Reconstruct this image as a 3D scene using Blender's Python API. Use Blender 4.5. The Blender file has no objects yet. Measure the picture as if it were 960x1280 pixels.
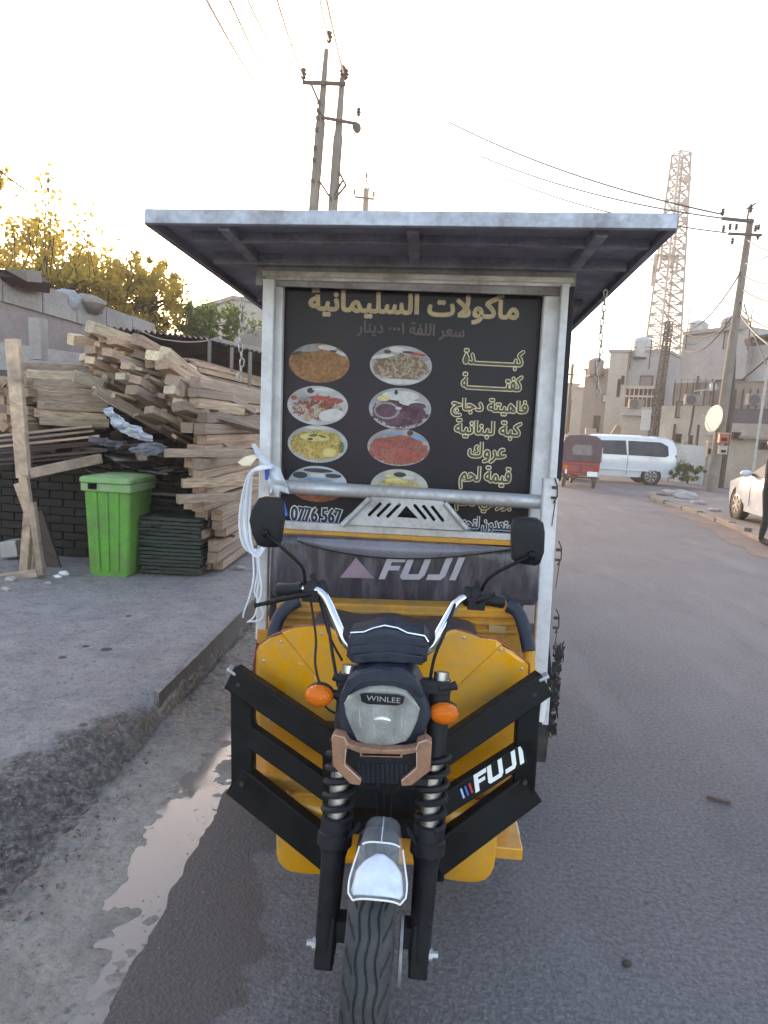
import bpy, bmesh, math, random
from mathutils import Vector, Matrix, Euler
from mathutils.geometry import tessellate_polygon
random.seed(11)
R = math.radians
S = bpy.context.scene
C = S.collection

# ---------------------------------------------------------------- camera, sky, sun, exposure
CAM_H, F_PX = 1.65, 850.0
YAW, PITCH, ROLL = R(3.0), R(7.4), R(3.2)
fwd = Vector((-math.sin(YAW)*math.cos(PITCH), math.cos(YAW)*math.cos(PITCH), -math.sin(PITCH)))
r0 = Vector((math.cos(YAW), math.sin(YAW), 0)); u0 = r0.cross(fwd)
rc = r0*math.cos(ROLL) + u0*math.sin(ROLL)
uc = u0*math.cos(ROLL) - r0*math.sin(ROLL)
cd = bpy.data.cameras.new('camera'); cam = bpy.data.objects.new('camera', cd); C.objects.link(cam)
M = Matrix((rc, uc, -fwd)).transposed().to_4x4(); M.translation = Vector((0, 0, CAM_H))
cam.matrix_world = M
cd.sensor_fit = 'VERTICAL'; cd.sensor_height = 36; cd.lens = F_PX/1280*36
cd.clip_start = 0.05; cd.clip_end = 3000
S.camera = cam
SUN_AZ, SUN_EL = R(-21.0), R(9.0)            # azimuth from +Y (negative = to the left)
w = bpy.data.worlds.new('World'); S.world = w; w.use_nodes = True
wn = w.node_tree; bg = wn.nodes['Background']
sky = wn.nodes.new('ShaderNodeTexSky'); sky.sky_type = 'NISHITA'; sky.sun_disc = False
sky.sun_elevation = SUN_EL; sky.sun_rotation = SUN_AZ; sky.air_density = 1.0; sky.dust_density = 1.2; sky.ozone_density = 1.5
wn.links.new(sky.outputs[0], bg.inputs[0]); bg.inputs[1].default_value = 0.15
sl = bpy.data.lights.new('sun', 'SUN'); so = bpy.data.objects.new('sun', sl); C.objects.link(so)
sl.energy = 1.0; sl.angle = R(10); sl.color = (1.0, 0.86, 0.66)
sd = Vector((math.sin(SUN_AZ)*math.cos(SUN_EL), math.cos(SUN_AZ)*math.cos(SUN_EL), math.sin(SUN_EL)))
so.rotation_euler = sd.to_track_quat('Z', 'Y').to_euler(); so.location = (-10, 30, 12)
S.view_settings.view_transform = 'Standard'; S.view_settings.look = 'None'
try:
    S.view_settings.use_white_balance = True; S.view_settings.white_balance_temperature = 7700; S.view_settings.white_balance_tint = 20
except Exception: pass
S.view_settings.exposure = 2.7; S.view_settings.gamma = 1.0

def at(px, py, y=None, z=None):
    """world point on the vertical plane y=... or the level z=... along a photograph direction"""
    d = fwd + rc*((px-480)/F_PX) + uc*((640-py)/F_PX)
    t = y/d.y if y is not None else (z-CAM_H)/d.z
    return Vector((0, 0, CAM_H)) + d*t

def gz(y):
    return 0.0 if y < 9 else -0.0105*(min(y, 45)-9)

# ---------------------------------------------------------------- materials
class NT:
    def __init__(s, name):
        s.m = bpy.data.materials.new(name); s.m.use_nodes = True
        s.t = s.m.node_tree; s.b = s.t.nodes['Principled BSDF']; s.tc = None
    def n(s, typ, **kw):
        nd = s.t.nodes.new(typ)
        for k, v in kw.items():
            if hasattr(nd, k): setattr(nd, k, v)
            else: s.put(nd.inputs[k.replace('_', ' ')], v)
        return nd
    def put(s, inp, v):
        if isinstance(v, bpy.types.NodeSocket): s.t.links.new(v, inp)
        else:
            try: inp.default_value = v
            except Exception: inp.default_value = (*v, 1) if len(v) == 3 else v
    def coord(s, kind='Object', scale=(1, 1, 1), rnd=False):
        if not s.tc: s.tc = s.t.nodes.new('ShaderNodeTexCoord')
        v = s.tc.outputs[kind]
        if rnd:
            oi = s.t.nodes.new('ShaderNodeObjectInfo')
            va = s.t.nodes.new('ShaderNodeVectorMath'); va.operation = 'MULTIPLY_ADD'
            s.put(va.inputs[0], oi.outputs['Random']); va.inputs[1].default_value = (37, 53, 71); s.put(va.inputs[2], v)
            v = va.outputs[0]
        mp = s.t.nodes.new('ShaderNodeMapping'); mp.inputs['Scale'].default_value = scale
        s.t.links.new(v, mp.inputs['Vector']); return mp.outputs[0]
    def noise(s, vec, scale=5, detail=4, rough=.55, dist=0):
        nd = s.t.nodes.new('ShaderNodeTexNoise'); s.t.links.new(vec, nd.inputs['Vector'])
        nd.inputs['Scale'].default_value = scale; nd.inputs['Detail'].default_value = detail
        nd.inputs['Roughness'].default_value = rough; nd.inputs['Distortion'].default_value = dist
        return nd.outputs['Fac']
    def vor(s, vec, scale=5, feature='F1', out='Distance'):
        nd = s.t.nodes.new('ShaderNodeTexVoronoi'); nd.feature = feature
        s.t.links.new(vec, nd.inputs['Vector']); nd.inputs['Scale'].default_value = scale
        return nd.outputs[out]
    def ramp(s, fac, stops, interp='LINEAR'):
        nd = s.t.nodes.new('ShaderNodeValToRGB'); nd.color_ramp.interpolation = interp
        e = nd.color_ramp.elements
        while len(e) < len(stops): e.new(.5)
        for i, (p, c) in enumerate(stops):
            e[i].position = p; e[i].color = (*c, 1) if not isinstance(c, (int, float)) else (c, c, c, 1)
        s.put(nd.inputs[0], fac); return nd.outputs[0]
    def mix(s, fac, a, b, mode='MIX'):
        nd = s.t.nodes.new('ShaderNodeMix'); nd.data_type = 'RGBA'; nd.blend_type = mode
        s.put(nd.inputs[0], fac); s.put(nd.inputs[6], a); s.put(nd.inputs[7], b); return nd.outputs[2]
    def math(s, op, a, b=0.0, c=0.0):
        nd = s.t.nodes.new('ShaderNodeMath'); nd.operation = op
        s.put(nd.inputs[0], a); s.put(nd.inputs[1], b); s.put(nd.inputs[2], c); return nd.outputs[0]
    def sep(s, vec):
        nd = s.t.nodes.new('ShaderNodeSeparateXYZ'); s.t.links.new(vec, nd.inputs[0]); return nd.outputs
    def bump(s, h, strength=.3, dist=.01):
        nd = s.t.nodes.new('ShaderNodeBump'); nd.inputs['Strength'].default_value = strength
        nd.inputs['Distance'].default_value = dist; s.t.links.new(h, nd.inputs['Height'])
        s.t.links.new(nd.outputs[0], s.b.inputs['Normal'])
    def set(s, color=None, rough=None, metal=None, **kw):
        if color is not None: s.put(s.b.inputs['Base Color'], color)
        if rough is not None: s.put(s.b.inputs['Roughness'], rough)
        if metal is not None: s.put(s.b.inputs['Metallic'], metal)
        for k, v in kw.items(): s.put(s.b.inputs[k.replace('_', ' ')], v)
        return s.m

def c4(c): return (*c, 1)
def plain(name, c, rough=.5, metal=0, var=.25, scale=6, bump=.05, bscale=40, **kw):
    """colour with soft blotches of wear, fine relief and slightly uneven gloss"""
    t = NT(name); v = t.coord('Object', rnd=True)
    f = t.noise(v, scale, 6, .6)
    dark = tuple(x*(1-var) for x in c); lite = tuple(min(1, x*(1+var*.6)) for x in c)
    col = t.ramp(f, [(.3, dark), (.55, c), (.75, lite)])
    rr = t.ramp(t.noise(v, scale*3, 3), [(.3, max(0, rough-.08)), (.7, min(1, rough+.1))])
    if bump: t.bump(t.noise(v, bscale, 4), bump, .01)
    return t.set(col, rr, metal, **kw)

def dusty(name, c, dust, rough=.4, amount=.5, scale=4, metal=0, **kw):
    t = NT(name); v = t.coord('Object')
    f = t.noise(v, scale, 8, .65); g = t.noise(v, scale*9, 3, .5)
    m = t.ramp(t.math('MULTIPLY_ADD', g, .35, f), [(.62-amount*.25, 0.0), (.95-amount*.2, 1.0)])
    col = t.mix(m, c4(c), c4(dust))
    t.bump(g, .06, .01)
    return t.set(col, t.ramp(m, [(0, rough), (1, .85)]), metal, **kw)

m_yellow = dusty('yellow_paint', (.74, .31, .004), (.46, .25, .06), .24, .2, 3, Coat_Weight=.4, Coat_Roughness=.15)
m_yellow2 = dusty('worn_yellow_paint', (.58, .24, .006), (.30, .16, .05), .45, .5, 5)
m_black = dusty('black_painted_steel', (.0035, .0035, .005), (.012, .012, .014), .38, .2, 5, Specular_IOR_Level=.22)
m_blackpl = dusty('black_plastic', (.006, .006, .009), (.022, .022, .027), .5, .25, 12, Specular_IOR_Level=.3)
m_navy = dusty('dark_navy_plastic', (.009, .014, .034), (.035, .04, .055), .42, .25, 14, Specular_IOR_Level=.4)
m_rubber = dusty('tyre_rubber', (.016, .019, .025), (.06, .058, .06), .75, .4, 9)
m_rubberd = dusty('dark_tyre_rubber', (.015, .015, .017), (.07, .065, .06), .8, .4, 9)
m_chrome = plain('chrome', (.75, .77, .8), .12, 1.0, .1)
m_tubechrome = plain('dull_fork_chrome', (.42, .42, .45), .28, 1.0, .3)
m_alu = dusty('galvanised_steel', (.46, .46, .50), (.32, .30, .30), .36, .28, 5, .5)
m_white = dusty('white_painted_steel', (.62, .62, .68), (.44, .42, .42), .42, .2, 4)
m_bronze = dusty('bronze_plastic', (.40, .205, .135), (.22, .12, .085), .35, .25, 20, .3)
m_zinc = dusty('zinc_sheet', (.27, .25, .305), (.20, .18, .20), .4, .4, 2.0, 0)
m_fascia = dusty('painted_fascia', (.46, .49, .58), (.28, .27, .30), .42, .35, 5, .2)
m_red = plain('red_trim', (.20, .035, .02), .4)
m_sticker_w = plain('white_sticker', (.78, .80, .82), .5, var=.08)
m_sticker_r = plain('red_sticker', (.55, .03, .04), .5, var=.08)
m_sticker_b = plain('blue_sticker', (.05, .12, .5), .5, var=.08)
m_sticker_lb = plain('pale_blue_sticker', (.35, .5, .8), .5, var=.08)
m_greylogo = plain('grey_print', (.33, .31, .36), .55, var=.2)
m_pinklogo = plain('faded_pink_print', (.22, .15, .20), .55, var=.3)
m_dark = plain('dark_interior', (.005, .0045, .005), .9, Specular_IOR_Level=.1)
m_foam = plain('brown_seat_vinyl', (.05, .035, .04), .55)
m_cream = plain('cream_print', (.66, .57, .38), .5, var=.25, scale=20)
m_gold = plain('gold_print', (.48, .35, .17), .5, var=.35, scale=25)
m_goldd = plain('dark_gold_print', (.07, .05, .03), .5, var=.3, scale=25)
m_titleedge = plain('title_edge_print', (.40, .33, .30), .5, var=.25, scale=20)
m_whitep = plain('white_print', (.62, .62, .66), .5, var=.1)
m_bluep = plain('navy_print', (.02, .025, .06), .5)
m_redp = plain('dark_red_print', (.085, .055, .062), .5)

def orange_lens():
    t = NT('orange_lens'); v = t.coord('Object')
    t.bump(t.vor(v, 120), .5, .004)
    return t.set(c4((.80, .17, .012)), .12, 0, Transmission_Weight=.25, IOR=1.3)
m_orange = orange_lens()
def head_lens():
    t = NT('headlight_lens'); v = t.coord('Object', (1, 1, .55))
    f = t.noise(v, 17, 5, .6, .4)
    z = t.sep(t.coord('Object'))[2]
    col = t.ramp(f, [(.30, (.13, .13, .13)), (.48, (.27, .27, .26)), (.6, (.44, .44, .42)), (.75, (.66, .66, .64))])
    t.bump(t.vor(t.coord('Object', (1, 1, .6)), 85), .35, .004)
    return t.set(col, .10, .15, Coat_Weight=1.0, Coat_Roughness=.03)
m_lens = head_lens()
m_refl = plain('lamp_reflector', (.30, .30, .31), .3, .9, .5, 14, .3, 30)
m_lensclear = plain('lamp_cover', (.50, .50, .49), .08, 0, .5, 16, .1, 20, Alpha=.40, Coat_Weight=1.0)
def clear_plastic():
    t = NT('clear_plastic')
    f = t.noise(t.coord('Object'), 18, 5, .6)
    return t.set(c4((.80, .82, .86)), t.ramp(f, [(.3, .05), (.7, .25)]), 0, Alpha=t.ramp(f, [(.3, .04), (.75, .14)]), Specular_IOR_Level=.3)
m_clear = clear_plastic()
def milky():
    t = NT('milky_plastic')
    f = t.noise(t.coord('Object'), 22, 6, .6)
    return t.set(t.ramp(f, [(.3, (.50, .56, .66)), (.6, (.72, .77, .84))]), .25, 0, Coat_Weight=.6)
m_milky = milky()
m_glass = NT('vehicle_glass').set(c4((.02, .03, .035)), .12, 0, Specular_IOR_Level=.06)
m_glass2 = plain('tinted_blue_glass', (.03, .05, .07), .2, 0, .6, 2.0, Specular_IOR_Level=.06)

def vinyl():
    t = NT('grey_vinyl'); v = t.coord('Object', (6, 6, 1.2))
    f = t.noise(v, 3, 7, .65)
    col = t.ramp(f, [(.3, (.020, .017, .026)), (.5, (.042, .037, .052)), (.74, (.12, .11, .145))])  # pale vertical streaks put the gloss of the vinyl into its colour
    t.bump(t.noise(t.coord('Object', (9, 9, 2)), 3, 6), .5, .02)
    return t.set(col, .32, 0)
m_vinyl = vinyl()

def wood(name, base, var=.35, warm=(1.25, .95, .8), rough=.8):
    t = NT(name); v = t.coord('Object', (1.6, 2.2, 2.2), rnd=True)
    g = t.noise(v, 2.2, 8, .65, 1.2); k = t.noise(t.coord('Object', (.9, .8, .8), rnd=True), 3, 3)
    a = tuple(x*(1-var) for x in base); b = tuple(min(1, x*(1+var)) for x in base)
    col = t.ramp(g, [(.3, a), (.5, base), (.7, b)])
    oi = t.n('ShaderNodeObjectInfo')
    tint = t.ramp(oi.outputs['Random'], [(0, (.62, .60, .60)), (.35, (.95, .93, .92)), (.7, (1.15, 1.02, .92)), (1, (1.35, 1.3, 1.22))])
    col = t.mix(1.0, col, tint, 'MULTIPLY')
    col = t.mix(t.ramp(k, [(.56, 0.0), (.72, .6)]), col, c4(tuple(x*.4 for x in base)))
    t.bump(g, .4, .01)
    return t.set(col, rough)
m_wood = wood('weathered_timber', (.40, .295, .23), .55)
m_woodend = wood('timber_end_grain', (.33, .23, .175))
m_woodlt = wood('pale_timber', (.50, .40, .30), .45)
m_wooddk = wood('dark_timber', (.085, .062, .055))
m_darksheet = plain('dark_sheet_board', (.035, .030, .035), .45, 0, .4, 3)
m_greenblk = plain('dark_green_board', (.018, .030, .024), .6, 0, .3, 3)

def concrete(name, c, crack=True, scale=1.0, rough=.85, b=.35):
    t = NT(name); v = t.coord('Object')
    f = t.noise(v, 1.1*scale, 8, .62); g = t.noise(v, 14*scale, 6, .65); s_ = t.noise(v, .35*scale, 4, .5)
    col = t.ramp(f, [(.3, tuple(x*.72 for x in c)), (.52, c), (.72, tuple(min(1, x*1.22) for x in c))])
    col = t.mix(t.ramp(g, [(.35, .5), (.6, 0.0)]), col, c4(tuple(x*.62 for x in c)))
    col = t.mix(t.ramp(s_, [(.42, 0.0), (.66, .55)]), col, c4((c[0]*.62, c[1]*.56, c[2]*.54)))
    d = t.vor(v, 3.1*scale); col = t.mix(t.ramp(d, [(.035, .8), (.07, 0.0)]), col, c4(tuple(x*.35 for x in c)))
    t.bump(t.math('MULTIPLY_ADD', g, .6, t.noise(v, 60, 3)), b, .02)
    return t.set(col, rough)
m_conc = concrete('pavement_concrete', (.30, .28, .295))
m_kerb = concrete('kerb_concrete', (.17, .155, .155), scale=2)
m_render = concrete('beige_render', (.44, .40, .345), scale=.6, b=.2)
m_render2 = concrete('grey_render', (.40, .39, .39), scale=.5, b=.2)
m_render3 = concrete('brown_render', (.27, .225, .195), scale=.7, b=.2)
m_render4 = concrete('pale_bluish_render', (.44, .47, .49), scale=.6, b=.2)
m_wallleft = concrete('pinkish_plaster', (.31, .255, .255), scale=.8, b=.3)
m_capc = concrete('pale_coping', (.36, .32, .31), scale=1.5)
m_maroon = plain('maroon_sheet', (.05, .022, .022), .7, 0, .4, 1.5)
m_corr = plain('rusty_roof_sheet', (.14, .075, .06), .6, .2, .4, 2)
m_poleconc = concrete('pole_concrete', (.21, .185, .165), scale=3)
m_polewood = concrete('pole_dark', (.09, .07, .065), scale=3)
m_iron = plain('rusted_iron', (.06, .045, .04), .7, .3)
m_ins = plain('insulator', (.05, .035, .03), .35)
m_wire = plain('wire_black', (.03, .03, .032), .6, bump=0)
m_tower = plain('galvanised_lattice', (.16, .155, .15), .55, .3)
m_whitepaint = plain('car_white', (.62, .64, .68), .22, 0, .06, 1.5, 0, Coat_Weight=.8, Coat_Roughness=.06)
m_redpaint = plain('rickshaw_red', (.36, .02, .028), .35, 0, .3, 3)
m_canopy = plain('maroon_canopy', (.085, .045, .06), .7, 0, .3, 4)
m_tail = plain('tail_lamp', (.35, .02, .02), .2)
m_alloy = plain('alloy_wheel', (.32, .32, .34), .3, .7)
m_binbody = dusty('green_bin_plastic', (.080, .36, .030), (.12, .22, .07), .45, .5, 4)
m_binlid = dusty('dusty_green_lid', (.10, .36, .06), (.28, .36, .22), .5, .6, 7)
m_plastic = plain('crumpled_white_plastic', (.50, .53, .60), .35, 0, .3, 9, .3, 20)
m_cord = plain('white_cord', (.66, .68, .76), .5)
m_blue = plain('blue_cap', (.02, .07, .45), .35)
m_paper = plain('cream_ribbon', (.72, .62, .48), .6)
m_sidingdk = plain('dark_railing', (.06, .055, .075), .6, 0, .3, 2)
m_meter = plain('red_meter_case', (.40, .05, .035), .5)
m_dish = plain('dish_white', (.40, .40, .41), .4)
m_skin = plain('skin', (.36, .2, .14), .5)
m_jacket = plain('dark_navy_cloth', (.012, .014, .028), .85)
m_trouser = plain('black_cloth', (.010, .010, .013), .9)
m_shoe = plain('brown_leather', (.08, .04, .03), .5)
m_hair = plain('black_hair', (.01, .008, .007), .6)
m_rubble = concrete('rubble_concrete', (.42, .39, .38), scale=4)

def asphalt():
    t = NT('asphalt'); v = t.coord('Object')
    f = t.noise(v, .55, 7, .6); g = t.noise(v, 55, 4, .7); sp = t.vor(v, 95)
    base = t.ramp(f, [(.3, (.135, .126, .135)), (.5, (.165, .155, .163)), (.72, (.195, .184, .192))])
    col = t.mix(t.ramp(g, [(.38, .65), (.62, 0.0)]), base, c4((.055, .050, .056)))
    agg = t.vor(v, 42, out='Distance')
    col = t.mix(t.ramp(agg, [(.10, .75), (.20, 0.0)]), col, c4((.23, .21, .21)))
    big = t.vor(t.coord('Object', (1, 1, 1)), 7.3)
    col = t.mix(t.ramp(big, [(.05, .55), (.10, 0.0)]), col, c4((.045, .04, .04)))
    wv = t.n('ShaderNodeVectorMath'); wv.operation = 'ADD'; nzv = t.n('ShaderNodeTexNoise'); t.t.links.new(v, nzv.inputs['Vector']); nzv.inputs['Scale'].default_value = 2.0; nzv.inputs['Detail'].default_value = 6
    t.t.links.new(v, wv.inputs[0]); t.t.links.new(nzv.outputs['Color'], wv.inputs[1])
    ck = t.vor(wv.outputs[0], .55, 'DISTANCE_TO_EDGE'); cm = t.ramp(t.noise(v, .5, 3), [(.55, 0.0), (.63, .45)])
    col = t.mix(t.math('MULTIPLY', t.ramp(ck, [(.0, 1.0), (.007, 0.0)]), cm), col, c4((.028, .025, .026)))
    oil = t.noise(t.coord('Object', (1, .45, 1)), 1.3, 5, .6); col = t.mix(t.ramp(oil, [(.56, 0.0), (.70, .40)]), col, c4((.06, .055, .06)))
    lt = t.noise(t.coord('Object', (1, .18, 1)), 1.9, 4, .6); col = t.mix(t.ramp(lt, [(.52, 0.0), (.72, .45)]), col, c4((.20, .185, .195)))
    # damp brown stain along the left edge of the carriageway
    x = t.sep(v)[0]; y = t.sep(v)[1]
    nz = t.noise(v, 2.4, 7, .6)
    e = t.math('ADD', t.math('MULTIPLY', x, 1.0), t.math('MULTIPLY', nz, .75))
    wet = t.ramp(e, [(.02, 1.0), (.07, .25), (.13, 0.0)])
    # map: x=-.77 -> e=-.4 ; boundary close to x=-.40
    e2 = t.math('ADD', e, .10)
    wet = t.ramp(e2, [(.0, 1.0), (.025, .40), (.075, .30), (.10, 0.0)])
    near = t.ramp(t.math('DIVIDE', y, 10.0), [(.36, 1.0), (.60, 0.0)])
    wet = t.math('MULTIPLY', wet, near)
    col = t.mix(wet, col, t.mix(.75, col, c4((.040, .031, .028))))
    t.bump(t.math('ADD', t.math('MULTIPLY', g, 1.0), t.math('MULTIPLY', sp, .8)), .40, .010)
    return t.set(col, t.math('SUBTRACT', .88, t.math('MULTIPLY', wet, .22)))
m_asphalt = asphalt()
def mud():
    t = NT('mud_and_wet_concrete'); v = t.coord('Object')
    x, y, z = t.sep(v)[0], t.sep(v)[1], t.sep(v)[2]
    f = t.noise(v, 5, 8, .65); g = t.noise(v, 30, 8, .75); pb = t.vor(v, 38); h = t.noise(v, 1.6, 5, .6); fn = t.noise(v, 70, 5, .7)
    slab = t.ramp(f, [(.3, (.26, .235, .235)), (.52, (.35, .315, .315)), (.72, (.41, .375, .375))])
    chan = t.ramp(f, [(.3, (.22, .205, .19)), (.5, (.31, .29, .27)), (.7, (.38, .36, .34))])
    dirt = t.ramp(g, [(.36, (.030, .024, .022)), (.5, (.13, .11, .102)), (.62, (.28, .25, .235))])
    wob = t.math('ADD', t.math('MULTIPLY', t.math('SUBTRACT', h, .5), .55), t.math('MULTIPLY', t.math('SUBTRACT', f, .5), .40))
    # slab front line: y = 3.3 + 1.7 (x + 1.34);  s > 0 on the slab
    s_ = t.math('SUBTRACT', y, t.math('MULTIPLY_ADD', x, 1.7, 5.58))
    s_ = t.math('ADD', s_, t.math('MULTIPLY', wob, 1.6))
    onslab = t.math('MULTIPLY', t.ramp(s_, [(.0, 0.0), (.12, 1.0)]), t.math('LESS_THAN', x, -1.325))
    # dirt fades towards the channel at x > -1.3
    e = t.math('ADD', t.math('MULTIPLY', t.math('ADD', x, 1.24), -3.2), t.math('MULTIPLY', wob, 3.0))
    isdirt = t.ramp(e, [(.0, 0.0), (.35, .92)])
    deep = t.ramp(t.math('DIVIDE', y, 10.0), [(.30, 0.0), (.36, .75)])
    col = t.mix(deep, chan, dirt)
    col = t.mix(isdirt, col, dirt); col = t.mix(onslab, col, slab)
    col = t.mix(t.math('MULTIPLY', t.ramp(pb, [(.18, .8), (.30, 0.0)]), t.math('SUBTRACT', 1.0, onslab)), col, c4((.30, .275, .26)))
    col = t.mix(t.ramp(t.noise(v, 12, 7, .7), [(.38, .32), (.47, 0.0)]), col, c4((.12, .105, .10)))
    spot = t.math('MULTIPLY', t.ramp(g, [(.34, .8), (.44, 0.0)]), 1.0)
    col = t.mix(spot, col, c4((.075, .062, .06)))
    col = t.mix(t.ramp(fn, [(.35, .35), (.5, 0.0)]), col, c4((.09, .08, .078)))
    t.bump(t.math('ADD', t.math('MULTIPLY_ADD', g, 1.4, t.math('MULTIPLY', fn, .7)), t.math('MULTIPLY', pb, -.5)), .9, .02)
    wetm = t.math('GREATER_THAN', t.math('ADD', x, t.math('MULTIPLY', t.math('SUBTRACT', f, .5), .8)), -1.28)
    rr = t.math('SUBTRACT', .85, t.math('MULTIPLY', wetm, t.ramp(t.noise(v, 7, 6, .7), [(.38, .20), (.62, .66)])))
    return t.set(col, rr)
m_mud = mud()
def water():
    t = NT('puddle_water'); v = t.coord('Object')
    t.bump(t.noise(v, 9, 3), .03, .01)
    return t.set(c4((.16, .14, .13)), t.ramp(t.noise(v, 3, 4), [(.4, .03), (.7, .16)]), 0, Specular_IOR_Level=.6)
m_water = water()
def leaf(name, c, c2):
    t = NT(name); oi = t.n('ShaderNodeObjectInfo')
    f = t.noise(t.coord('Object'), 1.7, 3)
    col = t.ramp(f, [(.35, c), (.65, c2)])
    tr = t.n('ShaderNodeBsdfTranslucent'); t.put(tr.inputs[0], t.mix(1.0, col, c4((2.2, 1.9, .8)), 'MULTIPLY'))
    mx = t.n('ShaderNodeMixShader'); mx.inputs[0].default_value = .72
    t.t.links.new(t.b.outputs[0], mx.inputs[1]); t.t.links.new(tr.outputs[0], mx.inputs[2])
    t.t.links.new(mx.outputs[0], t.t.nodes['Material Output'].inputs[0])
    return t.set(col, .55)
m_leaf = leaf('olive_leaves', (.20, .175, .055), (.30, .24, .08))
m_leafg = leaf('green_leaves', (.04, .075, .03), (.09, .12, .05))
m_bark = plain('bark', (.06, .045, .035), .9)

# ---------------------------------------------------------------- mesh helpers
class MB:
    def __init__(s): s.v = []; s.f = []; s.mi = []
    def add(s, vs, fs, mi=0):
        k = len(s.v); s.v += [Vector(p) for p in vs]
        for f in fs: s.f.append([i+k for i in f]); s.mi.append(mi)
        return s
    def hexa(s, c, mi=0):   # 8 corners: bottom ring 0-3, top ring 4-7
        return s.add(c, [(3, 2, 1, 0), (4, 5, 6, 7), (0, 1, 5, 4), (1, 2, 6, 5), (2, 3, 7, 6), (3, 0, 4, 7)], mi)
    def box(s, c, d, rot=None, mi=0):
        c = Vector(c); h = Vector(d)/2
        pts = [Vector((x*h.x, y*h.y, z*h.z)) for z in (-1, 1) for x, y in ((-1, -1), (1, -1), (1, 1), (-1, 1))]
        if rot is not None:
            m = Euler(rot).to_matrix(); pts = [m @ p for p in pts]
        return s.hexa([c+p for p in pts], mi)
    def bar(s, p, q, wd, dp, up=(0, 0, 1), ch=.12, mi=0):
        """rounded rectangular bar from p to q; wd along up-ish, dp across"""
        p, q = Vector(p), Vector(q); d = (q-p).normalized(); up = Vector(up)
        side = d.cross(up).normalized(); u = side.cross(d).normalized()
        a, b = wd/2, dp/2; c = min(a, b)*2*ch
        sec = [(a-c, b), (a, b-c), (a, -b+c), (a-c, -b), (-a+c, -b), (-a, -b+c), (-a, b-c), (-a+c, b)]
        ring = lambda o: [o+u*x+side*y for x, y in sec]
        fs = [(i, (i+1) % 8, 8+(i+1) % 8, 8+i) for i in range(8)]
        fs += [tuple(range(7, -1, -1)), tuple(range(8, 16))]
        return s.add(ring(p)+ring(q), fs, mi)
    def tube(s, path, r, n=8, mi=0, cap=True):
        P = [Vector(p) for p in path]; rs = r if isinstance(r, (list, tuple)) else [r]*len(P)
        vs = []; prev = None
        for i, p in enumerate(P):
            d = (P[min(i+1, len(P)-1)]-P[max(i-1, 0)])
            d = d.normalized() if d.length > 1e-9 else Vector((0, 0, 1))
            if prev is None:
                a = Vector((0, 0, 1)) if abs(d.z) < .9 else Vector((1, 0, 0))
                nx = d.cross(a).normalized()
            else: nx = (prev - d*prev.dot(d)).normalized()
            prev = nx; ny = d.cross(nx)
            vs += [p+(nx*math.cos(2*math.pi*j/n)+ny*math.sin(2*math.pi*j/n))*rs[i] for j in range(n)]
        fs = [(i*n+j, i*n+(j+1) % n, (i+1)*n+(j+1) % n, (i+1)*n+j) for i in range(len(P)-1) for j in range(n)]
        if cap: fs += [tuple(range(n-1, -1, -1)), tuple((len(P)-1)*n+j for j in range(n))]
        return s.add(vs, fs, mi)
    def prism(s, pts, ext, mi=0, mi_side=None):
        """polygon (list of 3D points, concave allowed) extruded by vector ext"""
        P = [Vector(p) for p in pts]; e = Vector(ext); n = len(P)
        tri = tessellate_polygon([P]); k = len(s.v)
        s.v += P + [p+e for p in P]
        nrm = Vector((0, 0, 0))
        for i in range(n): nrm += P[i].cross(P[(i+1) % n])
        flip = nrm.dot(e) > 0
        for t in tri:
            a = (P[t[1]]-P[t[0]]).cross(P[t[2]]-P[t[0]])
            t1 = t if a.dot(e) < 0 else t[::-1]
            s.f.append([k+i for i in t1]); s.mi.append(mi)
            s.f.append([k+n+i for i in t1[::-1]]); s.mi.append(mi)
        for i in range(n):
            j = (i+1) % n; q = [k+i, k+j, k+n+j, k+n+i]
            s.f.append(q if not flip else q[::-1]); s.mi.append(mi if mi_side is None else mi_side)
        return s
    def lathe(s, prof, o, axis='X', n=24, mi=0):
        """prof: list of (along, radius)"""
        o = Vector(o); vs = []
        ax = {'X': (Vector((1, 0, 0)), Vector((0, 1, 0)), Vector((0, 0, 1))), 'Y': (Vector((0, 1, 0)), Vector((1, 0, 0)), Vector((0, 0, 1))), 'Z': (Vector((0, 0, 1)), Vector((1, 0, 0)), Vector((0, 1, 0)))}[axis] if isinstance(axis, str) else axis
        for a, r in prof:
            vs += [o+ax[0]*a+(ax[1]*math.cos(2*math.pi*j/n)+ax[2]*math.sin(2*math.pi*j/n))*r for j in range(n)]
        fs = [(i*n+j, i*n+(j+1) % n, (i+1)*n+(j+1) % n, (i+1)*n+j) for i in range(len(prof)-1) for j in range(n)]
        fs += [tuple(range(n-1, -1, -1)), tuple((len(prof)-1)*n+j for j in range(n))]
        return s.add(vs, fs, mi)
    def ball(s, c, r, n=12, m=8, mi=0):
        c = Vector(c); r = Vector(r) if not isinstance(r, (int, float)) else Vector((r, r, r)); vs = []
        for i in range(m+1):
            t = math.pi*i/m
            for j in range(n):
                a = 2*math.pi*j/n
                vs.append(c+Vector((r.x*math.sin(t)*math.cos(a), r.y*math.sin(t)*math.sin(a), r.z*math.cos(t))))
        fs = [(i*n+j, (i+1)*n+j, (i+1)*n+(j+1) % n, i*n+(j+1) % n) for i in range(m) for j in range(n)]
        return s.add(vs, fs, mi)
    def loft(s, rings, mi=0, cap=True):
        n = len(rings[0]); vs = [p for r in rings for p in r]
        fs = [(i*n+j, i*n+(j+1) % n, (i+1)*n+(j+1) % n, (i+1)*n+j) for i in range(len(rings)-1) for j in range(n)]
        if cap: fs += [tuple(range(n-1, -1, -1)), tuple((len(rings)-1)*n+j for j in range(n))]
        return s.add(vs, fs, mi)
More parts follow.
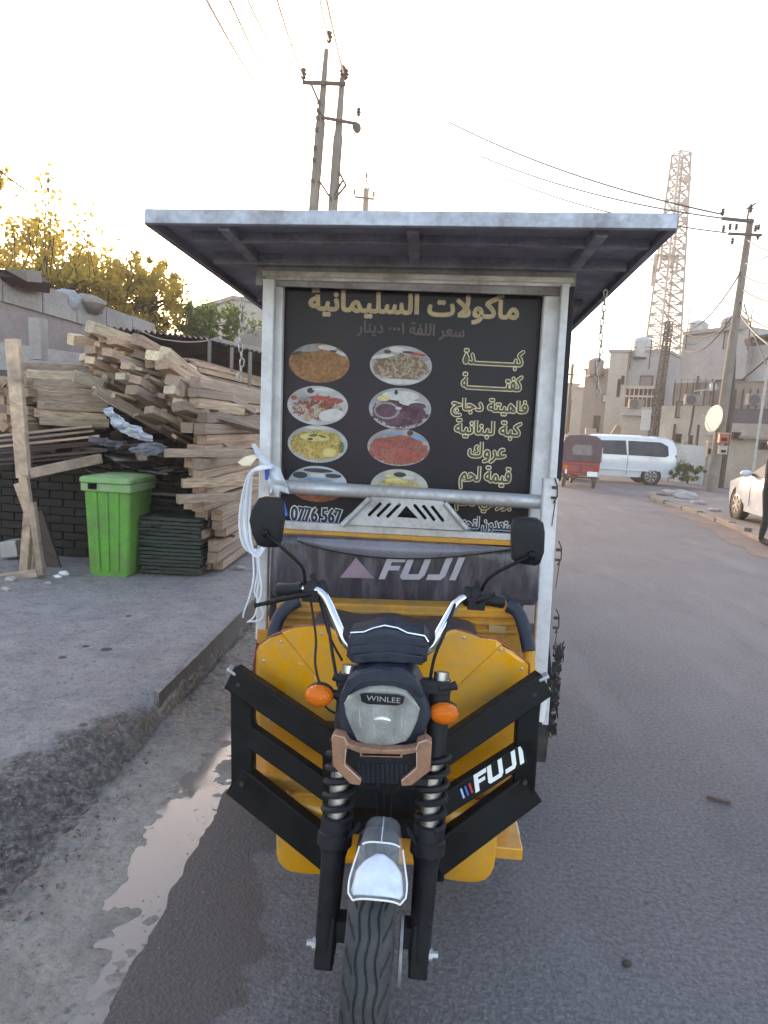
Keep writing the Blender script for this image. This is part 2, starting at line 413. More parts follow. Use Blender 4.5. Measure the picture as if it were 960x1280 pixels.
    def build(s, name, mats, parent=None, smooth=False, fix=True, loc=None, bevel=0):
        me = bpy.data.meshes.new(name); org = Vector((0, 0, 0))
        if parent is not None:
            org = world_loc(parent)
        if loc is not None: my = Vector(loc)
        else: my = org
        me.from_pydata([tuple(p-my) for p in s.v], [], s.f)
        ms = mats if isinstance(mats, (list, tuple)) else [mats]
        for m in ms: me.materials.append(m)
        if len(ms) > 1: me.polygons.foreach_set('material_index', s.mi)
        if fix:
            bm = bmesh.new(); bm.from_mesh(me); bmesh.ops.recalc_face_normals(bm, faces=bm.faces); bm.to_mesh(me); bm.free()
        if smooth:
            me.polygons.foreach_set('use_smooth', [True]*len(me.polygons))
            if smooth != 'all': me.set_sharp_from_angle(angle=R(38))
        me.update()
        o = bpy.data.objects.new(name, me); C.objects.link(o)
        if parent is not None: o.parent = parent
        o.location = my-org
        if bevel:
            b = o.modifiers.new('bevel', 'BEVEL'); b.width = bevel; b.segments = 2; b.limit_method = 'ANGLE'; b.angle_limit = R(40)
        return o

def world_loc(o):
    v = Vector(o.location)
    while o.parent is not None: o = o.parent; v += Vector(o.location)
    return v
def thing(name, label, cat, loc=(0, 0, 0), group=None):
    o = bpy.data.objects.new(name, None); C.objects.link(o); o.location = loc; o.empty_display_size = .1
    o['label'] = label; o['category'] = cat
    if group: o['group'] = group
    return o
def tag(o, label, cat, group=None, kind=None):
    o['label'] = label; o['category'] = cat
    if group: o['group'] = group
    if kind: o['kind'] = kind
    return o
def struct(o): o['kind'] = 'structure'; return o
def dup(root, loc, rotz=0, label=None):
    r = root.copy(); C.objects.link(r); r.location = loc; r.rotation_euler = (0, 0, rotz)
    if label: r['label'] = label
    for ch in root.children:
        c = ch.copy(); C.objects.link(c); c.parent = r
        for g in ch.children:
            d = g.copy(); C.objects.link(d); d.parent = c
    return r

def sheet_from(poly_px, yfun, name, mat, parent, nx=26, thick=.006, kink=None, smooth=True):
    """curved sheet: outline given as photo directions, laid on the surface y = yfun(x, z), real thickness"""
    pts = []
    for px, py in poly_px:
        y = 2.2
        for _ in range(6):
            p = at(px, py, y=y); y = yfun(p.x, p.z)
        pts.append(at(px, py, y=y))
    bm = bmesh.new()
    xs = [p.x for p in pts]; zs = [p.z for p in pts]
    vs = [bm.verts.new((p.x, 0, p.z)) for p in pts]
    tris = tessellate_polygon([[Vector((p.x, 0, p.z)) for p in pts]])
    for t in tris:
        try: bm.faces.new([vs[i] for i in t])
        except Exception: pass
    for i in range(1, nx):
        for ax, lo, hi in ((0, min(xs), max(xs)), (2, min(zs), max(zs))):
            co = [0, 0, 0]; no = [0, 0, 0]; co[ax] = lo+(hi-lo)*i/nx; no[ax] = 1
            bmesh.ops.bisect_plane(bm, geom=bm.verts[:]+bm.edges[:]+bm.faces[:], plane_co=co, plane_no=no)
    for co, no in (kink or []): bmesh.ops.bisect_plane(bm, geom=bm.verts[:]+bm.edges[:]+bm.faces[:], plane_co=co, plane_no=no)
    org = world_loc(parent)
    for v in bm.verts:
        x, z = v.co.x, v.co.z
        v.co = Vector((x, yfun(x, z), z))-org
    bmesh.ops.recalc_face_normals(bm, faces=bm.faces)
    me = bpy.data.meshes.new(name); bm.to_mesh(me); bm.free(); me.materials.append(mat)
    if smooth: me.polygons.foreach_set('use_smooth', [True]*len(me.polygons)); me.set_sharp_from_angle(angle=R(14))
    o = bpy.data.objects.new(name, me); C.objects.link(o); o.parent = parent
    md = o.modifiers.new('thickness', 'SOLIDIFY'); md.thickness = thick; md.offset = 0
    return o

def sprinkle(n, fn, name, mat, label, cat, parent=None, seed=1):
    rnd = random.Random(seed); m = MB()
    for _ in range(n):
        x, y, z, s = fn(rnd); a = [Vector((x, y, z))+Vector((rnd.uniform(-1, 1), rnd.uniform(-1, 1), rnd.uniform(-.1, .9)))*s for _ in range(4)]
        m.add(a, [(0, 1, 2), (0, 2, 3), (0, 3, 1), (1, 3, 2)])
    o = m.build(name, mat, parent, fix=True)
    if label: tag(o, label, cat)
    o['kind'] = 'stuff'; return o
def pw(t, tab):
    for (a, va), (b, vb) in zip(tab, tab[1:]):
        if t <= b: return va+(vb-va)*max(0, min(1, (t-a)/(b-a)))
    return tab[-1][1]

# ---------------------------------------------------------------- ground, road, pavement, gutter
def hnoise(x, y, s):
    from mathutils import noise
    return noise.noise(Vector((x*s, y*s, 3.7)))

def ground():
    g = MB(); xs = [-400, -60, -20, -8, 8, 20, 60, 400]; ys = [-60, -10, 9, 20, 32, 45, 120, 600, 1500]
    vs = [(x, y, gz(y)-.09) for y in ys for x in xs]; n = len(xs)
    g.add(vs, [(j*n+i, j*n+i+1, (j+1)*n+i+1, (j+1)*n+i) for j in range(len(ys)-1) for i in range(n-1)])
    m = concrete('dusty_ground', (.20, .18, .165), scale=.4)
    struct(g.build('ground', m))
    # carriageway: ragged left edge with a real drop of 3 cm to the channel
    rnd = random.Random(4); L = []; y = -2.0
    while y < 14:
        L.append((-.775+.018*hnoise(y, 0, 9)+.012*hnoise(y, 5, 31)-(.02 if y > 3 else 0), y)); y += .02
    L += [(-.80, 14), (-.85, 30), (-1.5, 60), (-2, 90)]
    rd = MB(); k = []
    for x, y in L:
        xr = pw(y, [(-2, 5.6), (9, 5.9), (13, 6.35), (20, 6.9), (24, 14), (40, 60), (90, 90)])
        cols = [x, x+.3, x+1.5, (x+xr)/2+.5, xr]
        k.append([(c, y, gz(y)) for c in cols])
    n = 5; vs = [p for r in k for p in r]
    rd.add(vs, [(j*n+i, j*n+i+1, (j+1)*n+i+1, (j+1)*n+i) for j in range(len(k)-1) for i in range(n-1)])
    b = len(rd.v); rd.v += [Vector((r[0][0]-.004, r[0][1], gz(r[0][1])-.035)) for r in k]
    for j in range(len(k)-1): rd.f.append([j*n, (j+1)*n, b+j+1, b+j]); rd.mi.append(0)
    struct(rd.build('road', m_asphalt))
    # verge: worn slab end, mud and the open concrete channel, one relief sheet
    def vz(x, y):
        e = x+.05*hnoise(x, y, 2.3)+.03*hnoise(x, y, 7)
        yb = 3.3+1.7*(x+1.34)+.35*hnoise(x, y, 1.3)+.12*hnoise(x, y, 4.1)
        dd = (y-yb)/(.30+1.1*max(0, min(1, (-1.34-x)/.8)))
        k = .182*pw(dd-.15, [(-1.6, 0), (-.8, .14), (-.2, .42), (.4, .80), (.85, 1)])*pw(x+.012*hnoise(x, y, 7), [(-1.36, 1), (-1.34, .9), (-1.315, 0)])
        if y > 4.25 and x < -1.37: k = .182
        base = -.027+.010*hnoise(x*1.6, y, 2.2)+.006*hnoise(x, y, 8)+.003*hnoise(x, y, 23)
        if x > -1.3: base += .058*max(0, -.92-x)+.006*max(0, 2.5-y)*(1 if x < -.87 else .3)-.004
        base += .035*math.exp(-((y-3.45)/.28)**2)*pw(x+.05*hnoise(x, y, 6), [(-1.34, 1), (-1.14, 0)])*(1 if x > -1.37 else 0)
        on = max(0, min(1, (y-yb+.03)/.12))*(1 if x < -1.33 else 0)
        c = 1-on; dirt = pw(e, [(-1.40, 1), (-1.18, .25), (-1.0, .10)])
        rough = c*dirt*(.014*(abs(hnoise(x, y, 9)))**.8*(1+hnoise(x, y, 19))+.022*hnoise(x, y, 33)+.014*hnoise(x, y, 60))+(1-dirt)*.004*hnoise(x, y, 25)*c
        return min(.153, base+k+max(-.03, rough))
    xs = [-5+i*.1 for i in range(22)]+[-2.8+i*.018 for i in range(114)]
    ys = [.7+i*.018 for i in range(210)]+[4.5+i*.10 for i in range(92)]
    vs = [(x, y, vz(x, y) if y < 4.40 or x > -1.37 else .10) for y in ys for x in xs]; n = len(xs)
    vg = MB(); vg.add(vs, [(j*n+i, j*n+i+1, (j+1)*n+i+1, (j+1)*n+i) for j in range(len(ys)-1) for i in range(n-1)])
    struct(vg.build('verge', m_mud, smooth='all', fix=False))
    # standing water in the channel
    pd = MB(); E1 = []; y = 1.0; E0 = []
    while y < 9:
        wd = pw(y, [(1.0, .45), (2.0, .45), (3.1, .46), (3.5, .36), (5, .30), (9, .25)])
        E0.append((-.765, y, -.027)); E1.append((-.78-wd-.05*hnoise(y, 1, 3), y, -.027)); y += .06
    n = len(E0); pd.add(E0+E1, [(i, i+1, n+i+1, n+i) for i in range(n-1)])
    struct(pd.build('water', m_water))
    # pavement slab with its kerb face
    sl = MB()
    poly = [(-1.335, 3.42), (-1.325, 4.2), (-1.315, 5.4), (-1.33, 9), (-1.33, 30), (-9, 30), (-9, 4.3), (-4.5, 4.3), (-2.6, 4.3), (-1.60, 4.3), (-1.375, 3.46)]
    P = []
    for i, (x, y) in enumerate(poly):
        x2, y2 = poly[(i+1) % len(poly)]; m_ = max(1, int(math.hypot(x2-x, y2-y)/.06)) if (y < 6.1 and y2 < 6.1) else 1
        for t in range(m_):
            f_ = t/m_; j = .007*hnoise(x+(x2-x)*f_, y+(y2-y)*f_, 11)
            P.append(Vector((x+(x2-x)*f_+j, y+(y2-y)*f_+j, .15)))
    sl.prism(P, (0, 0, -.19), 0, 1)
    o = sl.build('pavement', [m_mud, m_kerb]); struct(o)
    bv = o.modifiers.new('bevel', 'BEVEL'); bv.width = .012; bv.segments = 2; bv.limit_method = 'ANGLE'; bv.angle_limit = R(60)
ground()

def right_side():
    line = [(5.75, 5), (5.85, 9), (6.05, 12), (6.55, 15), (6.75, 17.5), (6.75, 20), (7.3, 22.3), (9.5, 24.0), (13, 25.5), (20, 27)]
    back = [(20, 40), (16, 40), (14, 20), (14, 5)]
    P = [Vector((x+.04*hnoise(x, y, 2), y, gz(y)+.10)) for x, y in line+back]
    s = MB(); s.prism(P, (0, 0, -.2), 0, 0)
    # sloped ground: keep the polygon in strips so that it follows the fall of the street
    m = concrete('dirt_pavement', (.25, .21, .19), scale=.9)
    struct(s.build('pavement_right', m))
    k = MB(); pts = line[:6]
    for (a, b) in zip(pts, pts[1:]):
        nseg = max(1, int((b[1]-a[1])/.9))
        for i in range(nseg):
            f0, f1 = (i+.02)/nseg, (i+.98)/nseg
            jx = random.uniform(-.03, .03); jz = random.uniform(-.035, .0); p = Vector((a[0]+(b[0]-a[0])*f0-.07+jx, a[1]+(b[1]-a[1])*f0, gz(a[1])+.04+jz)); q = Vector((a[0]+(b[0]-a[0])*f1-.07, a[1]+(b[1]-a[1])*f1, gz(b[1])+.04+jz))
            k.bar(p, q, .16, .14, ch=.1)
    struct(k.build('kerb', concrete('dusty_kerb', (.22, .19, .175), scale=2)))
    dm = concrete('dust_strip_material', (.22, .16, .135), scale=2.5, b=.6)
    d = MB(); A = []; B = []
    for i in range(60):
        y = 8+i*.22; x0 = pw(y, [(5, 5.75), (9, 5.85), (12, 6.05), (15, 6.55), (17.5, 6.75), (21, 6.75)])
        A.append((x0-.12, y, gz(y)+.007)); B.append((x0-.75-.35*hnoise(y, 2, 1.1)+(.45 if y > 17.5 else 0), y, gz(y)+.005))
    n = 60; d.add(A+B, [(i, i+1, n+i+1, n+i) for i in range(n-1)])
    struct(d.build('dirt', dm))
right_side()

# ---------------------------------------------------------------- lettering
G_ = {'ا': 'ﺍﺎ', 'أ': 'ﺃﺄ', 'ب': 'ﺏﺐﺑﺒ', 'ت': 'ﺕﺖﺗﺘ', 'ة': 'ﺓﺔ', 'ج': 'ﺝﺞﺟﺠ', 'ح': 'ﺡﺢﺣﺤ', 'د': 'ﺩﺪ', 'ر': 'ﺭﺮ', 'ز': 'ﺯﺰ', 'س': 'ﺱﺲﺳﺴ', 'ص': 'ﺹﺺﺻﺼ', 'ع': 'ﻉﻊﻋﻌ', 'ف': 'ﻑﻒﻓﻔ', 'ق': 'ﻕﻖﻗﻘ', 'ك': 'ﻙﻚﻛﻜ', 'ل': 'ﻝﻞﻟﻠ', 'م': 'ﻡﻢﻣﻤ', 'ن': 'ﻥﻦﻧﻨ', 'ه': 'ﻩﻪﻫﻬ', 'و': 'ﻭﻮ', 'ي': 'ﻱﻲﻳﻴ', 'ـ': 'ـــــ', '\u0001': 'ﻻﻼ'}
def shape(t):
    t = t.replace('لا', '\u0001'); out = []
    for i, ch in enumerate(t):
        if ch not in G_: out.append(ch); continue
        p = i > 0 and t[i-1] in G_ and len(G_[t[i-1]]) > 2
        n = i < len(t)-1 and t[i+1] in G_ and len(G_[ch]) > 2
        f = G_[ch]; out.append(f[3] if p and n else f[1] if p else f[2] if n else f[0])
    return ''.join(reversed(out))
def contours(text, shear=0):
    cu = bpy.data.curves.new('tmp', 'FONT'); cu.body = text; cu.size = 1; cu.fill_mode = 'NONE'; cu.resolution_u = 3; cu.shear = shear
    o = bpy.data.objects.new('tmp', cu); C.objects.link(o); bpy.context.view_layer.update()
    me = o.evaluated_get(bpy.context.evaluated_depsgraph_get()).to_mesh()
    nb = {}
    for e in me.edges:
        a, b = e.vertices; nb.setdefault(a, []).append(b); nb.setdefault(b, []).append(a)
    co = [v.co.copy() for v in me.vertices]; seen = set(); loops = []
    for s0 in nb:
        if s0 in seen: continue
        lp = [s0]; seen.add(s0); cur = s0
        while True:
            nx = [q for q in nb[cur] if q not in seen]
            if not nx: break
            cur = nx[0]; seen.add(cur); lp.append(cur)
        if len(lp) > 2: loops.append([co[i] for i in lp])
    bpy.data.objects.remove(o); bpy.data.curves.remove(cu)
    return loops
def area(l): return sum(l[i].x*l[(i+1) % len(l)].y-l[(i+1) % len(l)].x*l[i].y for i in range(len(l)))/2
def inside(p, l):
    c = False
    for i in range(len(l)):
        a, b = l[i], l[i-1]
        if (a.y > p.y) != (b.y > p.y) and p.x < (b.x-a.x)*(p.y-a.y)/(b.y-a.y)+a.x: c = not c
    return c
def lettering(name, text, box, mats, parent, widths=(.006, .003), yoff=0, y=3.2, lift=.0015, arabic=True, shear=0):
    """print: outline ribbon(s) below, filled letter bodies above; box = px bbox x0,y0,x1,y1"""
    L = contours(shape(text) if arabic else text, shear)
    xs = [p.x for l in L for p in l]; ys = [p.y for l in L for p in l]
    a = at(box[0], box[3], y=y); b = at(box[2], box[1], y=y)
    z0 = (a.z+at(box[2], box[3], y=y).z)/2; z1 = (b.z+at(box[0], box[1], y=y).z)/2
    tilt = (at(box[2], box[3], y=y).z-a.z)*0.35
    sx = (b.x-a.x)/(max(xs)-min(xs)); sz = (z1-z0)/(max(ys)-min(ys))
    x0, y0 = min(xs), min(ys)
    T = []
    for l in L:
        q = [Vector((a.x+(p.x-x0)*sx, z0+(p.y-y0)*sz)) for p in l]
        r = [q[0]]
        for p in q[1:]:
            if (p-r[-1]).length > .0006: r.append(p)
        if len(r) > 2: T.append(r)
    m = MB(); h = [0]
    for wi, wd in enumerate(widths):
        for l in T:
            n = len(l); h[0] += 1; dz = .00005*(h[0] % 9); vs = []
            for i in range(n):
                d = (l[(i+1) % n]-l[i-1]); d = d.normalized() if d.length > 1e-9 else Vector((1, 0)); nn = Vector((-d.y, d.x))
                yy = y-lift*(wi+1)-dz
                for o_, k in ((-1, 0), (0, .0004), (1, 0)):
                    p = l[i]+nn*wd*o_; vs.append((p.x, yy-k, p.y))
            fs = []
            for i in range(n):
                j = (i+1) % n
                fs += [(i*3, j*3, j*3+1, i*3+1), (i*3+1, j*3+1, j*3+2, i*3+2)]
            m.add(vs, fs, wi)
    big = [area(l) for l in T]; sg = 1 if sum(big) > 0 else -1
    outer = [l for l, q in zip(T, big) if q*sg > 0]; hole = [l for l, q in zip(T, big) if q*sg <= 0]
    for l in outer:
        hs = [q for q in hole if all(inside(p, l) for p in q[::3])]
        polys = [[Vector((p.x, p.y, 0)) for p in q] for q in [l]+hs]
        fl = [p for q in polys for p in q]; h[0] += 1; yy = y-lift*(len(widths)+1)-.0004-.00005*(h[0] % 13)
        m.add([(p.x, yy, p.y) for p in fl], [tuple(t) for t in tessellate_polygon(polys)], len(widths))
    return m.build(name, mats, parent, fix=False)

# ---------------------------------------------------------------- the three-wheeled food cart
CX = -.075
cart = thing('cargo_tricycle', 'yellow three wheeled food cart with a roofed menu board, parked on the road', 'food cart', (CX, 2.6, 0))

def tyre(name, c, wd, R_, mat, parent, seg=120, tread=True):
    m = MB(); prof = []; K = 66 if seg > 150 else 30
    for i in range(K+1):
        u = -1+2*i/K
        rr = R_-.030*abs(u)**3.2-(.055*max(0, abs(u)-.86)/.14); prof.append((u*wd/2*(1 if abs(u) < .93 else .93/abs(u)), rr, u))
    prof += [(wd*.36, R_-.115, 9), (-wd*.36, R_-.115, 9)]
    vs = []; c = Vector(c)
    for j in range(seg):
        th = 2*math.pi*j/seg
        for x, r, u in prof:
            if tread and abs(u) < .95:
                wv = .05*math.sin(th*19)+.03*math.sin(th*7)
                for g0 in (-.36, 0, .36):
                    if abs(u-g0-wv) < (.040 if seg > 150 else .06): r -= .009
                if abs(abs(u)-.66) < .16 and (th*26/(2*math.pi)+abs(u)*2.2) % 1 < .16: r -= .007
            vs.append((c.x+x, c.y+r*math.cos(th), c.z+r*math.sin(th)))
    n = len(prof)
    fs = [(j*n+i, j*n+(i+1) % n, ((j+1) % seg)*n+(i+1) % n, ((j+1) % seg)*n+i) for j in range(seg) for i in range(n)]
    m.add(vs, fs); return m.build(name, mat, parent, smooth='all')

wheel = bpy.data.objects.new('wheel', None); C.objects.link(wheel); wheel.parent = cart
AX = Vector((-.055, 1.63, .285)); wheel.location = AX-cart.location
fw = thing('front_wheel', '', ''); bpy.data.objects.remove(fw)
o = tyre('tyre', AX+Vector((.0, 0, 0)), .125, .285, m_rubber, wheel, 240)
rm = MB(); rm.lathe([(-.048, .17), (-.05, .178), (-.035, .165), (-.03, .12), (.03, .12), (.035, .165), (.05, .178), (.048, .17)], AX, 'X', 40)
rm.lathe([(-.06, .03), (-.055, .045), (.055, .045), (.06, .03)], AX, 'X', 20)
for k in range(5):
    a = k*2*math.pi/5; rm.bar(AX+Vector((0, math.cos(a)*.04, math.sin(a)*.04)), AX+Vector((0, math.cos(a)*.14, math.sin(a)*.14)), .03, .03, (1, 0, 0))
rm.build('rim', m_black, wheel, True)
bd = MB(); bd.lathe([(-.004, .045), (-.004, .085), (.004, .085), (.004, .045)], AX+Vector((.078, 0, 0)), 'X', 30); bd.build('brake_disc', m_alu, wheel, True)

# fork
for sx, tx, bx in ((-1, -.165, -.178), (1, .088, .072)):
    fk = MB(); top = Vector((tx, 1.80, .97)); bot = Vector((bx, 1.645, .255)); d = bot-top
    P = lambda t: top+d*t
    fk.tube([P(.535), P(.54), P(.585), P(.59), P(.635), P(.64), P(.68), P(.99), P(1.03)], [.036, .042, .042, .047, .047, .040, .033, .029, .026], 16)
    fk.bar(P(.88)+Vector((0, 0, 0)), P(1.06), .055, .05, (0, 1, 0))
    fk.box(P(.93)+Vector((-sx*.03, .01, 0)), (.05, .05, .06))
    f = fk.build('fork_leg', m_blackpl, cart, True)
    st = MB(); st.tube([P(-.02), P(.20)], .021, 14); st.tube([P(.20), P(.56)], .027, 14)
    st.build('stanchion', m_tubechrome, f, True)
    sh = MB(); sh.tube([P(.02), P(.30)], .029, 14); sh.build('stanchion_cover', m_blackpl, f, True)
    cl = MB(); cl.lathe([(-.014, .0295), (.014, .0295)], P(.03), 'Z', 14); cl.build('clamp_ring', m_chrome, f, True)
    sp = MB(); n = 110; ax = d.normalized(); ex = Vector((1, 0, 0)); ey = ax.cross(ex).normalized()
    sp.tube([P(.285+.26*i/n)+(ex*math.cos(i/n*2*math.pi*5.2)+ey*math.sin(i/n*2*math.pi*5.2))*.038 for i in range(n+1)], .0085, 6)
    sp.build('spring', m_blackpl, f, True)
    bt = MB(); bt.tube([P(.985)+Vector((sx*.02, -.005, 0)), P(.985)+Vector((sx*.05, -.005, 0))], .009, 6); bt.tube([P(.985)+Vector((sx*.02, -.005, 0)), P(.985)+Vector((sx*.035, -.005, 0))], .016, 8); bt.build('axle_bolt', m_alu, f)
yk = MB()
yk.box((-.038, 1.795, .945), (.30, .07, .035), (R(-12), 0, 0)); yk.box((-.042, 1.755, .705), (.29, .07, .04), (R(-12), 0, 0))
for s in (-1, 1): yk.tube([(-.038+s*.12, 1.77, .95), (-.038+s*.155, 1.77, .957), (-.038+s*.168, 1.77, .962)], [.015, .011, .014], 8)
yk.tube([(-.04, 1.86, .60), (-.04, 1.83, 1.0)], .035, 12)
yk.build('fork_yoke', m_blackpl, cart, True, bevel=.004)

# headlamp
def poly_at(pts, y): return [at(px, py, y=y) for px, py in pts]
def chamfer_plate(name, pts, y, thick, mat, parent, dome=0, inset=.0, smooth=True):
    """solid plate with a domed front towards the viewer"""
    P = poly_at(pts, y); c = sum(P, Vector())/len(P); m = MB(); n = len(P)
    rings = []
    for k, (s_, d_) in enumerate([(1, thick), (1, 0), (.99, -.3*dome), (.96, -.6*dome), (.90, -.8*dome), (.6, -.93*dome), (.3, -dome)]):
        rings.append([c+(p-c)*s_+Vector((0, d_, 0)) for p in P])
    m.loft(rings); return m.build(name, mat, parent, smooth)
hl = chamfer_plate('headlight', [(424, 872), (432, 853), (447, 841), (476, 836), (505, 839), (522, 850), (533, 872), (540, 893), (527, 925), (508, 941), (477, 944), (446, 940), (428, 920), (421, 895)], 1.735, .11, m_navy, cart, .018)
LENS = [(430, 879), (436, 869), (449, 862), (462, 858), (476, 857), (492, 858), (508, 863), (517, 873), (525, 886), (522, 900), (514, 918), (508, 926), (492, 931), (476, 932), (460, 931), (446, 925), (438, 908), (432, 893)]
chamfer_plate('lens_cover', LENS, 1.706, .003, m_lensclear, hl, .010)
Pl = poly_at(LENS, 1.712); cl_ = sum(Pl, Vector())/len(Pl)
m = MB(); m.loft([[cl_+(p-cl_)*s_+Vector((0, d_, 0)) for p in Pl] for s_, d_ in ((1.0, .0), (.97, -.004), (.93, .002))]+[[cl_+(p-cl_)*s_+Vector((0, .003-(.0025 if k % 2 else 0), 0)) for k, p in enumerate(Pl)] for s_ in (.80, .6)]+[[cl_+(p-cl_)*s_+Vector((0, .004, 0)) for p in Pl] for s_ in (.35, .2)]); m.build('reflector', m_refl, hl)
for k in range(9):
    xx = 440+k*9; m = MB(); m.bar(at(xx, 885 if 0 < k < 8 else 890, y=1.711), at(xx+(1 if k > 4 else -1)*-1.5, 922 if 1 < k < 7 else 908, y=1.711), .0022, .004, (1, 0, 0)); m.build('reflector_flute', m_milky if k % 2 else m_refl, hl)
m = MB(); m.ball(at(478, 903, y=1.709), (.024, .006, .020), 14, 8); m.build('bulb_shield', m_chrome, hl, True)
chamfer_plate('badge', [(450, 867), (458, 866), (497, 868), (506, 871), (503, 880), (496, 882), (459, 880), (452, 877)], 1.697, .004, m_blackpl, hl, .002)
lettering('lettering', 'WINLEE', (458, 870.5, 501, 877), [m_alu], hl, (), y=1.692, arabic=False)
vz_ = MB(); vz_.prism(poly_at([(428, 866), (434, 850), (450, 841), (476, 837), (503, 840), (520, 850), (530, 868), (527, 874), (512, 859), (492, 853), (476, 852), (460, 853), (447, 857), (434, 869)], 1.705), (0, .03, 0)); vz_.build('visor', m_navy, hl, bevel=.003)
# bronze surround with black grille below the lamp
gr = MB(); gr.prism(poly_at([(426, 934), (430, 929), (450, 937), (505, 938), (530, 930), (536, 936), (527, 962), (512, 981), (445, 978), (428, 958)], 1.69), (0, .05, 0)); grille = gr.build('grille', m_blackpl, cart, bevel=.004)
for i in range(11):
    x = 448+i*6.0; s_ = MB(); s_.bar(at(x, 954, y=1.687), at(x+.3, 978, y=1.69), .0035, .008, (1, 0, 0)); s_.build('grille_rib', m_navy, grille)
bz = MB()
bz.prism(poly_at([(414, 923), (418, 918), (431, 921), (435, 932), (430, 956), (452, 976), (450, 982), (437, 980), (416, 958)], 1.672), (0, .035, 0))
bz.prism(poly_at([(540, 929), (534, 924), (522, 928), (520, 938), (522, 960), (501, 977), (502, 983), (515, 982), (538, 964)], 1.672), (0, .035, 0))
bz.prism(poly_at([(431, 921), (437, 930), (448, 934), (478, 938), (508, 937), (520, 934), (522, 929), (528, 932), (522, 941), (505, 944), (450, 942), (430, 934)], 1.676), (0, .03, 0))
bzo = bz.build('bronze_surround', m_bronze, cart, bevel=.003)
m_bedge = plain('bronze_highlight', (.62, .40, .30), .3)  # paler bronze paints the highlight along the edges
for E_ in ([(418, 919), (430, 922), (434, 932)], [(432, 936), (431, 956), (451, 975)], [(534, 925), (523, 929), (520, 938)], [(521, 940), (521, 960), (502, 976)]):
    m = MB(); m.tube([at(a_, b_, y=1.669) for a_, b_ in E_], .0016, 5); m.build('bright_edge', m_bedge, bzo)
sl_ = MB(); sl_.prism(poly_at([(450, 940.5), (503, 942), (503, 947), (450, 945.5)], 1.672), (0, .008, 0)); sl_.build('bronze_slot', m_bronze, grille)
sl_ = MB(); sl_.prism(poly_at([(452.5, 942), (500.5, 943.2), (500.5, 945.6), (452.5, 944.4)], 1.6705), (0, .008, 0)); sl_.build('slot_opening', m_dark, grille)

# instrument cluster in three steps
ic = chamfer_plate('instrument_panel', [(436, 797), (440, 791), (456, 789), (468, 785), (482, 783), (497, 785), (508, 791), (530, 794), (536, 802), (534, 826), (525, 831), (505, 826), (470, 824), (440, 828), (433, 820)], 1.80, .10, m_navy, cart, .012)
for i, (a, b, w_) in enumerate(((799, 806, 1), (807, 817, .97), (818, 829, .9))):
    t_ = MB(); hw = 49*w_
    t_.prism(poly_at([(485-hw, a+1), (485-hw*.45, a-2), (485, a-3), (485+hw*.45, a-1), (485+hw, a+3), (485+hw-1, b+3), (485+hw*.45, b), (485, b-1), (485-hw*.45, b-1), (485-hw+1, b+1)], 1.786-.004*i), (0, .02, 0))
    t_.build('trim_step', m_navy, ic, bevel=.003)
eg = MB(); eg.tube([at(a, b, y=1.79) for a, b in ((438, 791), (455, 790), (467, 785), (481, 782), (497, 785), (509, 791), (531, 795), (535, 802))], .0028, 8); eg.build('bright_edge', m_chrome, ic, True)
# indicators
for sx, px, py, bx in ((-1, 399, 869, 430), (1, 555, 891, 531)):
    c = at(px, py, y=1.75); m = MB()
    n = 20; rings = []
    for k, (rr, dy) in enumerate(((.8, .035), (.98, .02), (1, 0), (.93, -.014), (.7, -.026), (.3, -.032))):
        rings.append([c+Vector((math.cos(a*2*math.pi/n)*.040*rr, dy, math.sin(a*2*math.pi/n)*.0295*rr)) for a in range(n)])
    ind = MB().loft(rings[2:]).build('indicator', m_orange, cart, True)
    MB().loft([[p+Vector((0, .002, 0)) for p in r] for r in rings[:3]]).build('indicator_housing', m_blackpl, ind, True)
    st = MB(); st.tube([c+Vector((-sx*.03, .02, 0)), at(bx, py+2, y=1.77)], [.012, .016], 8); st.build('indicator_stalk', m_blackpl, ind, True)

# mudguard: clear shell over the tyre
def shell(name, half, a0, a1, rad, mat, parent, n=16, lip=0, taper=None, thick=.0025, drop=.018):
    m = MB(); rings = []
    K = 14
    for i in range(n+1):
        t = i/n; a = a0+(a1-a0)*t; hw = half*(taper(t) if taper else 1)
        ring = []
        for j in range(K+1):
            u = -1+2*j/K; r = rad-drop*abs(u)**4
            ring.append(Vector((AX.x+.012+u*hw, AX.y+math.cos(a)*r, AX.z+math.sin(a)*r)))
        rings.append(ring)
    vs = [p for r in rings for p in r]
    m.add(vs, [(i*(K+1)+j, i*(K+1)+j+1, (i+1)*(K+1)+j+1, (i+1)*(K+1)+j) for i in range(n) for j in range(K)])
    o = m.build(name, mat, parent, smooth='all'); md = o.modifiers.new('thickness', 'SOLIDIFY'); md.thickness = thick
    return o, rings
tp = lambda t: pw(t, [(0, .64), (.25, .72), (.5, .82), (.8, 1), (.93, 1), (1, .80)])
mg, rings = shell('mudguard', .069, R(80), R(124.5), .335, m_clear, cart, taper=tp)
mk = lambda t: pw(t, [(0, .28), (.15, .62), (.4, .86), (.9, .97), (1, .86)])
shell('milky_liner', .064, R(104), R(122.5), .326, m_milky, mg, taper=mk, drop=.010)
rim_ = MB(); Pm = [r[0] for r in rings[7:]]+rings[-1]+[r[-1] for r in reversed(rings[7:])]; rim_.tube(Pm, .0022, 6)
rim_.tube(rings[7][1:-1], .0022, 6); rim_.build('mudguard_rim', m_sticker_w, mg, True)
rg = MB(); rg.tube([r[7]+Vector((0, -.002, .002)) for r in rings[:8]], .0014, 6); rg.build('mudguard_ridge', m_milky, mg, True)
for s in (-1, 1):
    st = MB(); st.bar((AX.x+.012+s*.065, 1.66, .60), (-.045+s*.11, 1.70, .52), .02, .006, (0, 1, 0)); st.build('mudguard_stay', m_blackpl, mg)

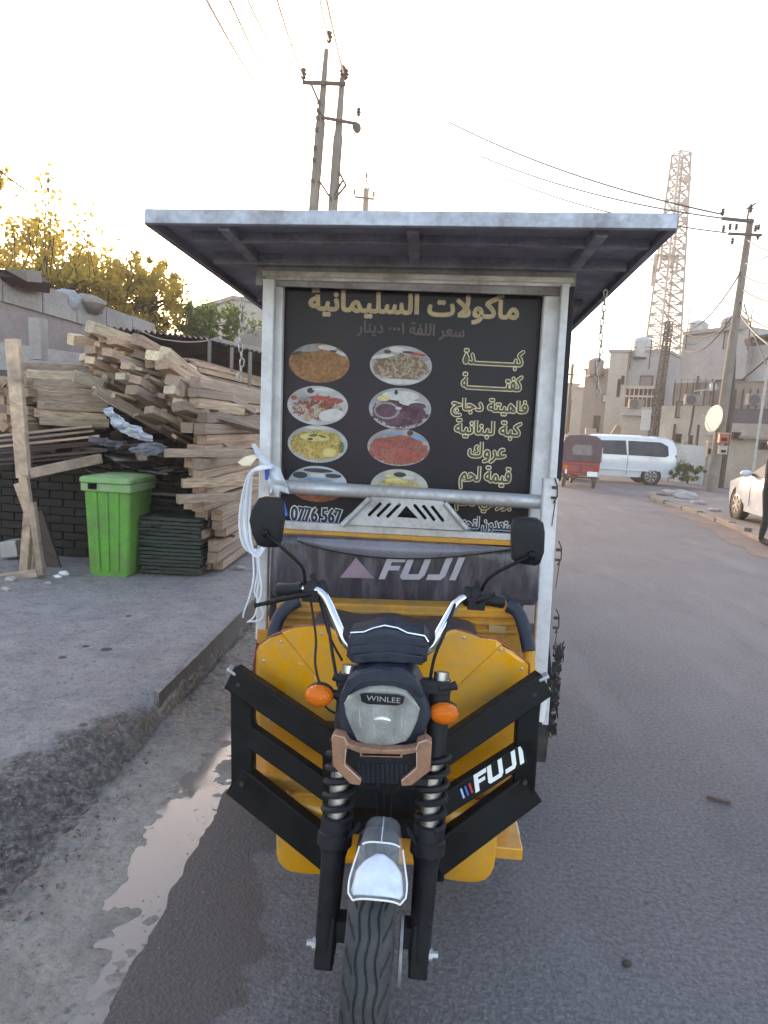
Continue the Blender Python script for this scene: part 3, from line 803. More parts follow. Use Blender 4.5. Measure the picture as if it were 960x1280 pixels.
# handlebar
hb = MB()
LP = [at(434, 806, y=1.86), at(424, 785, y=1.87), at(412, 757, y=1.90), at(404, 743, y=1.915), at(394, 737, y=1.93), at(378, 736, y=1.945), at(346, 737, y=1.97)]
RP = [at(538, 810, y=1.86), at(549, 790, y=1.87), at(563, 765, y=1.90), at(571, 753, y=1.915), at(581, 747, y=1.93), at(597, 747, y=1.945), at(630, 753, y=1.97)]
def smooth_path(P, n=4):
    out = []
    for i in range(len(P)-1):
        p0, p1, p2, p3 = P[max(i-1, 0)], P[i], P[i+1], P[min(i+2, len(P)-1)]
        for k in range(n):
            t = k/n; out.append(.5*((2*p1)+(p2-p0)*t+(2*p0-5*p1+4*p2-p3)*t*t+(3*p1-p0-3*p2+p3)*t**3))
    return out+[P[-1]]
hb.tube(smooth_path(LP[::-1]+[Vector((-.09, 1.86, .97)), Vector((-.03, 1.86, .97))]+RP), .0125, 14)
handle = hb.build('handlebar', m_chrome, cart, True)
for P, sx in ((LP, -1), (RP, 1)):
    g = MB(); a, b = P[-1], P[-2]; d = (b-a)
    if sx < 0: g.tube([a, a+d*.04, a+d*.08, a+d*.5, a+d*.9, a+d*1.0], [.012, .018, .020, .018, .020, .021], 14)
    else: g.tube([a, a+d*.04, a+d*.08, a+d*.5, a+d*.8], [.012, .018, .019, .018, .020], 14)
    g.build('grip', m_blackpl, handle, True)
    k = MB(); kc = b+Vector((sx*-.005 if sx > 0 else .03, 0, 0))
    k.ball(kc, (.028, .032, .036), 12, 8); k.ball(kc+Vector((-sx*.025, .0, .002)), (.024, .028, .03), 12, 8)
    k.box(kc+Vector((0, -.02, -.012)), (.05, .03, .035)); k.tube([kc+Vector((0, 0, .01)), kc+Vector((0, 0, .05))], .010, 8)
    k.build('switch_housing', m_blackpl, handle, True, bevel=.003)
    lv = MB(); tip = at(318, 757, y=1.90) if sx < 0 else at(620, 742, y=1.90)
    base = kc+Vector((0, -.03, -.005)); lv.tube(smooth_path([base, base*.6+tip*.4+Vector((0, -.01, .004)), base*.25+tip*.75, tip]), [.008]*9+[.006]*3+[.009], 8)
    lv.build('brake_lever', m_black if sx < 0 else m_blackpl, handle, True)
# mirrors
for pts, stalk, pe in (([(316, 668), (312, 650), (315, 636), (324, 622), (332, 620), (349, 622), (354, 627), (355, 650), (351, 678), (347, 684), (330, 684), (322, 681)], [(331, 666), (352, 684), (372, 702), (380, 714), (381, 738)], 1.93),
                       ([(639, 680), (639, 656), (642, 649), (650, 646), (672, 648), (679, 653), (681, 665), (680, 690), (675, 704), (669, 707), (646, 704), (640, 699)], [(665, 694), (640, 706), (615, 719), (605, 731), (600, 745)], 1.93)):
    mr = chamfer_plate('mirror', pts, 1.92, .018, m_blackpl, cart, .02)
    stp = MB(); stp.tube(smooth_path([at(*stalk[0], y=1.897), at(*stalk[1], y=1.90), at(*stalk[2], y=1.91), at(*stalk[3], y=1.925), at(*stalk[4], y=1.94)]), .0052, 8)
    b0 = at(*stalk[0], y=1.898); stp.ball(b0, (.013, .012, .013), 8, 6); stp.build('mirror_stalk', m_black, mr, True)
# cables
for pts, r_ in (([(388, 748, 1.93), (392, 775, 1.88), (395, 800, 1.85), (394, 830, 1.80), (400, 857, 1.77)], .0035), ([(402, 750, 1.91), (410, 780, 1.86), (416, 820, 1.82), (423, 858, 1.80)], .005),
                ([(570, 752, 1.91), (556, 790, 1.84), (543, 822, 1.82), (536, 860, 1.80)], .005), ([(398, 746, 1.93), (406, 775, 1.89), (414, 800, 1.86), (428, 826, 1.84)], .004),
                ([(402, 877, 1.77), (412, 888, 1.78), (424, 893, 1.79)], .003), ([(447, 838, 1.74), (470, 831, 1.78), (486, 829, 1.80)], .002)):
    cb = MB(); cb.tube(smooth_path([at(a, b, y=c) for a, b, c in pts], 5), r_, 6); cb.build('cable', m_blackpl, cart, True)
for k in range(3):
    cb = MB(); x = 470+k*9; cb.tube([at(x, 976, y=1.74), at(x+1, 1010, y=1.78), at(x, 1040, y=1.85)], .003, 6); cb.build('cable', m_blackpl, cart, True)

# bull bar
def by(x): return 1.95+.16*min(1, abs(x-CX)/.5)
bull = bpy.data.objects.new('bull_bar', None); C.objects.link(bull); bull.parent = cart; bull.location = Vector((0, -.6, .6))
def bb(p, q, wd=.062, dp=.045, name='bar', yo=0):
    P = []
    for px, py in (p, q):
        y = 2.05
        for _ in range(5): y = by(at(px, py, y=y).x)+yo
        P.append(at(px, py, y=y))
    d = (P[1]-P[0]).normalized(); m = MB()
    m.bar(P[0], P[1], wd, dp, Vector((0, -1, 0)).cross(d), .10); return m.build(name, m_black, bull, bevel=.002)
bb((304, 846), (305, 993), .074, .05); bb((291, 845), (428, 938), .084, .05, yo=-.01); bb((312, 917), (420, 993), .070, .04, yo=.004); bb((296, 972), (426, 1076), .112, .05, yo=-.006)
bb((414, 905), (414, 1090), .05, .05, yo=.01)
bb((661, 858), (653, 992), .072, .05); bb((680, 853), (545, 945), .084, .05, yo=-.01); mid = bb((656, 938), (540, 1012), .072, .04, yo=-.002); bb((664, 982), (541, 1074), .108, .05, yo=-.006)
bb((549, 920), (545, 1096), .05, .05, yo=.01); bb((405, 990), (556, 996), .075, .05, yo=.03)
for p in ((291, 838), (679, 846)):
    cp = MB(); c = at(*p, y=by(at(*p, y=2.1).x)-.02); cp.box(c, (.034, .04, .010), (0, R(30 if p[0] < 400 else -30), 0)); cp.build('glint_cap', m_alu, bull, bevel=.003)  # pale cap paints the glint on each corner of the bar
# light strip on the right end and lettering on the middle bar
stn = MB(); stn.bar(at(681, 868, y=2.12), at(676, 902, y=2.12), .018, .01, (1, 0, 0)); stn.build('reflector_strip', m_sticker_w, cart)
def slanted(polys, o, ux, uz, y0, name, mat, parent, sc, dy=.0015):
    m = MB()
    for poly in polys:
        m.prism([o+ux*(a*sc)+uz*(b*sc) for a, b in poly], Vector((0, dy, 0)))
    return m.build(name, mat, parent)
FUJI = {  # squared italic capitals, unit height
    'F': [[(0, 0), (.28, 0), (.42, .40), (.86, .40), (.93, .60), (.49, .60), (.54, .76), (1.10, .76), (1.19, 1.0), (.35, 1.0)]],
    'U': [[(1.25, 1.0), (1.53, 1.0), (1.27, .24), (1.72, .24), (1.98, 1.0), (2.26, 1.0), (1.99, .20), (1.78, 0), (1.02, 0), (.92, .12)]],
    'J': [[(2.06, 0), (2.14, .24), (2.62, .24), (2.88, 1.0), (3.16, 1.0), (2.88, .18), (2.68, 0)]],
    'I': [[(3.05, 0), (3.33, 0), (3.67, 1.0), (3.39, 1.0)]]}
fp = [p for k in 'FUJI' for p in FUJI[k]]
a = at(592, 986, y=by(.24)-.03); b = at(659, 944, y=by(.42)-.03)
ux = (b-a).normalized(); uz = Vector((0, -1, 0)).cross(ux)*-1
if uz.z < 0: uz = -uz
L_ = (b-a).length; a.y -= .004
slanted(fp, a-uz*.014, ux, uz, 0, 'lettering', m_sticker_w, mid, L_/3.67*1.0)
sc_ = .034
for i, (mt) in enumerate((m_sticker_lb, m_sticker_b, m_sticker_r)):
    a2 = at(577+i*5.2, 994.5-i*3.3, y=by(.2)-.035)
    slanted([[(0, 0), (.20, 0), (.33, 1), (.13, 1)]], a2-uz*.012, ux, uz, 0, 'stripe', mt, mid, .033)

# yellow front body
def fy(x, z):
    u = abs(x-CX); y = 2.15+.30*u*u
    l = (u-.05)-(z-.62)*.95      # pressed band that runs from the outer shoulder to the lamp
    y += pw(l, [(-.3, .01), (0, 0), (.012, .009), (.17, .006), (.5, .035)])
    if z < .66: y += pw(.66-z, [(0, 0), (.4, .09)])
    return y
body = sheet_from([(321, 814), (324, 806), (338, 796), (356, 789), (372, 784), (390, 782), (408, 781), (425, 793), (440, 815), (452, 850), (505, 850), (522, 822), (540, 800), (555, 793), (563, 788), (571, 787), (586, 791), (601, 797), (619, 799), (640, 813), (660, 829), (661, 840), (657, 880), (648, 920), (636, 950), (615, 985), (590, 1020), (556, 1065), (548, 1078), (412, 1076), (404, 1040), (372, 1005), (350, 975), (332, 935), (321, 895), (317, 860)], fy, 'front_body', m_yellow, cart, 30, .012, kink=[((CX+.05*sg+off*sg, 0, .62), (sg, 0, -.95)) for sg in (-1, 1) for off in (0, .012, .17)]+[((CX, 0, .66), (0, 0, 1))])
tr = MB()
for P in ([(317, 862), (320, 815), (324, 806), (338, 796), (356, 789), (372, 784), (390, 782), (408, 781)], [(571, 787), (586, 791), (601, 797), (619, 799), (640, 813), (661, 830), (661, 842)]):
    tr.tube([at(a, b, y=fy(at(a, b, y=2.2).x, at(a, b, y=2.2).z)-.002) for a, b in P], .0045, 6)
tr.build('red_edge_trim', m_red, body, True)
for px, py in ((330, 826), (352, 802), (402, 792), (652, 836), (626, 812), (580, 797), (336, 900), (645, 905), (360, 965), (625, 968)):
    q = at(px, py, y=2.2); q = at(px, py, y=fy(q.x, q.z)-.006); bt = MB(); bt.ball(q, (.006, .004, .006), 8, 5); bt.build('screw', m_alu, body, True)
for px, py in ((298, 856), (302, 980), (668, 868), (656, 978), (415, 925), (549, 935)):
    q = at(px, py, y=2.0); q = at(px, py, y=by(q.x)-.032); bt = MB(); bt.lathe([(-.005, .007), (.004, .009)], q, 'Y', 6); bt.build('bolt', m_iron, bull)
# floor, lower yellow wings
fl = MB(); fl.box((CX, 2.62, .42), (.95, .95, .05)); fl.build('floor_pan', m_yellow2, cart, bevel=.01)
def wing(c, rx, rz, y0, y1, name, mat):
    m = MB(); n = 20; rings = []
    for s_, y in ((.90, y0), (.97, y0+.006), (1, y0+.02), (1, y0+.05), (.965, y0+.055), (.965, y0+.065), (1, y0+.07), (1, y1)):
        rings.append([Vector((c[0]+math.copysign(abs(math.cos(a))**.6, math.cos(a))*rx*s_, y, c[1]+math.copysign(abs(math.sin(a))**.6, math.sin(a))*rz*s_)) for a in [2*math.pi*i/n for i in range(n)]])
    m.loft(rings); return m.build(name, mat, cart, True)
c1 = at(378, 1052, y=2.10); c2 = at(583, 1062, y=2.10)
wing((c1.x+.02, c1.z+.03), .105, .125, 2.06, 2.35, 'lower_wing', m_yellow); wing((c2.x-.01, c2.z+.03), .105, .125, 2.06, 2.35, 'lower_wing', m_yellow)
st = MB(); st.box(at(628, 1040, y=2.3), (.11, .25, .045)); st.build('step', m_yellow, cart, bevel=.006)
st = MB(); st.box(at(640, 1027, y=2.4), (.03, .2, .03)); st.build('step_bracket', m_white, cart, bevel=.003)
ch = MB(); ch.box((CX, 3.75, .40), (.70, 1.9, .09)); ch.box((CX-.42, 3.5, .44), (.06, 1.6, .08)); ch.box((CX+.42, 3.5, .44), (.06, 1.6, .08)); ch.box((CX, 2.5, .36), (.25, .9, .07)); ch.build('chassis', m_black, cart)

# driver's seat box and FUJI backrest
sb = MB(); sb.prism([at(345, 752, y=2.85), at(655, 762, y=2.85), at(652, 905, y=2.85), at(347, 895, y=2.85)], (0, .25, 0)); sb.build('seat_box', m_yellow2, cart, bevel=.012)
for py in (762, 771, 781):
    rb = MB(); rb.bar(at(352, py, y=2.846), at(646, py+9, y=2.846), .020, .018, (0, 0, 1), .3); rb.build('pressed_rib', m_yellow2, cart)
lb = MB(); lb.prism([at(611, 781, y=2.835), at(633, 783, y=2.835), at(633, 792, y=2.835), at(611, 790, y=2.835)], (0, .002, 0)); lb.build('worn_sticker', plain('beige_sticker', (.42, .27, .12), .6), cart)
se = MB(); n = 24; rings = []
for i in range(n+1):
    t = i/n; x = -.40+.66*t; pts = []
    for k in range(12):
        a = 2*math.pi*k/12; pts.append(Vector((x, 2.68+math.copysign(abs(math.cos(a))**.5, math.cos(a))*.17, .80+math.copysign(abs(math.sin(a))**.5, math.sin(a))*(.055+.008*math.sin(t*17))*(1 if .03 < t < .97 else .8))))
    rings.append(pts)
se.loft(rings); se.build('seat', m_foam, cart, True)
# backrest
br = MB(); P0 = [(340, 674), (352, 668), (420, 671), (500, 676), (580, 681), (640, 686), (660, 690), (668, 692), (673, 700), (673, 750), (668, 756), (560, 752), (420, 747), (342, 743), (337, 735)]
pts = poly_at(P0, 2.98); c = sum(pts, Vector())/len(pts)
br.loft([[c+(p-c)*s_+Vector((0, d_, 0)) for p in pts] for s_, d_ in ((.97, .07), (1, .05), (1, .0), (.99, -.018), (.965, -.03), (.90, -.036), (.6, -.04), (.3, -.04))])
back = br.build('backrest', m_vinyl, cart, True)
up = MB(); n = 30; A = []; B = []
for i in range(n+1):
    t = i/n; xa = 372+(655-372)*t; A.append(at(xa, 672+16*t*.9, y=2.935)); B.append(at(xa, 676+14*t+22*math.sin(math.pi*t)**.8*(1-.25*t)-8*t, y=2.928))
rings = [[a_+(b_-a_)*k+Vector((0, -.012*math.sin(math.pi*k), 0)) for k in (0, .25, .5, .75, 1)]+[b_+Vector((0, .03, 0)), a_+Vector((0, .03, 0))] for a_, b_ in zip(A, B)]
up.loft(rings); m_vin2 = plain('sheen_grey_vinyl', (.155, .145, .18), .3, 0, .3, 5, .2, 30); up.build('backrest_upper_pad', m_vin2, back, True)  # lighter vinyl paints the glossy reflection on the upper part
sm = MB(); sm.tube([b_+Vector((0, -.004, 0)) for b_ in B], .003, 6); sm.build('seam', m_blackpl, back, True)
a = at(473, 724, y=2.934); b = at(581, 725.5, y=2.934)
ux = (b-a).normalized(); uz = Vector((0, 0, 1))
slanted(fp, a, ux, uz, 0, 'lettering', m_greylogo, back, (b-a).length/3.67*.985)
m = MB(); m.prism([at(425, 722, y=2.933), at(468, 723, y=2.933), at(445, 697, y=2.933)], (0, .002, 0)); m.build('triangle_logo', m_pinklogo, back)
# dark line and yellow line above the backrest
ln = MB(); ln.bar(at(345, 664, y=3.03), at(662, 680, y=3.03), .022, .03, (0, 0, 1)); ln.build('backrest_frame', m_yellow2, cart)
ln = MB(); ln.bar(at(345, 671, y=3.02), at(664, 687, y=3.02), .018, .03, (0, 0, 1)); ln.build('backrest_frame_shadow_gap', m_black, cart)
# navy arm rests
for P in ([(341, 803), (344, 785), (351, 768), (362, 757), (374, 751)], [(634, 757), (647, 765), (655, 785), (661, 814)]):
    ar = MB(); ar.tube(smooth_path([at(a, b, y=2.72+.0015*(803-b)) for a, b in P]), .028, 14); ar.build('armrest', m_navy, cart, True)
for P in ([(340, 806), (338, 850)], [(661, 812), (662, 845)]):
    ar = MB(); ar.tube([at(a, b, y=2.72) for a, b in P], .024, 12); ar.build('armrest_post', m_yellow, cart, True)

# box, frame and posts
bxm = dusty('box_side_panel', (.012, .011, .013), (.05, .045, .045), .5, .3, 4)
bx = MB(); bx.box((-.09, 3.98, 1.44), (1.24, 1.50, 1.62)); bx.build('box_body', bxm, cart, bevel=.01)
dk = MB(); dk.box((-.09, 3.95, .62), (1.28, 1.75, .07)); dk.box((-.09, 3.95, .50), (1.0, 1.6, .12)); dk.build('cargo_deck', m_yellow2, cart, bevel=.006)
def post(px0, py0, px1, py1, y, wd, dp, name='post', mat=None):
    m = MB(); p = at(px0, py0, y=y); q = at(px1, py1, y=y); m.bar(p, q, wd, dp, (1, 0, 0), .12); return m.build(name, mat or m_white, cart, bevel=.002)
post(347, 345, 341, 672, 3.17, .062, .05); post(692, 352, 669, 690, 3.17, .082, .05)
post(333, 352, 328, 640, 3.14, .020, .06, 'rubber_edge', m_blackpl); post(713, 360, 696, 600, 3.16, .026, .08, 'rubber_edge', m_blackpl)
post(337, 350, 327, 798, 3.10, .052, .04); post(706, 356, 690, 600, 3.12, .034, .05)
post(688, 598, 673, 860, 3.02, .066, .05); post(684, 860, 681, 905, 2.95, .028, .02)
# posts of the rear corners
for x in (-.72, .56): 
    m = MB(); m.bar((x, 4.72, .6), (x, 4.72, 2.27), .05, .05, (1, 0, 0)); m.build('post', m_white, cart, bevel=.002)
for p, q, wd in (((330, 343), (716, 352), .030), ((334, 349), (712, 358), .018)):
    m = MB(); m.bar(at(*p, y=3.15), at(*q, y=3.15), wd, .06, (0, 0, 1)); m.build('top_rail', m_alu, cart, bevel=.002)
# crossbars
m = MB(); m.tube([at(350, 608, y=3.06), at(684, 628, y=3.06)], .032, 16); m.build('crossbar', m_alu, cart, True)
m = MB(); m.bar(at(343, 655, y=3.06), at(672, 674, y=3.06), .040, .03, (0, 0, 1)); m.build('crossbar', m_alu, cart, bevel=.003)
def plate_with_slots():
    out = [(424, 655), (432, 647), (459, 624), (465, 621), (552, 626), (560, 631), (584, 660), (582, 663)]
    def slot(x0, y0, x1, y1, w_):
        dx, dy = x1-x0, y1-y0; l = math.hypot(dx, dy); nx, ny = -dy/l*w_, dx/l*w_; ex, ey = dx/l*w_*.6, dy/l*w_*.6
        return [(x0+nx, y0+ny), (x0-ex, y0-ey), (x0-nx, y0-ny), (x1-nx, y1-ny), (x1+ex, y1+ey), (x1+nx, y1+ny)]
    holes = [slot(476, 629, 461, 644, 2.0), slot(488, 629, 472, 645, 2.0), slot(500, 630, 484, 646, 2.0), slot(490+9, 640, 494, 646, 0.1),
             slot(518, 631, 532, 648, 2.0), slot(529, 632, 543, 650, 2.0), slot(540, 633, 554, 651, 2.0)]
    holes.pop(3)
    holes.append([(508, 632), (496, 646), (523, 648)])
    loops = [poly_at(q, 3.03) for q in [out]+holes]; fl_ = [p for q in loops for p in q]
    tri = tessellate_polygon([[Vector((p.x, p.z, 0)) for p in q] for q in loops])
    m = MB(); m.add(fl_, [tuple(t) for t in tri]); o = m.build('vent_plate', m_alu, cart)
    md = o.modifiers.new('thickness', 'SOLIDIFY'); md.thickness = .008
    for e in (((428, 657), (462, 623)), ((556, 629), (583, 661))):
        k = MB(); k.tube([at(*e[0], y=3.018), at(*e[1], y=3.018)], .013, 10); k.build('plate_edge', m_alu, o, True)
plate_with_slots()
# latches on the right edge
for px, py in ((697, 690), (694, 775), (692, 612)):
    m = MB(); a = at(px, py, y=2.99); m.tube([a+Vector((0, 0, .05)), a+Vector((.015, 0, .02)), a+Vector((.018, 0, -.03)), a+Vector((.004, 0, -.06))], .003, 6)
    m.box(a+Vector((.004, 0, .01)), (.022, .012, .012)); m.box(a+Vector((.004, 0, -.035)), (.022, .012, .01)); m.tube([a+Vector((.012, 0, -.05)), a+Vector((.006, 0, -.16))], .002, 5); m.build('latch', m_iron, cart)
# rear wheels, axle, mud flaps
for x in (-.60, .53):
    rw = bpy.data.objects.new('wheel', None); C.objects.link(rw); rw.parent = cart; rw.location = Vector((x, 3.75, .285))-cart.location
    tyre('tyre', (x, 3.75, .285), .14, .285, m_rubberd, rw, 80)
    m = MB(); m.lathe([(-.05, .17), (-.03, .16), (-.02, .06), (.02, .06), (.03, .16), (.05, .17)], (x, 3.75, .285), 'X', 28); m.build('rim', m_alu, rw, True)
m = MB(); m.tube([(-.6, 3.75, .285), (.53, 3.75, .285)], .035, 12); m.ball((-.05, 3.75, .285), .10); m.build('rear_axle', m_black, cart, True)
for s, x in ((1, .60), (-1, -.66)):
    m = MB(); rings = []
    for i in range(13):
        a = R(20+i*12); rings.append([Vector((x+dx, 3.42+math.cos(a)*r_, .33+math.sin(a)*r_)) for dx, r_ in ((-.09, .33), (.07, .33), (.07, .345), (-.09, .345))])
    m.loft(rings); m.build('mudguard', m_blackpl, cart, True)
    m = MB(); m.box((x, 3.10, .26), (.15, .012, .34), (R(6), 0, 0)); m.build('mud_flap', m_rubberd, cart)
# ragged brush strip that hangs on the right side
m = MB(); rnd = random.Random(3)
for i in range(260):
    t = rnd.random(); z = .30+.42*t; x = .655+rnd.uniform(-.01, .02); y = 3.0+rnd.uniform(-.02, .05)
    m.add([(x, y, z), (x+rnd.uniform(.0, .022), y-.01, z+rnd.uniform(-.04, .02)), (x+rnd.uniform(-.01, .02), y, z-rnd.uniform(.01, .05))], [(0, 1, 2)])
o = m.build('bristle_strip', m_rubberd, cart, fix=False); o['kind'] = 'stuff'

# menu board
def board_mat():
    t = NT('printed_board'); v = t.coord('Object')
    f = t.noise(v, 2.0, 4); col = t.ramp(f, [(.35, (.009, .007, .013)), (.55, (.015, .011, .021)), (.72, (.026, .016, .024))])
    return t.set(col, .42, 0, Specular_IOR_Level=.25)
bo = MB(); bo.prism(poly_at([(357.5, 349), (678, 357), (653, 676), (354, 664)], 3.2), (0, .012, 0)); board = bo.build('signboard', board_mat(), cart)
lettering('lettering', 'مأكولات السليمانية', (386, 359, 650, 401), [m_titleedge, m_gold, m_gold], board, (.0052, .0008))
lettering('lettering', 'سعر اللفة ١٠٠٠ دينار', (446, 403, 581, 423), [m_redp, m_redp], board, (.0022,))
def menu(txt, box, w_=.0062, ms=None): lettering('lettering', txt, box, ms or [m_cream, m_goldd, m_goldd], board, (w_, w_*.32))
menu('كبـــــــــــدة', (579, 437, 655, 461)); menu('كفتـــــــــــة', (577, 468, 653, 487)); menu('فاهيتة دجاج', (564, 499, 660, 522)); menu('كبة لبنانية', (568, 526, 652, 548))
menu('عروك', (585, 553, 633, 578)); menu('قيمة لحم', (574, 583, 639, 612)); menu('بوراني لحم', (569, 619, 640, 640))
lettering('lettering', '0776 567', (364, 635, 427, 652), [m_whitep, m_bluep, m_bluep], board, (.0085, .003), arabic=False)
lettering('lettering', '4321', (430, 640, 462, 656), [m_whitep, m_bluep, m_bluep], board, (.0085, .003), arabic=False) if False else None
lettering('lettering', 'مستعدون لتجهيز', (566, 646, 652, 666), [m_whitep, m_bluep, m_bluep], board, (.0055, .0015))

def dish(i, px, py, rx, ry, top, plate, food, accent, split, scale):
    t = NT('dish_print_%d' % i if False else 'dish_photo_print'); v = t.coord('Object')
    x, _, z = t.sep(v)
    n1 = t.noise(v, 28, 5, .7, .5); vo = t.vor(v, scale, out='Color'); vd = t.noise(v, scale*1.5, 5, .8)
    fcol = t.mix(t.ramp(t.sep(vo)[0], [(.45, 0.0), (.55, 1.0)], 'LINEAR'), c4(food[0]), c4(food[1]))
    fcol = t.mix(t.ramp(vd, [(.50, 0.0), (.60, .9)]), fcol, c4(accent))
    tcol = t.mix(t.ramp(t.noise(v, 22, 4, .7), [(.45, 0.0), (.5, 1.0)]), c4(top[0]), c4(top[1]))
    # plate ellipse inside the print
    xx = t.math('DIVIDE', x, .135*split[2]); zz = t.math('DIVIDE', t.math('SUBTRACT', z, split[1]), .075*split[3])
    r = t.math('ADD', t.math('MULTIPLY', xx, xx), t.math('MULTIPLY', zz, zz)); r = t.math('ADD', t.math('MULTIPLY', r, .72), t.math('MULTIPLY', t.math('SUBTRACT', n1, .5), split[0]))
    col = t.mix(t.ramp(r, [(.80, 0.0), (.86, 1.0)]), fcol, c4(plate))
    col = t.mix(t.ramp(r, [(1.25, 0.0), (1.33, 1.0)]), col, tcol)
    lum = t.ramp(t.noise(v, 9, 3, .6), [(.3, .55), (.6, 1.0)]); col = t.mix(1.0, col, lum, 'MULTIPLY')
    mt = t.set(col, .45, Specular_IOR_Level=.3)
    c = at(px, py, y=3.2); c.y = 3.2; m = MB(); n = 40; a = at(px-rx, py, y=3.2); b = at(px+rx, py, y=3.2); h = (at(px, py-ry, y=3.2).z-at(px, py+ry, y=3.2).z)/2; rw_ = (b.x-a.x)/2
    m.prism([Vector((c.x+math.cos(2*math.pi*k/n)*rw_, 3.1985, c.z+math.sin(2*math.pi*k/n)*h)) for k in range(n)], (0, .001, 0))
    return m.build('dish_print', mt, board, loc=c)
def dish_bits(i, px, py, rx, ry, bits):
    c = at(px, py, y=3.2); a = at(px-rx, py, y=3.2); b = at(px+rx, py, y=3.2); rw_ = (b.x-a.x)/2; rh = (at(px, py-ry, y=3.2).z-at(px, py+ry, y=3.2).z)/2
    for n_, (u, v_, ru, rv, ang, mt) in enumerate(bits):
        P = []
        for k in range(18):
            t = 2*math.pi*k/18; x = math.cos(t)*ru; z = math.sin(t)*rv; x, z = x*math.cos(ang)-z*math.sin(ang), x*math.sin(ang)+z*math.cos(ang); x += u; z += v_
            l = math.hypot(x, z)
            if l > .985: x, z = x/l*.985, z/l*.985
            P.append(Vector((c.x+x*rw_, 3.1975-.0003*n_, c.z+z*rh)))
        m = MB(); m.prism(P, (0, .0012, 0)); m.build('dish_detail', mt, board)
pd_w = plain('print_white', (.46, .45, .46), .5, var=.25, scale=30); pd_g = plain('print_grey', (.22, .21, .24), .5, var=.4, scale=30); pd_d = plain('print_dark', (.03, .025, .035), .5, var=.5, scale=30)
pd_r = plain('print_red', (.33, .06, .05), .5, var=.5, scale=60); pd_y = plain('print_yellow', (.52, .42, .16), .5, var=.3, scale=40); pd_n = plain('print_green', (.09, .12, .04), .5, var=.5, scale=60); pd_b = plain('print_blue', (.16, .24, .38), .5, var=.3, scale=30); pd_s = plain('print_sand', (.36, .27, .20), .5, var=.5, scale=70); pd_p = plain('print_plum', (.09, .03, .06), .5, var=.6, scale=60)
BITS = {0: [(-.35, .72, .45, .16, .15, pd_g), (.25, .80, .30, .12, -.1, pd_w), (.70, .55, .25, .08, -.5, pd_w), (-.75, .45, .2, .07, .5, pd_d), (.45, .64, .12, .06, 0, pd_d)],
        1: [(0, -.80, .75, .13, 0, pd_w), (-.1, .78, .3, .14, 0, pd_w), (-.45, .66, .12, .10, 0, pd_d), (-.62, .42, .42, .10, .25, pd_w), (.45, .62, .35, .08, -.2, pd_r), (.2, .68, .18, .06, 0, pd_d), (.72, .40, .16, .10, -.5, pd_g)],
        2: [(-.25, .75, .12, .14, 0, pd_d), (.15, .82, .35, .1, 0, pd_w), (.45, -.45, .42, .30, .5, pd_w), (.05, .38, .35, .12, 0, pd_r), (.55, .30, .30, .14, 0, pd_r), (-.45, .30, .25, .10, 0, pd_g), (-.35, -.68, .16, .16, 0, pd_s), (-.78, .35, .10, .12, 0, pd_r)],
        3: [(0, .62, .6, .24, 0, pd_w), (-.55, .45, .20, .13, 0, pd_y), (-.15, .78, .06, .12, 0, pd_d), (.35, .30, .40, .14, -.1, pd_w), (.55, .18, .28, .15, 0, pd_p), (-.42, -.12, .42, .42, 0, pd_g), (-.44, -.12, .34, .33, 0, pd_p), (-.05, .02, .10, .06, 0, pd_w)],
        4: [(0, .85, .4, .07, 0, pd_w), (-.1, .35, .5, .2, 0, pd_y), (-.15, .45, .16, .08, .3, pd_n), (.15, .42, .14, .07, -.4, pd_n), (-.25, .25, .10, .06, 0, pd_d), (.42, -.42, .24, .24, 0, pd_y), (.80, -.1, .08, .3, 0, pd_n)],
        5: [(-.15, .72, .25, .1, 0, pd_b), (-.5, .55, .3, .1, .2, pd_g), (.35, .78, .10, .14, 0, pd_d), (.65, .55, .3, .12, -.4, pd_b), (.3, -.45, .45, .28, 0, pd_r), (-.5, .1, .3, .15, 0, pd_r)],
        6: [(0, .75, .5, .12, 0, pd_d), (-.6, .45, .25, .18, 0, pd_d), (.5, .5, .3, .12, 0, pd_d), (0, .48, .28, .1, 0, pd_w), (0, .25, .5, .08, 0, pd_b)],
        7: [(0, .70, .22, .14, 0, pd_d), (-.35, .60, .16, .09, 0, pd_y), (.3, .55, .2, .1, 0, pd_w), (-.1, .35, .4, .14, 0, pd_y)]}
W = (.42, .41, .42); Wd = (.30, .29, .33)
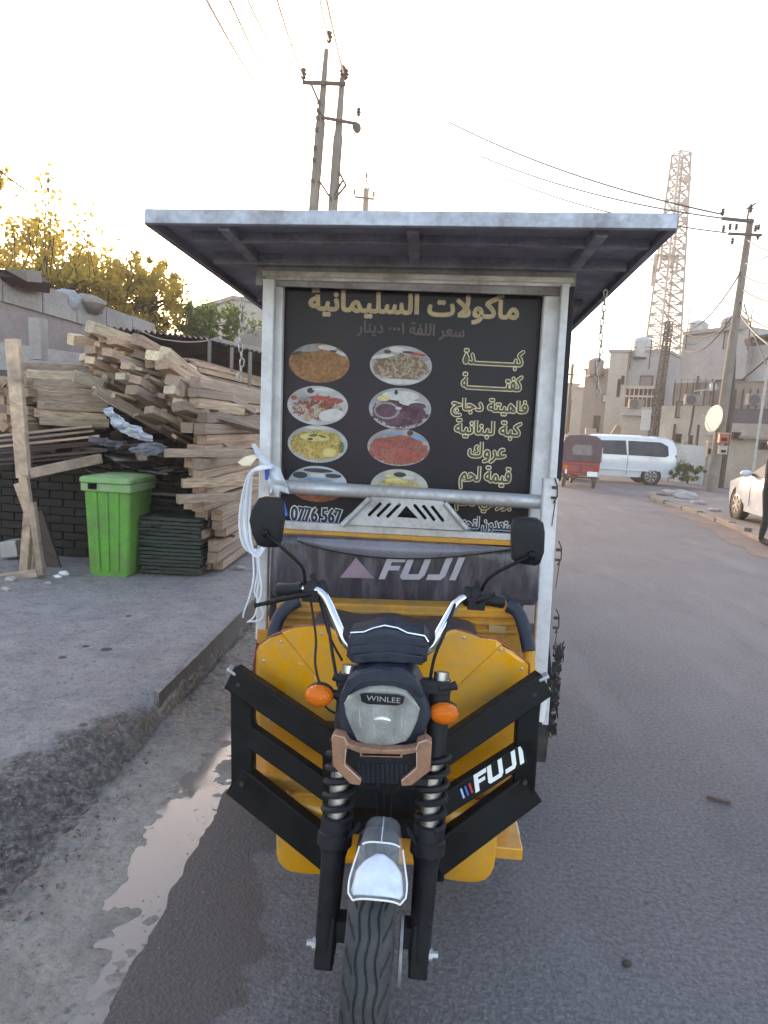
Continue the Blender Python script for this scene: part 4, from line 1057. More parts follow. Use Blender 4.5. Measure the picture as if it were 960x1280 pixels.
DS = [(399, 454, 38, 24.5, (Wd, (.05, .045, .06)), (.30, .20, .13), ((.33, .155, .06), (.25, .11, .045)), (.16, .06, .03), (1.2, -.012, 1.05, .95), 60),
      (501, 457, 39, 25, (W, (.07, .06, .07)), (.36, .33, .36), ((.38, .30, .23), (.22, .13, .09)), (.10, .045, .035), (.8, -.008, .92, .75), 75),
      (397, 507, 38, 24.5, (Wd, W), (.42, .40, .42), ((.30, .07, .05), (.40, .34, .28)), (.05, .04, .035), (2.2, -.01, .8, .7), 60),
      (500, 511, 39, 26, ((.38, .34, .28), W), (.33, .31, .34), ((.085, .03, .05), (.14, .06, .09)), (.04, .02, .035), (1.6, -.018, .9, .8), 45),
      (397, 555, 37.5, 23.5, (Wd, (.04, .05, .08)), (.36, .35, .37), ((.50, .36, .11), (.42, .27, .08)), (.12, .11, .04), (1.0, -.004, .9, .85), 50),
      (498, 559, 39, 23.5, (W, Wd), (.33, .29, .30), ((.38, .095, .085), (.29, .11, .08)), (.12, .05, .045), (.8, -.012, .98, .85), 60),
      (397, 605, 37, 22.5, ((.20, .26, .36), (.03, .035, .05)), (.38, .42, .48), ((.45, .13, .06), (.30, .10, .05)), (.1, .04, .03), (1.0, -.055, .9, .7), 50),
      (499, 609, 36, 22.5, (W, (.05, .05, .05)), (.42, .41, .38), ((.52, .42, .17), (.45, .35, .15)), (.2, .16, .1), (.9, -.01, .8, .6), 50)]
for i, d_ in enumerate(DS): dish(i, *d_); dish_bits(i, *d_[:4], BITS[i])

# roof
roof = bpy.data.objects.new('roof', None); C.objects.link(roof); roof.parent = cart; roof.location = Vector((0, 0, 2.3))
FLt, FRt = at(183, 262, y=2.60), at(846, 268, y=2.56); 
Lb = at(335, 358, y=3.20); Rb = at(715, 392, y=3.20)
def along(a, b, y): t = (y-a.y)/(b.y-a.y); return a+(b-a)*t
BL = Vector((-1.0, 4.75, 2.33)); BR = Vector((.93, 4.75, 2.38))
th = .052
pn = MB(); dn = Vector((0, 0, -.012))
def shp(z): return [FLt+Vector((.01, .01, z)), FRt+Vector((-.01, .01, z)), BR+Vector((-.01, -.01, z)), BL+Vector((.01, -.01, z))]
pn.hexa(shp(-.020)+shp(-.008)); pn.build('roof_sheet', m_zinc, roof)
m = MB(); m.bar(FLt-Vector((0, 0, th/2)), FRt-Vector((0, 0, th/2)), th, .03, (0, 0, 1), .06); m.build('front_fascia', m_fascia, roof, bevel=.002)
for a_, b_ in ((FLt, BL), (FRt, BR), (BL, BR)):
    m = MB(); o_ = Vector((0, .016, 0)) if a_ is not BL else Vector((0, 0, 0)); m.bar(a_+o_-Vector((0, 0, th/2)), b_-Vector((0, 0, th/2)), th-.003, .03, (0, 0, 1), .06); m.build('side_fascia', m_fascia if a_ is BL else m_zinc, roof, bevel=.002)
def rp(px, py, z=-.042):   # point on the roof underside
    y = 2.8
    for _ in range(12):
        p = at(px, py, y=y); t = (p.x-FLt.x)/(FRt.x-FLt.x); k = (y-2.6)/2.15
        zr = (FLt.z+(FRt.z-FLt.z)*t)*(1-k)+(BL.z+(BR.z-BL.z)*t)*k+z
        y += (p.z-zr)*2.2
    return at(px, py, y=y)
m_beam = dusty('roof_beam_paint', (.30, .29, .33), (.18, .16, .17), .45, .45, 6, .2)
for x0, wd in ((-.80, .045), (.60, .045), (-.09, .035)):
    p = Vector((x0, 2.63 if wd > .04 else 2.63, FLt.z+(FRt.z-FLt.z)*((x0-FLt.x)/(FRt.x-FLt.x))-.040)); q = Vector((x0, 4.7, 2.355-.040)); 
    m = MB(); m.bar(p, q, wd, .045, (0, 0, 1), .1); m.build('roof_beam', m_beam, roof, bevel=.002)
for y0, dz in ((2.80, -.034), (3.10, -.040), (3.9, -.040)):
    k = (y0-2.6)/2.15; za = FLt.z*(1-k)+BL.z*k; zb = FRt.z*(1-k)+BR.z*k
    m = MB(); m.bar((-.98, y0, za+dz), (.82, y0, zb+dz), .04 if y0 < 3 else .05, .035, (0, 0, 1), .1); m.build('roof_beam', m_beam, roof, bevel=.002)
m = MB(); m.prism([Vector((-.80, 3.13, 2.32)), Vector((.62, 3.13, 2.36)), Vector((.62, 3.13, 2.25)), Vector((-.80, 3.13, 2.235))], (0, .02, 0)); m.build('header_panel', m_beam, roof, bevel=.002)
# hanging chains with single links
def chain(px, py, n, y):
    top = at(px, py, y=y); ch = bpy.data.objects.new('chain', None); C.objects.link(ch); ch.parent = cart; ch.location = top-cart.location
    me = None
    for i in range(n):
        if me is None:
            m = MB(); P = []; 
            for k in range(12):
                a = 2*math.pi*k/12; P.append((math.cos(a)*.0095, 0, math.sin(a)*.010+(.010 if math.sin(a) >= 0 else -.010)))
            m.tube(P+[P[0]], .0032, 5, cap=False); l = m.build('chain_link', m_alu, None, True); me = l.data; l.parent = ch
        else: l = bpy.data.objects.new('chain_link', me); C.objects.link(l); l.parent = ch
        l.location = (.0008*i*math.sin(i), 0, -.02-i*.0335); l.rotation_euler = (0, .08*math.sin(i*1.7), R(90) if i % 2 else R(20))
chain(303, 374, 11, 3.2); chain(757, 362, 15, 3.45)

# ---------------------------------------------------------------- white cord and bag tied to the left post
m = MB(); rnd = random.Random(5)
for k in range(5):
    off = [0, 4, -3, 7, 2][k]; y = 3.02-.012*k
    P = [(340, 584), (326+off*.3, 583+k), (313+off*.4, 592), (306+off, 620), (303+off*1.2, 655), (308+off, 683), (322, 688+k*2), (334, 680)]
    m.tube(smooth_path([at(a, b, y=y-.01*math.sin(i)) for i, (a, b) in enumerate(P)], 5), .0058, 6)
for k, P in enumerate(([(319, 686), (322, 715), (318, 738), (322, 752), (318, 770), (309, 778)], [(321, 690), (325, 720), (321, 745), (329, 765), (325, 775), (311, 777)], [(316, 690), (317, 720), (312, 745), (305, 765), (304, 772)], [(323, 688), (324, 712), (327, 738), (321, 758)])):
    m.tube(smooth_path([at(a, b, y=2.99-.006*k) for a, b in P], 5), .0042, 6)
cordo = m.build('cord_coil', m_cord, None, True, loc=at(320, 690, y=3.0)); tag(cordo, 'loops of white cord hanging from the left post of the food cart', 'cord')
def crumple(name, outline, y, mat, label, cat, amp=.03, seed=1, depth=.02):
    pts = poly_at(outline, y); bm = bmesh.new(); vs = [bm.verts.new((p.x, y, p.z)) for p in pts]
    for t in tessellate_polygon([[Vector((p.x, p.z, 0)) for p in pts]]): bm.faces.new([vs[i] for i in t])
    bmesh.ops.subdivide_edges(bm, edges=bm.edges[:], cuts=5, use_grid_fill=True); bmesh.ops.triangulate(bm, faces=bm.faces[:])
    from mathutils import noise
    o0 = sum(pts, Vector())/len(pts)
    for v in bm.verts:
        q = v.co*14+Vector((seed, 0, 0)); v.co.y += amp*(noise.noise(q)+.5*noise.noise(q*2.3)); v.co.x += amp*.3*noise.noise(q+Vector((9, 0, 0))); v.co -= o0
    me = bpy.data.meshes.new(name); bm.to_mesh(me); bm.free(); me.materials.append(mat)
    o = bpy.data.objects.new(name, me); C.objects.link(o); o.location = o0
    md = o.modifiers.new('thickness', 'SOLIDIFY'); md.thickness = depth
    return tag(o, label, cat)
crumple('plastic_bag', [(337, 588), (345, 582), (352, 588), (358, 602), (364, 618), (352, 614), (349, 624), (341, 612), (336, 618), (333, 600)], 3.0, m_plastic, 'knotted white plastic bag tied above the black mirror on the left', 'plastic bag', .03, 3, .006)
crumple('ribbon', [(297, 578), (306, 571), (318, 568), (322, 572), (314, 582), (303, 582)], 3.02, m_paper, 'cream paper ribbon end sticking out beside the white bag', 'ribbon', .02, 5, .003)
crumple('strap', [(313, 556), (318, 554), (328, 568), (340, 580), (345, 588), (336, 584), (322, 572)], 3.03, m_plastic, 'pale plastic strap knotted round the left post of the cart', 'strap', .02, 7, .005)
m = MB(); m.tube([at(334, 586, y=2.99), at(333, 600, y=2.985)], [.012, .006], 8); m.tube([at(354, 628, y=2.96), at(357, 645, y=2.955)], [.008, .014], 8)
tag(m.build('bottle_cap_strip', m_blue, None, loc=at(334, 590, y=2.99)), 'small blue plastic scraps caught in the white bag', 'scrap')

# ---------------------------------------------------------------- green bin
def bin_():
    c = at(140, 722, z=.15); root = thing('wheelie_bin', 'green wheelie bin standing on the pavement in front of the timber', 'bin', c+Vector((0, .25, 0)))
    x0, x1 = at(106, 700, y=c.y).x, at(161, 700, y=c.y).x; z0 = .15; zt = at(140, 605, y=c.y).z
    m = MB(); cx = (x0+x1)/2; hb_ = (x1-x0)/2; rings = []
    def ring(hw, d0, d1, z, r=.03):
        pts = []
        for sx, sy in ((-1, -1), (1, -1), (1, 1), (-1, 1)):
            X = cx+sx*hw; Y = c.y+(d0 if sy < 0 else d1)
            for k in range(4):
                a = {(-1, -1): 180, (1, -1): 270, (1, 1): 0, (-1, 1): 90}[(sx, sy)]+k*30
                pts.append(Vector((X-sx*r+math.cos(R(a))*r, Y-sy*r+math.sin(R(a))*r, z)))
        return pts
    for t in (0, .02, .3, .6, .9, 1): rings.append(ring(hb_*(.90+.16*t)-(.02 if t == 0 else 0), .04-.05*t, .42+.10*t, z0+(zt-z0)*t))
    m.loft(rings); body = m.build('bin_body', m_binbody, root, True)
    rb = MB(); rb.loft([ring(hb_*1.10, -.03, .54, zt-.07, .02), ring(hb_*1.13, -.035, .55, zt-.065, .02), ring(hb_*1.13, -.035, .55, zt, .02), ring(hb_*1.10, -.03, .54, zt+.005, .02)]); rb.build('rim', m_binlid, root, True)
    for sx in (-1, 0, 1):
        s_ = MB(); s_.bar((cx+sx*hb_*.42, c.y+.028, z0+.05), (cx+sx*hb_*.5, c.y-.008, zt-.08), .03, .02, (1, 0, 0), .3); s_.build('moulded_rib', m_binbody, root)
    lid = MB(); rings = []
    for t, zz in ((1.14, 0), (1.17, .012), (1.15, .035), (1.05, .048), (.8, .055), (.3, .060)):
        rings.append(ring(hb_*t, -.06+(.0 if t > 1 else .08), .54-(0 if t > 1 else .08), zt+.01+zz, .04 if t > .5 else .02))
    lid.loft(rings); lid.build('lid', m_binlid, root, True)
    for sx in (-1, 1):
        w_ = MB(); w_.lathe([(-.025, .05), (-.025, .10), (.025, .10), (.025, .05)], (cx+sx*hb_*.95, c.y+.52, .25), 'X', 18); w_.build('bin_wheel', m_rubberd, root, True)
    h = MB(); h.tube([(cx-hb_*.9, c.y+.68, zt-.01), (cx+hb_*.9, c.y+.68, zt-.01)], .015, 8); h.build('lid_handle', m_binlid, root, True)
    k = MB(); k.box((cx-hb_*.55, c.y-.045, zt-.025), (.07, .02, .05)); k.build('latch', m_dark, root)
    root.rotation_euler = (0, 0, 0)
bin_()

# ---------------------------------------------------------------- timber
TM = []
for s_ in range(6):
    rnd = random.Random(s_+40); m = MB(); c = .06
    n = 5; rings = []
    for i in range(n+1):
        x = -.5+i/n; j = lambda: rnd.uniform(-.03, .03); w_ = lambda: rnd.uniform(-.02, .02)
        a = .5+w_(); b = .5+w_(); dy = w_(); dz = w_()
        rings.append([Vector((x+j()*.05, y+dy, z+dz)) for y, z in ((a-c, b), (a, b-c), (a, -b+c), (a-c, -b), (-a+c, -b), (-a, -b+c), (-a, b-c), (-a+c, b))])
    m.loft(rings, 0, False)
    m.f += [list(range(7, -1, -1)), [n*8+i for i in range(8)]]; m.mi += [1, 1]
    o = m.build('tmp', [m_wood, m_woodend]); TM.append(o.data); bpy.data.objects.remove(o)
    o = m.build('tmp', [m_wooddk, m_wooddk]); TM.append(o.data); bpy.data.objects.remove(o)
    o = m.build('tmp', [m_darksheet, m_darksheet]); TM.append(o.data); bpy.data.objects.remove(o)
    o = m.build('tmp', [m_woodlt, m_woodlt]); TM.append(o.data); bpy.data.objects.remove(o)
    o = m.build('tmp', [m_greenblk, m_greenblk]); TM.append(o.data); bpy.data.objects.remove(o)
RT = random.Random(9)
def beam(p, q, w_, h_, name, label, group, kind=0, roll=0, cat='timber'):
    p, q = Vector(p), Vector(q); d = q-p
    o = bpy.data.objects.new(name, TM[RT.randrange(6)*5+kind]); C.objects.link(o)
    X = d.normalized(); Z = (Vector((0, 0, 1))-X*X.z).normalized(); Y = Z.cross(X)
    m3 = Matrix((X, Y, Z)).transposed() @ Matrix.Rotation(roll, 3, 'X')
    o.rotation_euler = m3.to_euler(); o.location = (p+q)/2; o.scale = (d.length, w_, h_)
    tag(o, label, cat, group)
    return o
OR = ['lowest', 'second', 'third', 'fourth', 'fifth', 'sixth', 'seventh', 'eighth', 'ninth', 'tenth', 'eleventh', 'twelfth', 'thirteenth', 'fourteenth', 'fifteenth', 'sixteenth', 'seventeenth', 'eighteenth', 'nineteenth', 'twentieth', 'twenty first', 'twenty second', 'twenty third', 'twenty fourth', 'twenty fifth']
OT = ['topmost', 'uppermost']+OR[1:]
# stack next to the street: beams lie along the street with their ends to the viewer
z = .19; row = 0
LB = 'squared timber in the neat stack between the green bin and the cart'
while z < 1.93:
    h_ = RT.uniform(.075, .10); base = pw(z, [(.15, -1.86), (.72, -1.88), (.76, -1.97), (1.25, -1.97), (1.5, -2.0), (1.95, -2.08)])
    yb = pw(z, [(.15, 6.15), (.7, 6.1), (.75, 5.95), (1.95, 6.0)])
    nc = 2
    for k in range(nc):
        w_ = RT.uniform(.085, .12)
        x = base-k*.125+RT.uniform(-.02, .02); y0 = yb+RT.uniform(-.06, .12)+(RT.choice((0, 0, .15, .3)) if k else 0)
        sk = RT.uniform(-.03, .05)
        beam((x, y0, z+h_/2), (x+sk, y0+3.4, z+h_/2+RT.uniform(-.02, .02)), w_, h_*.97, 'timber_beam', '%s squared timber from the ground in the stack beside the cart, %s side' % (OR[row], ('street', 'inner')[k]), 'squared timbers in the stack beside the cart')
    z += h_+.004; row += 1
    if row % 4 == 3:
        beam((base-.75, yb+.3, z+.012), (base+.10, yb+.27, z+.012), .05, .022, 'spacer_strip', '%s thin spacer from the ground, laid across the timber stack beside the cart' % OR[(row-3)//4], 'spacer strips in the timber stack', 1); z += .026
# sticking out ends
for (a, b, c, d_, ln, lt_) in ((222, 624, 5.75, .10, .5, 'lowest'), (205, 566, 5.9, .09, .7, 'highest'), (228, 604, 5.85, .09, .6, 'middle')):
    p = at(a, b, y=c); beam(p, p+Vector((ln, .35, .02)), d_, .075, 'timber_offcut', '%s of the three short timber ends sticking out above the green bin' % lt_, 'timber ends sticking out of the stack')
# sloping heap: the ends stick out towards the viewer, the far ends sink to the right
LA = 'loose squared timber sloping down to the right on the high heap'
for k in range(15):
    for j in range(5):
        t = (k+RT.uniform(-.3, .3))/14; s_ = j+RT.uniform(-.25, .25)
        px = 108+t*118-j*1.5+RT.uniform(-4, 4); py = 414+t*52+s_*16+RT.uniform(-3, 3)
        if px < 150 and j > 2: px += 40
        dd = 6.25+.16*RT.random()+.05*j; p = at(px, py, y=dd)
        ln = RT.uniform(55, 100); q = at(px+ln, py+ln*RT.uniform(.40, .62)-2, y=dd+RT.uniform(.5, 1.5))
        beam(p, q, RT.uniform(.09, .13), RT.uniform(.065, .10), 'timber_beam', 'sloping timber of the high loose heap, %s from its left end, %s layer down' % ('leftmost' if k == 0 else OR[k], ('top', 'second', 'third', 'fourth', 'fifth')[j]), 'loose timbers on the sloping heap', 3 if RT.random() < .3 else 0, RT.uniform(-.35, .35))
for ti, (a, b, c, d_) in enumerate((((112, 408), (178, 430), 6.1, 6.7), ((171, 424), (222, 454), 6.15, 6.9), ((205, 440), (278, 500), 6.2, 7.4), ((213, 474), (272, 508), 6.1, 7.0), ((222, 505), (300, 512), 5.95, 7.0), ((88, 424), (128, 428), 6.5, 6.8), ((92, 470), (140, 482), 6.0, 6.2), ((120, 488), (222, 546), 6.0, 6.6))):
    beam(at(*a, y=c), at(*b, y=d_), .11, .10, 'timber_beam', ['thick pale timber forming the very top of the heap', 'thick timber just below the top one, towards the cart', 'long thick timber on the right shoulder of the heap', 'thick timber lying below the long shoulder timber', 'thick timber bridging the heap and the stack by the cart', 'short pale timber end at the upper left of the heap', 'short pale timber lying over the long timbers behind the post', 'long dark plank leaning down from the left stack above the plastic sheet'][ti], 'thick timbers on top of the heap', 3 if b[0] != 222 else 0, .2)
for ti, (a, b, c, d_, w_) in enumerate((((112, 450), (150, 470), 6.0, 6.5, .10), ((134, 440), (176, 460), 6.0, 6.6, .11), ((157, 457), (196, 478), 5.95, 6.5, .10), ((163, 487), (196, 506), 5.9, 6.3, .10), ((169, 474), (206, 499), 5.9, 6.4, .12), ((164, 487), (222, 518), 5.85, 6.5, .13),
        ((190, 444), (238, 463), 6.1, 6.9, .14), ((203, 455), (262, 494), 6.0, 6.9, .15), ((216, 476), (276, 512), 5.95, 6.8, .14), ((212, 487), (250, 512), 5.9, 6.4, .12), ((222, 508), (332, 538), 5.85, 7.4, .13), ((186, 512), (236, 536), 5.85, 6.3, .11), ((150, 470), (186, 490), 5.95, 6.4, .10), ((140, 425), (200, 448), 6.1, 6.7, .12))):
    p, q = at(*a, y=c), at(*b, y=d_)
    beam(p, q, w_*.95, w_*.62, 'timber_beam', 'broad weathered timber on the face of the sloping heap, %s of fourteen counted from the left' % (['leftmost']+OR[1:])[[0, 2, 4, 6, 7, 5, 10, 11, 13, 12, 13, 9, 3, 1][ti] if ti != 8 else 8], 'broad timbers on the face of the heap', 3 if ti % 3 == 0 else 0, RT.uniform(-.25, .25))
for k in range(36):
    px = 112+k*3.2; py = 428+k*1.9+RT.uniform(-4, 60); p = at(px, py, y=5.95+RT.uniform(0, .2)); ln = RT.uniform(28, 70); q = at(px+ln, py+ln*RT.uniform(.2, .75), y=6.2+RT.uniform(0, .9))
    beam(p, q, RT.uniform(.04, .07), RT.uniform(.018, .045), 'timber_strip', 'thin wooden strip caught between the thicker timbers of the high sloping heap', 'thin strips in the heap', RT.choice((0, 0, 3, 1)), RT.uniform(-.6, .6))
# stack at the far left: beams across the view
LC = 'long timber lying across the view at the left behind the wooden post'
for k in range(8):
    for j in range(3):
        py = 458+k*9.6; px = 26+RT.uniform(-3, 3)+(k % 2)*4+(14 if k > 4 else 0); dd = 6.25+j*.13
        p = at(px+RT.uniform(-2, 4), py, y=dd); q = at(128+RT.uniform(-6, 10)-(10 if k < 2 else 0), py+5+RT.uniform(-2, 2), y=dd+.35)
        beam(p, q, .11, .083, 'timber_beam', 'long timber across the view behind the wooden post, %s from the top, %s row' % ('topmost' if k == 0 else OR[k], ('front', 'middle', 'back')[j]), 'long timbers stacked behind the wooden post', 3 if RT.random() < .35 else 0, RT.uniform(-.08, .08))
LD = 'squared timber with its end facing the street at the left edge'
for k in range(6):
    for j in range(4):
        p = at(-12+j*12.5+(k % 2)*3+RT.uniform(-2, 2), 478+k*11.2+RT.uniform(-2, 2), y=6.05+RT.uniform(0, .12))
        beam(p, p+Vector((-.1, 1.6, 0)), .088, .082, 'timber_beam', 'timber end facing the street at the left edge, %s layer down, %s from left' % ('top' if k == 0 else OR[k], ('first', 'second', 'third', 'fourth')[j]), 'timber ends at the left edge', 0, RT.choice((0, 0, .78, .2)))
for k in range(7):
    py = 540+k*5.5; p = at(-30, py+8+RT.uniform(-2, 2), y=5.95); q = at(RT.uniform(95, 135), py-5+RT.uniform(-3, 3), y=6.35)
    beam(p, q, .16, .022, 'long_board', '%s long thin board from the top, under the timbers behind the wooden post' % ('topmost' if k == 0 else OR[k]), 'thin boards behind the wooden post', 0 if k < 3 else 1)
for k in range(26):
    px = 105+k*4; py = 548+RT.uniform(0, 78)+(px-105)*.12; p = at(px, py, y=6.25+RT.random()*.3)
    q = at(px+RT.uniform(35, 62), py+RT.uniform(-10, 9), y=6.55+RT.random()*.3)
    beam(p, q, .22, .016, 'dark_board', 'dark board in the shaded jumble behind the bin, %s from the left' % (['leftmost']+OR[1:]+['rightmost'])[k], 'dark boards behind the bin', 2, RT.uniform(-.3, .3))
# low stack of dark green boards behind the bin
z = .17
for k in range(15):
    h_ = .035; xo = RT.uniform(-.03, .03)
    beam((-2.55+xo, 6.35+RT.uniform(-.03, .03), z+h_/2), (-1.98+xo*.3, 6.36, z+h_/2), .7, h_*.86, 'green_board', '%s dark green board from the ground in the flat stack right of the bin' % OR[k], 'dark green boards behind the bin', 4)
    z += h_
z = .17
# far pile of thin slats
for k in range(24):
    t = k/23; x0 = 233+t*58+RT.uniform(-7, 7); y0 = 449+t*52+RT.uniform(-1, 1); dd = 8.6+RT.uniform(-.1, .2)
    if k > 12: x0 = 262+RT.uniform(-6, 22)
    y0 = 449+k*2.6+(x0-233)*.16
    for j in range(2):
        p = at(x0+j*7, y0+j*.5, y=dd+j*.15); q = at(x0+95, y0+24-k*.35, y=dd+2.6)
        beam(p, q, .10, .028, 'thin_timber', '%s thin weathered timber from the top of the far shed pile, %s one' % ('topmost' if k == 0 else OR[k], ('left', 'right')[j]), 'slats in the far pile under the shed', 0 if k < 14 else 1)
# props that hold up the piles (mostly out of sight)
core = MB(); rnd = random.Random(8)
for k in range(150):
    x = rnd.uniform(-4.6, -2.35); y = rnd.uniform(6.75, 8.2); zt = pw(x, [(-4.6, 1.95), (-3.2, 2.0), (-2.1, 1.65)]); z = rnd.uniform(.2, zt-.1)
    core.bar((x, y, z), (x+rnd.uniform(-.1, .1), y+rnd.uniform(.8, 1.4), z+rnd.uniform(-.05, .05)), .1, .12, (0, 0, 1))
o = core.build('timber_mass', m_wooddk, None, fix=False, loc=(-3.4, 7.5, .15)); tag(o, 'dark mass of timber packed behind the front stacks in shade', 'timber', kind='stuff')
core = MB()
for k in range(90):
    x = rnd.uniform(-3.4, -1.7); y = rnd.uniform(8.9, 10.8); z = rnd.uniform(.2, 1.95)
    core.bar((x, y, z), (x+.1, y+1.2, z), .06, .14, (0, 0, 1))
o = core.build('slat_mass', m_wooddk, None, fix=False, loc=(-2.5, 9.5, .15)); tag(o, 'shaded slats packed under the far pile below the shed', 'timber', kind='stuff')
# dark brick wall below the left stacks
bw = thing('brick_wall', 'low dark brick wall in deep shade below the left timber stacks', 'wall', (-4, 6.55, .15))
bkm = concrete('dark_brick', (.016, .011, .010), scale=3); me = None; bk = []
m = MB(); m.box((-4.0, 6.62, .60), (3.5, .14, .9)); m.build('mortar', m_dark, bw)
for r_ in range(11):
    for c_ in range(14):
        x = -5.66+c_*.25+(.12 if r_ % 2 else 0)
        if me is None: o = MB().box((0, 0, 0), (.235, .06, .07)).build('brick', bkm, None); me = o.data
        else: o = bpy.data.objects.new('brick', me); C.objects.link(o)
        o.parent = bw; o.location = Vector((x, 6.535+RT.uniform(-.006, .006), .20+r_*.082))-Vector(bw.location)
# wooden frame with props at the left
pf = thing('timber_rack', 'rough wooden post and rail frame standing at the left edge', 'frame', at(42, 722, z=.15))
def plank(P, w_, d_, name, par, mat=None, y=5.7):
    m = MB(); pts = [at(a, b, y=y+(c if len(q) > 2 else 0)) for q in P for a, b, c in [(*q, 0)[:3]]]
    for p, q in zip(pts, pts[1:]): m.bar(p, q, w_, d_, (1, 0, 0) if abs((q-p).z) > abs((q-p).x) else (0, 0, 1), .08)
    return m.build(name, mat or m_wood, par)
plank([(16, 424), (30, 597)], .115, .06, 'post', pf, m_wood, 5.72)
plank([(36, 592, .05), (126, 573, .5)], .085, .07, 'rail', pf, m_wood, 5.68)
plank([(30, 597), (36, 640), (30, 722)], .075, .05, 'prop', pf, m_wood, 5.66)
plank([(22, 604), (42, 660), (36, 724)], .06, .04, 'prop', pf, m_wood, 5.72); plank([(40, 628), (52, 718)], .055, .05, 'prop', pf, m_wood, 5.6)
plank([(45, 640, .3), (70, 716, .3)], .13, .025, 'prop', pf, m_wooddk, 5.75); plank([(2, 722), (48, 716)], .07, .06, 'foot_block', pf, m_wood, 5.62)
plank([(8, 686, .4), (28, 684, .4)], .16, .2, 'foot_block', pf, m_rubble, 5.9)
# plastic sheets lying on the heap
crumple('plastic_sheet', [(130, 512), (138, 509), (146, 516), (154, 522), (162, 530), (172, 532), (182, 540), (190, 552), (176, 550), (164, 546), (150, 540), (140, 530), (134, 520)], 5.85, m_plastic, 'crumpled pale plastic sheet lying on the timbers above the bin', 'plastic sheet', .08, 2, .01)
crumple('plastic_sheet', [(160, 562), (178, 555), (196, 553), (210, 558), (196, 568), (180, 570)], 5.85, plain('grey_plastic', (.16, .165, .20), .4), 'flat grey plastic sheet below the white plastic sheet', 'plastic sheet', .05, 4, .01)
crumple('plastic_sheet', [(110, 545), (135, 548), (158, 556), (150, 560), (128, 556), (112, 552)], 5.9, plain('purple_grey_plastic', (.10, .085, .115), .4), 'dark purplish plastic sheet left of the white plastic sheet', 'plastic sheet', .05, 6, .01)
# litter at the foot
for i, (px, py, s_) in enumerate(((80, 719, .05), (72, 722, .035), (300, 712, .06), (14, 726, .05), (60, 730, .03), (8, 738, .04))):
    p = at(px, py, z=.15); m = MB(); m.ball((0, 0, 0), (s_, s_*.7, s_*.5), 7, 5)
    for v in m.v: v *= RT.uniform(.75, 1.2)
    o = m.build('debris', m_sticker_w if i < 2 else m_rubble, None); o.location = p+Vector((0, 0, s_*.3))
    tag(o, ['crumpled white litter on the pavement left of the bin', 'smaller white scrap beside the crumpled litter', 'broken stone under the end of the timber stack', 'grey rubble lump at the foot of the wooden frame', 'small rubble piece in front of the wooden frame', 'rubble piece at the left edge of the pavement'][i], 'debris')
o = beam(at(884, 995, z=.012), at(914, 1003, z=.012), .02, .012, 'stick', 'short flat stick lying on the asphalt right of the cart', None, 1, cat='stick')
m = MB(); m.ball((0, 0, 0), (.016, .013, .010), 7, 5); o = m.build('pebble', m_wooddk, None); o.location = at(784, 1204, z=.007); tag(o, 'dark pebble on the asphalt near the lower right', 'pebble')

# ---------------------------------------------------------------- shed, wall and trees on the left
wl = thing('plaster_wall', 'tall pinkish plaster wall behind the timber at the upper left', 'wall', (-4.5, 8, .15))
A = at(-60, 322, y=7.0); B = at(192, 407, y=11.0); A2 = Vector((A.x, A.y, .0)); B2 = Vector((B.x, B.y, .0))
def strip(a, b, z0a, z1a, z0b, z1b, th_, mat, name, par, off=0):
    d = Vector((b.x-a.x, b.y-a.y, 0)).normalized(); n_ = Vector((-d.y, d.x, 0)); a, b = Vector((a.x, a.y, 0))+n_*off, Vector((b.x, b.y, 0))+n_*off
    m = MB(); e = n_*th_
    m.hexa([a+Vector((0, 0, z0a)), b+Vector((0, 0, z0b)), b+e+Vector((0, 0, z0b)), a+e+Vector((0, 0, z0a)), a+Vector((0, 0, z1a)), b+Vector((0, 0, z1b)), b+e+Vector((0, 0, z1b)), a+e+Vector((0, 0, z1a))])
    return m.build(name, mat, par)
strip(A, B, -.1, A.z, -.1, B.z, .2, m_wallleft, 'wall_body', wl)
for k in range(6):
    f0, f1 = k/6+.003, (k+1)/6-.003; a_ = A.lerp(B, f0); b_ = A.lerp(B, f1)
    strip(a_, b_, a_.z-.30, a_.z+.02+RT.uniform(0, .02), b_.z-.30, b_.z+.02, .26, m_capc, 'coping_block', wl, -.03)
strip(at(-40, 425, y=7.2), at(112, 448, y=7.6), 2.0, at(0, 424, y=7.2).z, 2.0, at(112, 443, y=7.6).z, .1, m_capc, 'ledge', wl)
m = MB(); m.box(at(48, 424, y=7.0), (.13, .13, .42)); m.build('pillar_stub', m_capc, wl)
# things on top of the wall
def rock(name, px, py, y, r, mat, label, cat):
    m = MB(); m.ball((0, 0, 0), r, 12, 8); from mathutils import noise
    for v in m.v: v *= 1+.45*noise.noise(v*9)
    o = m.build(name, mat, None, True); o.location = at(px, py, y=y); tag(o, label, cat)
rock('bundle', 86, 377, 9.0, (.19, .2, .15), plain('pale_bundle_cloth', (.30, .30, .34), .8), 'pale blue bundle resting on top of the plaster wall', 'bundle')
rock('bundle', 114, 380, 9.3, (.22, .2, .12), m_render3, 'brown bundle on the wall beside the pale blue one', 'bundle')
m = MB(); m.prism([at(-10, 338, y=7.6), at(18, 336, y=7.6), at(34, 348, y=7.7), at(32, 362, y=7.8), at(-10, 346, y=7.6)], (0, .5, .05)); tag(m.build('metal_sheet', m_maroon, None, loc=at(10, 345, y=7.7)), 'rusty sheet lying over the top of the plaster wall', 'metal sheet')
m = MB(); m.prism([at(5, 336, y=7.5), at(32, 337, y=7.5), at(34, 352, y=7.6)], (0, .3, .05)); tag(m.build('cardboard_sheet', m_capc, None, loc=at(20, 340, y=7.5)), 'pale cardboard piece on the rusty sheet over the wall', 'cardboard')

